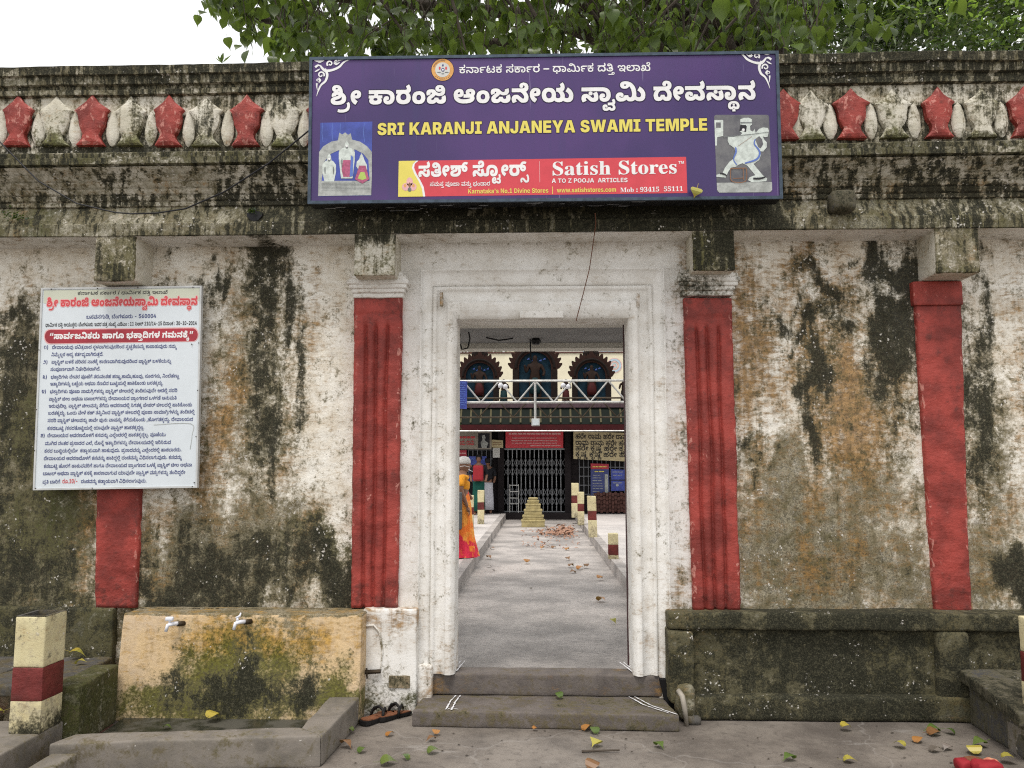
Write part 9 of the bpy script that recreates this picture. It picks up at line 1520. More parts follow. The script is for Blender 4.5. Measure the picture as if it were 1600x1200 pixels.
# hand: palm, four fingers, thumb
b = MB(); V, F = skin([(.10, -.165, .765), (.112, -.165, .72), (.12, -.165, .685)], [(0, 1), (1, 2)], [(.018, .026), (.016, .032), (.012, .028)], 0, 1); b.add(V, F)
for k, l_ in enumerate((.05, .06, .056, .042)): yy = -.188 + k * .015; b.tube([(.12, yy, .69), (.13, yy, .69 - l_ * .55), (.122, yy, .69 - l_)], [.0085, .008, .006], 6)
b.tube([(.11, -.19, .735), (.135, -.196, .71), (.145, -.192, .685)], [.010, .009, .007], 6); b.V[:] = [T(q) for q in b.V]; b.build('hand', 'skin', W0, smooth=True)
bx, bz = X(717, 6.5), Z(828, 6.5); bg_ = empty('shoulder_bag', (bx, 6.52, bz), 'dark grey bag hanging at the side of the woman in orange', 'bag')
V, F = rbox(bx - .12, bx + .05, 6.45, 6.56, bz, Z(769, 6.5), .03, .02, .006, 8, 5); mesh('bag_body', V, F, 'bag_grey', bg_, True)
b = MB(); b.box(bx - .122, bx + .052, 6.440, 6.449, Z(800, 6.5), Z(797, 6.5)); b.build('zip', 'metal_grey', bg_); b = MB(); b.tube([(bx - .05, 6.5, Z(770, 6.5)), (bx - .06, 6.6, 1.3), (bx - .1, 6.72, 1.50)], .010, 6); b.build('strap', 'bag_grey', bg_)
def stand(px, d, hgt, label, torso, legs, bag=None, face=-1):
    y = -5.5 + d; x = X(px, y); o = person((x, y, .25), label); k = hgt / 1.7
    Vs = [(0, 0, .95), (0, 0, 1.15), (0, 0, 1.36), (0, 0, 1.45), (0, 0, 1.53), (-.19, 0, 1.38), (-.23, .02, 1.12), (-.20, -.10, .95), (.19, 0, 1.38), (.23, .02, 1.12), (.2, -.10, .95), (-.09, 0, .88), (-.10, 0, .48), (-.10, .02, .08), (-.10, -.10, .03), (.09, 0, .88), (.10, 0, .48), (.10, .02, .08), (.10, -.10, .03)]
    Es = [(0, 1), (1, 2), (2, 3), (3, 4), (2, 5), (5, 6), (6, 7), (2, 8), (8, 9), (9, 10), (0, 11), (11, 12), (12, 13), (13, 14), (0, 15), (15, 16), (16, 17), (17, 18)]
    Rs = [.13, .13, .13, .06, .05, .06, .045, .035, .06, .045, .035, .09, .065, .045, .035, .09, .065, .045, .035]
    o_ = np.array([x, y, .25]); V, F = skin([tuple(k * c for c in v) for v in Vs], Es, [r_ * k for r_ in Rs]); mesh('body', V + o_, F, 'skin', o, True)
    V, F = skin([tuple(k * c for c in Vs[i]) for i in (0, 1, 2, 3, 5, 6, 8, 9)], [(0, 1), (1, 2), (2, 3), (2, 4), (4, 5), (2, 6), (6, 7)], [r_ * k * 1.15 for r_ in (.14, .14, .14, .07, .065, .052, .065, .052)]); mesh('top', V + o_, F, torso, o, True)
    b = MB(); b.add(*lathe([(.17, .96), (.17, .75), (.19, .4), (.20, .12)], 0, 0, 18, 1, .75)); b.V[:] = [q * k + o_ for q in b.V]; b.build('lower_garment', legs, o, smooth=True)
    b = MB(); b.add(*lathe([(0, 1.50), (.06, 1.52), (.085, 1.58), (.09, 1.64), (.075, 1.70), (0, 1.735)], 0, 0, 14, .9, 1)); b.V[:] = [q * k + o_ for q in b.V]; h_ = b.build('head', 'skin', o, smooth=True)
    b = MB(); b.add(*lathe([(.05, 1.545), (.095, 1.59), (.10, 1.65), (.085, 1.715), (0, 1.75)], 0, .012 * face * -1, 14, .92, 1)); b.V[:] = [q * k + o_ for q in b.V]; b.build('hair', 'hair', h_, smooth=True)
    if bag: V, F = rbox(x - .15, x + .15, y - .30, y - .14, .25 + .98 * k, .25 + 1.42 * k, .04, .05, .008, 6, 4); mesh('backpack', V, F, bag, o, True)
    return o
stand(748, 23.2, 1.70, 'person seen from behind with dark hair, dark top and red backpack', 'cloth_dark', 'cloth_green', 'cloth_red', -1)
stand(762, 24.0, 1.62, 'person in shade with dark top and white lower cloth right of the backpack', 'cloth_dark', 'cloth_white', None, 1)

# ------------------------------------------------------------------ pavilion
YF = 19.0
pv = empty('temple_pavilion', (0, 20, 0), 'dark temple pavilion with mauve slab, green eave and red fascia', 'building')
zf = lambda py, Y=YF: Z(py, Y)
gx0, gx1 = X(786, YF), X(884, YF); zs = zf(672, YF); ztop = zf(628, 17.5)
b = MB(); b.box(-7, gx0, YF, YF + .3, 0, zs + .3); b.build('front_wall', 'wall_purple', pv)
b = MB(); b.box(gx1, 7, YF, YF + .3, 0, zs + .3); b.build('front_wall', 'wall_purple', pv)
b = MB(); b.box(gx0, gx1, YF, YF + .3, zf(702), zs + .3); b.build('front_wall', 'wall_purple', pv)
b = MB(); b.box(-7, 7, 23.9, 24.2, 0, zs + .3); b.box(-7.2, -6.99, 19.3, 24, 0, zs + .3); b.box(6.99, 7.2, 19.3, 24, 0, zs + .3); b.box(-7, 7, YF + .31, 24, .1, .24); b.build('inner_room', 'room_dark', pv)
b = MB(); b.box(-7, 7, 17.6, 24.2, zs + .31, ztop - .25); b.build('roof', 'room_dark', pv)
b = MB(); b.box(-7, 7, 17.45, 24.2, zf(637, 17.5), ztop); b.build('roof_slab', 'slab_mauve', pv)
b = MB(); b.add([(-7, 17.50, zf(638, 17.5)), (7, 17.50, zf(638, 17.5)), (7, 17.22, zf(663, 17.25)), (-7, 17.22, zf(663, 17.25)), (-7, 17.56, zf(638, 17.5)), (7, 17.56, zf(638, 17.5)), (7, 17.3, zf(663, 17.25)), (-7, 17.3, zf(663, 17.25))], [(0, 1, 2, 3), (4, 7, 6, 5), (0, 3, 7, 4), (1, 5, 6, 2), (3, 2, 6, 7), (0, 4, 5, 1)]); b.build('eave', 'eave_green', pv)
for k in range(22):
    x = -3.1 + k * .285; b = MB(); b.add([(x - .025, 17.48, zf(639, 17.5)), (x + .025, 17.48, zf(639, 17.5)), (x + .025, 17.21, zf(660, 17.25)), (x - .025, 17.21, zf(660, 17.25)), (x - .025, 17.51, zf(639, 17.5)), (x + .025, 17.51, zf(639, 17.5)), (x + .025, 17.23, zf(660, 17.25)), (x - .025, 17.23, zf(660, 17.25))], [(0, 3, 2, 1), (0, 4, 7, 3), (1, 2, 6, 5), (0, 1, 5, 4)]); b.build('eave_rib', 'eave_rib', pv)
b = MB(); b.box(-7, 7, 17.15, 17.24, zf(672, 17.2), zf(663.5, 17.2)); b.build('fascia', 'fascia_red', pv)
b = MB(); b.tube([(-7, 17.12, zf(673.5, 17.2)), (7, 17.12, zf(673.5, 17.2))], .018, 6); b.build('fascia_pipe', 'metal_pale', pv)
b = MB(); b.box(-7, 7, 18.4, YF - .001, 0, .27); b.build('plinth_step', 'wall_purple', pv)
for x in (X(783, 18.9), X(887, 18.9)): b = MB(); b.box(x - .09, x + .09, 18.82, 18.999, .27, zs + .3); b.build('column', 'wall_purple', pv)
b = MB()
for k in range(7): zz_ = .27 + .22 + k * .30; b.box(gx1 + .2, 6.9, YF - .022, YF - .002, zz_, zz_ + .02)
b.build('wall_joint', 'room_dark', pv)
for x0, x1, y0_, y1_ in ((732, 770, 703, 755), (905, 978, 716, 774)):
    wn = MB(); wn.box(X(x0, YF), X(x1, YF), YF - .02, YF - .002, zf(y1_), zf(y0_)); w_ = wn.build('window', 'room_dark', pv)
    b = MB()
    for k in range(int((x1 - x0) / 7) + 1): x = X(x0 + k * 7, YF); b.box(x - .012, x + .012, YF - .05, YF - .03, zf(y1_), zf(y0_))
    for k in range(int((y1_ - y0_) / 14) + 1): z = zf(y0_ + k * 14); b.box(X(x0, YF), X(x1, YF), YF - .051, YF - .029, z - .012, z + .012)
    b.build('grille', 'gate_grey', w_)
rnd = random.Random(9); b = MB()
for i in range(12):
    for j in range(5): x = X(928, 18.7) + i * .085; z = .27 + j * .12 + (i % 2) * .03; b.box(x, x + .075, 18.6 + rnd.random() * .08, 18.8, z, z + .10)
b.build('stacked_tiles', 'tile_red', label='stack of reddish tiles leaning below the blue posters', cat='tiles', kind='stuff')
# collapsible gate
gt = empty('collapsible_gate', ((gx0 + gx1) / 2, 18.93, .27), 'grey collapsible steel gate with diamond lattice, closed', 'gate'); nb2 = 15
zt_g = zf(703); xs = np.linspace(gx0 + .02, gx1 - .02, nb2)
for x in xs: b = MB(); b.box(x - .013, x + .013, 18.945, 18.965, .29, zt_g); b.build('upright_bar', 'metal_grey', gt)
b = MB()
for (ya, yb_) in ((716, 744), (762, 790)):
    zt2, zb2 = zf(ya), zf(yb_); zm = (zt2 + zb2) / 2
    for x, x2 in zip(xs, xs[1:]):
        for (za, zc_) in ((zt2, zm), (zm, zb2)):
            for a, c in ((za, zc_), (zc_, za)): b.tube([(x, 18.93, a), (x2, 18.93, c)], .011, 4, False)
b.build('lattice', 'metal_grey', gt, kind='stuff')
b = MB(); b.box(gx0, gx1, 18.92, 18.99, zt_g, zt_g + .05); b.box(gx0, gx1, 18.92, 18.99, .27, .30); b.build('gate_rail', 'metal_grey', gt)
ldx = X(803, 18.4); lr = empty('small_rack', (ldx, 18.6, .27), 'small pale metal rack standing before the left part of the gate', 'rack')
b = MB()
for s_ in (-.13, .13): b.tube([(ldx + s_, 18.6, .27), (ldx + s_, 18.65, zf(757, 18.6))], .012, 5)
b.build('rack_leg', 'metal_pale', lr); b = MB()
for py in (758, 768, 778, 787): b.box(ldx - .13, ldx + .13, 18.58, 18.68, zf(py, 18.6) - .012, zf(py, 18.6) + .006)
b.build('rack_shelf', 'metal_pale', lr)
# posters and banners on the pavilion
def board(name, pts, Y, mat, label, cat='banner', th=.03):
    o = empty(name, P(pts[3][0], pts[3][1], Y), label, cat); c = [(P(a, c_, Y)[0], P(a, c_, Y)[2]) for a, c_ in pts]; V, F = prism(c, Y, Y + th); mesh('panel', V, F, mat, o); return o
def bars(o, rows_, Y, mat, h_=1.6, seed=0):
    rnd = random.Random(seed); b = MB()
    for x0, x1, y in rows_:
        x = x0
        while x < x1:
            l_ = min(rnd.uniform(3, 9), x1 - x); b.add([P(x, y, Y), P(x + l_, y, Y), P(x + l_, y - h_, Y), P(x, y - h_, Y)], [(0, 1, 2, 3)]); x += l_ + 1.0
    return b.build('print_line', mat, o, kind='stuff')
rb_ = board('hanging_banner', [(790, 673), (880, 673), (880, 700), (790, 700)], 18.75, 'print_red', 'red banner with rows of pale writing above the gate')
bars(rb_, [(795, 876, 679)], 18.74, 'print_pink', 2.6, 1); bars(rb_, [(800, 870, 685), (799, 872, 689.2), (800, 870, 693), (828, 876, 697)], 18.74, 'print_pink', 1.2, 2)
lb_ = board('hanging_banner', [(700, 672), (768, 675), (768, 702), (700, 702)], 18.75, 'banner_grey', 'grey banner with red letters and a dark picture at left')
text('lettering', 'j0', (716, 695.5), (741, 695.5), 18.74, 12, 'print_redtext', lb_, 2); bars(lb_, [(717, 742, 685)], 18.74, 'print_redtext', 3.2, 3)
poly('picture', [(747, 677), (765, 677), (765, 700), (747, 700)], 18.742, 'print_black', lb_); poly('picture_figure', [(753, 700), (751, 692), (754, 687), (753, 681), (757, 679), (759, 684), (757, 688), (763, 692), (760, 700)], 18.738, 'print_grey', lb_)
hb = board('hanging_banner', [(896, 674), (1000, 677), (1000, 722), (896, 717)], 18.6, 'banner_cream', 'cream cloth banner with four lines of black Kannada chant')
for k, (y, xr) in enumerate(((685.3, 983), (695.3, 984), (703.8, 985), (713.3, 989))): text('lettering', f'h{k}', (899, y), (xr, y + 1.2), 18.59, 11, 'print_black', hb, 3)
pb = board('wall_poster', [(923, 724), (951, 725), (953, 784), (923, 784)], 18.86, 'print_navy', 'tall dark blue rate poster with a red head on the right wall', 'poster')
poly('poster_head', [(923, 724), (951, 725), (951, 733), (923, 733)], 18.853, 'print_pill', pb); poly('poster_foot', [(923, 777), (953, 777), (953, 784), (923, 784)], 18.853, 'print_pill', pb); poly('price_column', [(945, 741), (950, 741), (950.5, 774), (945, 774)], 18.853, 'print_grey', pb)
bars(pb, [(926, 948, 730), (929, 944, 737.5)], 18.848, 'print_yellow', 1.4, 4); bars(pb, [(926, 938 + (k * 37 % 6), 743 + k * 4.2) for k in range(8)], 18.85, 'print_grey', .9, 5)
pb = board('wall_poster', [(955, 733), (976, 734), (976, 767), (955, 767)], 18.86, 'print_blue', 'small blue poster right of the rate poster', 'poster')
bars(pb, [(957, 973, 738), (958, 972, 743), (958, 972, 755)], 18.85, 'print_grey', 1.0, 6); poly('seal', ellipse(964.5, 758, 2.3, 2.3, 10), 18.848, 'print_grey', pb); V, F = prism([(P(a, c, 18.85)[0], P(a, c, 18.85)[2]) for a, c in ((955, 749.5), (976, 749.5), (976, 751), (955, 751))], 18.848, 18.855); mesh('fold_gap', V, F, 'print_black', pb)
pb = board('wall_poster', [(733, 713), (760, 713), (760, 752), (733, 752)], 18.86, 'print_blue', 'blue poster behind the two people on the left', 'poster'); bars(pb, [(736, 757, 718), (739, 752, 724)], 18.85, 'print_sky', 1.6, 7)
pb = board('wall_poster', [(714, 703), (729, 703), (729, 713), (714, 713)], 18.86, 'print_pill', 'small red sign left of the blue poster', 'sign'); bars(pb, [(716, 728, 709)], 18.85, 'print_pink', 1.6, 8)
pb = board('paper_notice', [(770, 700), (781, 700), (781, 715), (770, 715)], 18.78, 'paper', 'small white paper notice below the grey banner', 'notice'); bars(pb, [(772, 779, 704), (772, 779, 707)], 18.77, 'print_grey', .6, 9)
pb = board('paper_notice', [(768, 687), (786, 688), (786, 700), (768, 699)], 18.78, 'banner_cream', 'cream label board between the grey and red banners', 'notice'); bars(pb, [(770, 784, 692), (770, 784, 695)], 18.77, 'print_brown', .8, 10)
hb = board('hanging_banner', [(700, 594), (730, 596), (729, 639), (700, 637)], 6.4, 'print_blue', 'bright blue hanging notice at the left end of the white truss'); bars(hb, [(715, 728 - (k % 3), 599 + k * 3.4) for k in range(11)], 6.39, 'print_sky', 1.2, 11)

# deity arches on the roof slab
def arch(cx, w_, ytop, yb_, Y, label, flames, big):
    x0, z0_ = X(cx, Y), Z(yb_, Y); hw = w_ / 2 / F_PX * (Y + 5.5); ht = (yb_ - ytop) / F_PX * (Y + 5.5)
    o = empty('deity_arch', (x0, Y, z0_), label, 'shrine arch'); rc = hw * .80; zc_ = z0_ + ht - rc * 1.22
    a = np.linspace(0, math.pi, 25); ri = rc * .72
    outer = [(x0 + rc * math.cos(t), zc_ + rc * math.sin(t)) for t in a]; inner = [(x0 + ri * math.cos(t), zc_ + ri * math.sin(t)) for t in a]
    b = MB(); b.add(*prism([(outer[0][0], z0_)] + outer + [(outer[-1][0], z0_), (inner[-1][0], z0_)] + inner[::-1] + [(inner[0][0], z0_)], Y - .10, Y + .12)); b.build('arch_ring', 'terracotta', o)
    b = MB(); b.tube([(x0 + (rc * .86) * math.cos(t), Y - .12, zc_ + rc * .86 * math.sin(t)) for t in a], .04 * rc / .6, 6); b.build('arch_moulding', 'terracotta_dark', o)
    for k in range(flames):
        t = math.pi * (k + .5) / flames; r0, r1 = rc * .97, rc * (1.22 + (.10 if abs(k - (flames - 1) / 2) < 1 else 0)); c = np.array([math.cos(t), math.sin(t)]); s_ = np.array([-c[1], c[0]]); hwf = rc * 1.9 / flames
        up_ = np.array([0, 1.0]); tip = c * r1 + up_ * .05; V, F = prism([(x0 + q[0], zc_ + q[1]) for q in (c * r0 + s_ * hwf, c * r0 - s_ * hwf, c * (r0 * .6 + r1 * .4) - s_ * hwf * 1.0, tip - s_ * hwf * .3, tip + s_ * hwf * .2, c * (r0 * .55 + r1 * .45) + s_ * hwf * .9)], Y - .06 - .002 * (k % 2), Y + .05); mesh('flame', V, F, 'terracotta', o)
    b = MB()
    for dx, dz in ((0, .25), (-.09, .14), (.09, .14), (-.16, .05), (.16, .05)): b.add(*lathe([(0, -.1), (.05, -.04), (.06, .02), (.03, .07), (0, .12)], 0, 0, 8, 1, .8)); b.V[-1] = b.V[-1] * (rc / .6) * 1.7 + np.array([x0 + dx * rc / .6, Y, zc_ + rc * 1.08 + dz * rc / .6 * .9])
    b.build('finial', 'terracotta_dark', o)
    b = MB(); b.add(*prism([(x0 + ri * 1.01, z0_)] + [(x0 + ri * 1.02 * math.cos(t), zc_ + ri * 1.02 * math.sin(t)) for t in a] + [(x0 - ri * 1.01, z0_)], Y + .02, Y + .10)); b.build('niche_back', 'niche_blue', o)
    b = MB()
    for k in range(5): b.tube([(x0 + ri * (-.5 + .25 * k), Y + .0, zc_ + ri * (.55 - .1 * (k % 2))), (x0 + ri * (-.35 + .25 * k), Y + .0, zc_ + ri * (.6 - .1 * (k % 2)))], [.01, .03], 5)
    b.build('painted_cloud', 'print_sky', o)
    for s_ in (-1, 1): b = MB(); b.box(x0 + s_ * rc * .86 - .07, x0 + s_ * rc * .86 + .07, Y - .15, Y + .1, z0_, zc_ - .05); b.build('side_pillar', 'terracotta_dark', o)
    k = (zc_ + ri * .75 - z0_) / 1.75
    Vs = [(0, 0, .85), (0, 0, 1.15), (0, 0, 1.38), (0, 0, 1.5), (0, 0, 1.62), (0, 0, 1.78), (-.24, 0, 1.36), (-.34, -.05, 1.1), (-.40, -.1, 1.4), (.24, 0, 1.36), (.36, -.05, 1.12), (.3, -.12, .95), (-.14, 0, .75), (-.16, -.02, .1), (.14, 0, .75), (.18, -.02, .1)]
    Es = [(0, 1), (1, 2), (2, 3), (3, 4), (4, 5), (2, 6), (6, 7), (7, 8), (2, 9), (9, 10), (10, 11), (0, 12), (12, 13), (0, 14), (14, 15)]
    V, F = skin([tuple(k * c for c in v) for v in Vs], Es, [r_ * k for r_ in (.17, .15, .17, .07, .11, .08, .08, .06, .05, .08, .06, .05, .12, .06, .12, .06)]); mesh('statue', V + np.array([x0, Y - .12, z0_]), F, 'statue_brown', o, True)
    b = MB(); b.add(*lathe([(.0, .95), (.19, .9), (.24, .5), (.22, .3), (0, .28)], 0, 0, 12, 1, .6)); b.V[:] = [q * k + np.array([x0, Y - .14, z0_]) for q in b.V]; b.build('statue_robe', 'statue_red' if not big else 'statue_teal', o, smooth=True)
    return o
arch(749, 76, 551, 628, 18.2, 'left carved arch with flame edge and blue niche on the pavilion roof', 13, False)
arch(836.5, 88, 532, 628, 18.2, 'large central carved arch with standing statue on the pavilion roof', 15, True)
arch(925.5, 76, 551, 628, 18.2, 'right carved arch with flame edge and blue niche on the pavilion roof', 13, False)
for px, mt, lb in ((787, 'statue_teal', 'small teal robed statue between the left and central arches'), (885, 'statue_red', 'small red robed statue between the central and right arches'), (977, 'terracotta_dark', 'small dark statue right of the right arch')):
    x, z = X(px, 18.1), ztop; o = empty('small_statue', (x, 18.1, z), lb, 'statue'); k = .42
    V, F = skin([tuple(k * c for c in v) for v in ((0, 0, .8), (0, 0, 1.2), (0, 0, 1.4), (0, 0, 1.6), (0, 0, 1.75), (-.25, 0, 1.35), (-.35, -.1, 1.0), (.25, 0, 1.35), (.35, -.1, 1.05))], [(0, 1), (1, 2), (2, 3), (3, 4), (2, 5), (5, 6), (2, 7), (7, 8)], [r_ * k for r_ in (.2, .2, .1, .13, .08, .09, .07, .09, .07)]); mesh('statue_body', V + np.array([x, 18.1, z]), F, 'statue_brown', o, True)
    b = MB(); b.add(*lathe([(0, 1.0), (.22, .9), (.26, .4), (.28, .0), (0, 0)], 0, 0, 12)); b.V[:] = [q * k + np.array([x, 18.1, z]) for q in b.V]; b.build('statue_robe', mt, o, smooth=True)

# trusses over the courtyard
def truss(Y, yt, yb_, nodes_px, period, mat, label, r_):
    zt2, zb2 = Z(yt, Y), Z(yb_, Y); x0 = X(nodes_px, Y); pw = period / F_PX * (Y + 5.5); o = empty('steel_truss', (0, Y, zb2), label, 'truss')
    for z, nm in ((zt2, 'top_chord'), (zb2, 'bottom_chord')): b = MB(); b.tube([(-4.2, Y, z), (4.2, Y, z)], r_ * 1.25, 8); b.build(nm, mat, o)
    for k in range(-7, 7):
        xa_ = x0 + k * pw
        for xb_ in (xa_ - pw / 2, xa_ + pw / 2): b = MB(); b.tube([(xa_, Y, zt2), (xb_, Y, zb2)], r_, 6); b.build('diagonal', mat, o)
    for x in (-4.2, 4.2): b = MB(); b.tube([(x, Y, .25), (x, Y, zt2)], .04, 8); b.build('support_post', mat, o)
    return o
t1 = truss(6.5, 595, 628.5, 837, 57, 'metal_pale', 'nearer white steel truss crossing the courtyard', .014)
t2_ = truss(11.5, 622, 652, 829, 54, 'metal_brown', 'farther brown steel truss behind the white one', .015)
b = MB(); b.tube([(X(836.5, 6.45), 6.45, Z(598, 6.45)), (X(836.5, 6.45), 6.45, Z(655, 6.45))], .017, 8); b.build('lamp_pole', 'metal_pale', t1)
lm = empty('flood_lamp', P(837, 665, 6.4), 'square white flood lamp hanging from the truss pole', 'lamp'); x, _, z = P(837, 660, 6.4)
V, F = rbox(x - .062, x + .062, 6.37, 6.41, z - .055, z + .055, .03, .008, 0, 1, 1); mesh('housing', V, F, 'metal_pale', lm); b = MB(); b.box(x - .048, x + .048, 6.362, 6.369, z - .042, z + .042); b.build('glass', 'glass_lamp', lm)
for px in (784, 789, 882, 889):
    x, _, z = P(px, 601, 6.4); 
    if px in (784, 882):
        o = empty('spot_lamp', (x, 6.4, z), 'pair of small white spot lamps under the truss ' + ('left' if px == 784 else 'right') + ' of the central arch', 'lamp')
        for dx in (-.02, .055):
            b = MB(); b.add(*lathe([(0, -.03), (.03, -.025), (.035, .02), (.015, .04), (0, .045)], 0, 0, 10)); b.V[:] = [q + np.array([x + dx, 6.38, z - .01 - abs(dx) * .5]) for q in b.V]; b.build('lamp_head', 'plastic_white', o, smooth=True)
# back wall and building beyond
bw = empty('boundary_wall', (0, 30, 0), 'cream boundary wall behind the pavilion with painted rings', 'wall'); zt2 = Z(552, 30)
b = MB(); b.box(-14, 14, 30, 30.3, 0, zt2); b.build('wall_face', 'wall_cream', bw); b = MB(); b.box(-14, 14, 29.95, 30.35, zt2, zt2 + .06); b.build('wall_coping', 'tile_red', bw)
cx_, _, cz_ = P(960, 571, 29.98)
for i, (r0, r1, mt) in enumerate(((.335, .31, 'ring_pink'), (.30, .22, 'ring_blue'), (.19, .155, 'ring_pink'), (.12, .085, 'ring_blue'), (.05, 0, 'ring_pink'))):
    a = np.linspace(0, 2 * math.pi, 33)[:-1]; V = [(cx_ + r0 * math.cos(t), 29.985, cz_ + r0 * math.sin(t)) for t in a] + [(cx_ + r1 * math.cos(t), 29.985, cz_ + r1 * math.sin(t)) for t in a]
    mesh('painted_ring', V, [(k, (k + 1) % 32, (k + 1) % 32 + 32, k + 32) for k in range(32)], mt, bw)
hs = empty('far_house', (6, 40, 0), 'pale building with bluish windows behind the cream wall on the right', 'building')
x0, x1 = X(868, 38), X(1100, 38); b = MB(); b.box(x0, x1, 38, 46, 0, 9.5); b.build('wall_block', 'wall_pale', hs)
for px in (912, 926, 940, 952):
    b = MB(); b.box(X(px, 38), X(px + 10, 38), 37.96, 37.99, Z(552, 38), Z(541, 38)); w_ = b.build('window', 'ring_blue', hs); b = MB(); b.box(X(px + 4.6, 38), X(px + 5.4, 38), 37.94, 37.955, Z(552, 38), Z(541, 38)); b.build('frame', 'plastic_white', w_)
hs = empty('far_house', (-2, 40, 0), 'pale cream building seen between the arches over the wall', 'building'); b = MB(); b.box(X(791, 42), X(866, 42), 42, 48, 0, 10.5); b.build('wall_block', 'wall_cream', hs)

# ------------------------------------------------------------------ trees
def leafcloud(n_, gen, LV_, LF_, rnd, up_bias=.4, droop=False):
    nv = len(LV_); VV = np.empty((n_ * nv, 3)); FF = []
    for i in range(n_):
        c, s_ = gen()
        if droop: R_ = Matrix.Rotation(rnd.uniform(0, 6.28), 3, 'Z') @ Matrix.Rotation(math.radians(rnd.uniform(35, 95)), 3, 'Y') @ Matrix.Rotation(rnd.uniform(-.7, .7), 3, 'X')
        else: R_ = Matrix.Rotation(rnd.uniform(0, 6.28), 3, 'Z') @ Matrix.Rotation(rnd.gauss(-.2, .6), 3, 'Y') @ Matrix.Rotation(rnd.gauss(0, .6), 3, 'X')
        VV[i * nv:(i + 1) * nv] = (LV_ * s_) @ np.array(R_).T + c; k = i * nv; FF += [tuple(j + k for j in f) for f in LF_]
    return VV, FF
pt = empty('peepal_tree', (1.2, 3.4, 0), 'peepal tree with drooping heart shaped leaves overhanging the wall behind the sign', 'tree')
rnd = random.Random(77)
b = MB(); b.tube([(3.4, 4.0, 0), (3.3, 3.9, 2.2), (2.9, 3.6, 4.2), (2.6, 3.3, 6.2)], [.42, .34, .28, .22], 14); b.build('trunk', 'bark', pt, smooth=True)
limbs = []; b = MB()
for k in range(11):
    tx = -3.2 + k * .62; ty = rnd.uniform(.6, 3.2); p0 = np.array([2.7, 3.4, rnd.uniform(4.6, 6.2)]); p2 = np.array([tx, ty, rnd.uniform(6.2, 7.4)]); p3 = p2 + np.array([rnd.uniform(-.8, .2), rnd.uniform(-1, .4), rnd.uniform(-.5, .2)])
    pm = (p0 + p2) / 2 + np.array([0, 0, .5]); b.tube([p0, pm, p2, p3], [.11, .07, .04, .02], 8); limbs.append((p0, pm, p2, p3))
b.build('limb', 'bark', pt, smooth=True)
tw = MB(); anchors = []
# drooping twigs; lower edge follows the ragged hem of the crown above the wall
def hem(px): return 100 if 440 < px < 1260 else (100 - (440 - px) * .78 if px <= 440 else 100 - (px - 1260) * 1.6)
for k in range(330):
    Y = rnd.uniform(.7, 3.4); px = rnd.uniform(325, 1290); 
    if px > 1080 and rnd.random() < .35: continue
    pyb = hem(px) - abs(rnd.gauss(0, 22)); pyb = min(pyb, 96)
    if pyb < -30: continue
    e = np.array(P(px, pyb, Y)); l_ = rnd.uniform(.35, 1.0); s_ = e + np.array([rnd.uniform(-.35, .35), rnd.uniform(-.2, .2), l_]); m = (e + s_) / 2 + np.array([rnd.uniform(-.08, .08), 0, .04])
    tw.tube([s_, m, e], [.007, .005, .002], 4, False)
    for j in range(rnd.randint(5, 9)):
        t = rnd.uniform(0, 1) ** .7; c = (1 - t) ** 2 * s_ + 2 * t * (1 - t) * m + t * t * e; anchors.append(c + np.array([rnd.gauss(0, .035), rnd.gauss(0, .05), -.02]))
for k in range(26):
    Y = rnd.uniform(.9, 3); px = rnd.uniform(420, 1150); e = np.array(P(px, rnd.uniform(50, 110), Y)); s_ = e + np.array([rnd.uniform(-1.2, 1.2), 0, 1.1]); tw.tube([s_, (s_ + e) / 2 + np.array([.1, 0, .1]), e], [.026, .018, .008], 6)
tw.build('twig', 'bark', pt, kind='stuff')
PV, PF = leafmesh(.125, .10, .22)
anchors.sort(key=lambda c: c[1])
# the 300 largest-looking leaves are single parts sharing one mesh, the rest are one mass
proto = None
for i, c in enumerate(anchors[:300]):
    if proto is None:
        proto = mesh('leaf', PV, PF, 'leaf_peepal', pt, True, local=True); o = proto
    else: o = bpy.data.objects.new('leaf', proto.data); COL.objects.link(o); o.parent = pt
    o.location = Vector(c) - pt.location; s_ = rnd.uniform(.75, 1.25); o.scale = (s_, s_, s_)
    o.rotation_euler = (Matrix.Rotation(rnd.uniform(0, 6.28), 3, 'Z') @ Matrix.Rotation(math.radians(rnd.uniform(40, 95)), 3, 'Y') @ Matrix.Rotation(rnd.uniform(-.7, .7), 3, 'X')).to_euler()
rest = anchors[300:]; it = iter(rest)
V, F = leafcloud(len(rest), lambda: (next(it), rnd.uniform(.7, 1.25)), PV, PF, rnd, droop=True); mesh('foliage', V, F, 'leaf_peepal', pt, True, kind='stuff')
def upper():
    while True:
        x = rnd.uniform(-4.2, 3.6); y = rnd.uniform(.3, 3.4); z = rnd.uniform(5.7, 8.6)
        if ((x - .3) / 4.2) ** 2 + ((y - 1.8) / 2.2) ** 2 + ((z - 7.0) / 2.0) ** 2 < 1: return np.array([x, y, z]), rnd.uniform(.8, 1.4)
V, F = leafcloud(3000, upper, PV, PF, rnd, droop=True); mesh('foliage', V, F, 'leaf_peepal', pt, True, kind='stuff')
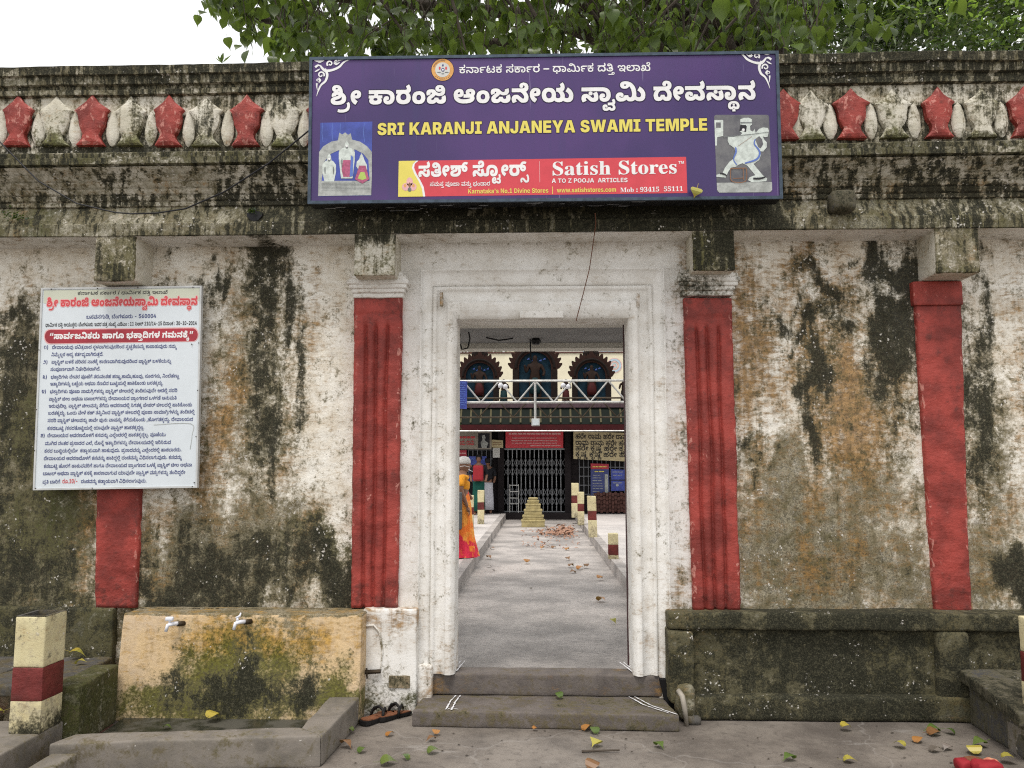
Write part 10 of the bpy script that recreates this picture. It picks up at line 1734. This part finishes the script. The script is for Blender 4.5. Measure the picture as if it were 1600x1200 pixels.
# front twig hanging over the road side
V, F = leafcloud(16, lambda: (np.array(P(rnd.choice((1145, 1170, 1215, 1480, 1400)) + rnd.gauss(0, 12), rnd.uniform(-22, 6), -1.0)), rnd.uniform(.8, 1.2)), PV, PF, rnd, droop=True); mesh('foliage', V, F, 'leaf_peepal', pt, True, kind='stuff')
b = MB(); b.tube([(1.5, .5, 6.3), (1.6, -.5, 5.4), tuple(P(1165, -22, -1.0)), tuple(P(1172, 4, -1.0))], [.03, .015, .006, .003], 6); b.tube([(2.5, .5, 6.3), (2.4, -.6, 5.4), tuple(P(1400, -25, -1.0)), tuple(P(1475, -12, -1.0))], [.03, .015, .006, .003], 6); b.build('twig', 'bark', pt, kind='stuff')

def bushtree(name, loc, label, gen, n_, LVm, LFm, mat, trunk, seed):
    o = empty(name, loc, label, 'tree'); b = MB()
    for pts, rs in trunk: b.tube(pts, rs, 10)
    b.build('trunk', 'bark', o, smooth=True); V, F = leafcloud(n_, gen, LVm, LFm, random.Random(seed)); mesh('crown', V, F, mat, o, True, kind='stuff'); return o
SV = np.array([(0, 0, 0), (.35, .26, .05), (1, 0, -.05), (.35, -.26, .05), (.75, .16, .0), (.75, -.16, .0)]); SF_ = [(0, 3, 5, 2, 4, 1)]; SF_ = [(0, 3, 1), (3, 5, 4, 1), (5, 2, 4)]
r2 = random.Random(31)
clumps = [(np.array(P(r2.uniform(1010, 1680), r2.uniform(-60, 95), r2.uniform(4.4, 6.6))), r2.uniform(.28, .55)) for _ in range(90)] + [(np.array(P(r2.uniform(940, 1100), r2.uniform(40, 95), r2.uniform(4.6, 6.0))), .3) for _ in range(12)]
def sh():
    c, r_ = r2.choice(clumps); d = np.array([r2.gauss(0, 1) for _ in range(3)]); d /= np.linalg.norm(d); d *= r_ * r2.uniform(.55, 1.05); d[2] *= .8; return c + d, r2.uniform(.07, .12)
bushtree('evergreen_tree', (4.6, 5.6, 0), 'dense evergreen tree with small glossy dark leaves behind the wall on the right', sh, 26000, SV, SF_, 'leaf_shrub', [([(4.6, 5.6, 0), (4.5, 5.6, 3), (4.2, 5.5, 5.5), (3.6, 5.3, 7.5)], [.25, .2, .15, .06]), ([(4.5, 5.6, 3.5), (5.2, 5.5, 5), (6, 5.3, 7)], [.14, .1, .05])], 2)
tips = []
for c, r_ in clumps:
    for _ in range(9):
        d = np.array([r2.gauss(0, .6), -abs(r2.gauss(.6, .5)), abs(r2.gauss(.5, .5))]); d /= np.linalg.norm(d); tips.append(c + d * r_ * 1.02)
et = [o for o in COL.objects if o.name.startswith('evergreen_tree')][0]
V, F = leafcloud(len(tips) * 5, lambda: (tips[r2.randrange(len(tips))] + np.array([r2.gauss(0, .03) for _ in range(3)]), r2.uniform(.06, .10)), SV, SF_, r2); mesh('young_shoots', V, F, 'leaf_young', et, True, kind='stuff')
r3 = random.Random(5)
bushtree('garden_tree', (X(745, 34), 34, 0), 'small light green tree beyond the cream boundary wall at left', lambda: (np.array(P(r3.gauss(752, 18), min(552, r3.gauss(538, 9)), 34 + r3.uniform(-1, 1))), r3.uniform(.14, .22)), 1800, SV, SF_, 'leaf_far', [([(X(745, 34), 34, 0), (X(745, 34), 34, Z(535, 34))], [.2, .08])], 3)
pm_ = empty('palm_plant', (X(705, 8), 8, .25), 'palm fronds peeking in from the left door edge', 'plant')
for k in range(5):
    c = np.array(P(700, 655, 8)); e = np.array(P(718 + k, 640 + k * 8, 8)); m = (c + e) / 2 + np.array([0, 0, .06]); b = MB(); b.tube([c, m, e], [.014, .012, .002], 4); b.build('frond', 'leaf_far', pm_)
b = MB(); b.tube([(X(700, 8), 8, .25), tuple(P(700, 655, 8))], .04, 8); b.build('stem', 'bark', pm_)
# small weed on top of the wall at the left
wd = empty('weed', P(347, 98, -.15), 'tiny weed growing on the wall top at the left of the sign', 'plant'); rnd = random.Random(6)
for k in range(9):
    c = np.array(P(347, 99, -.15)); e = c + np.array([rnd.gauss(0, .035), rnd.gauss(0, .02), rnd.uniform(.03, .09)]); s_ = np.array([.008, .004, 0]); b = MB(); b.add([c, (c + e) / 2 + s_, e + np.array([.006, 0, -.004]), (c + e) / 2 - s_], [(0, 1, 2, 3)]); b.build('blade', 'leaf_far', wd)
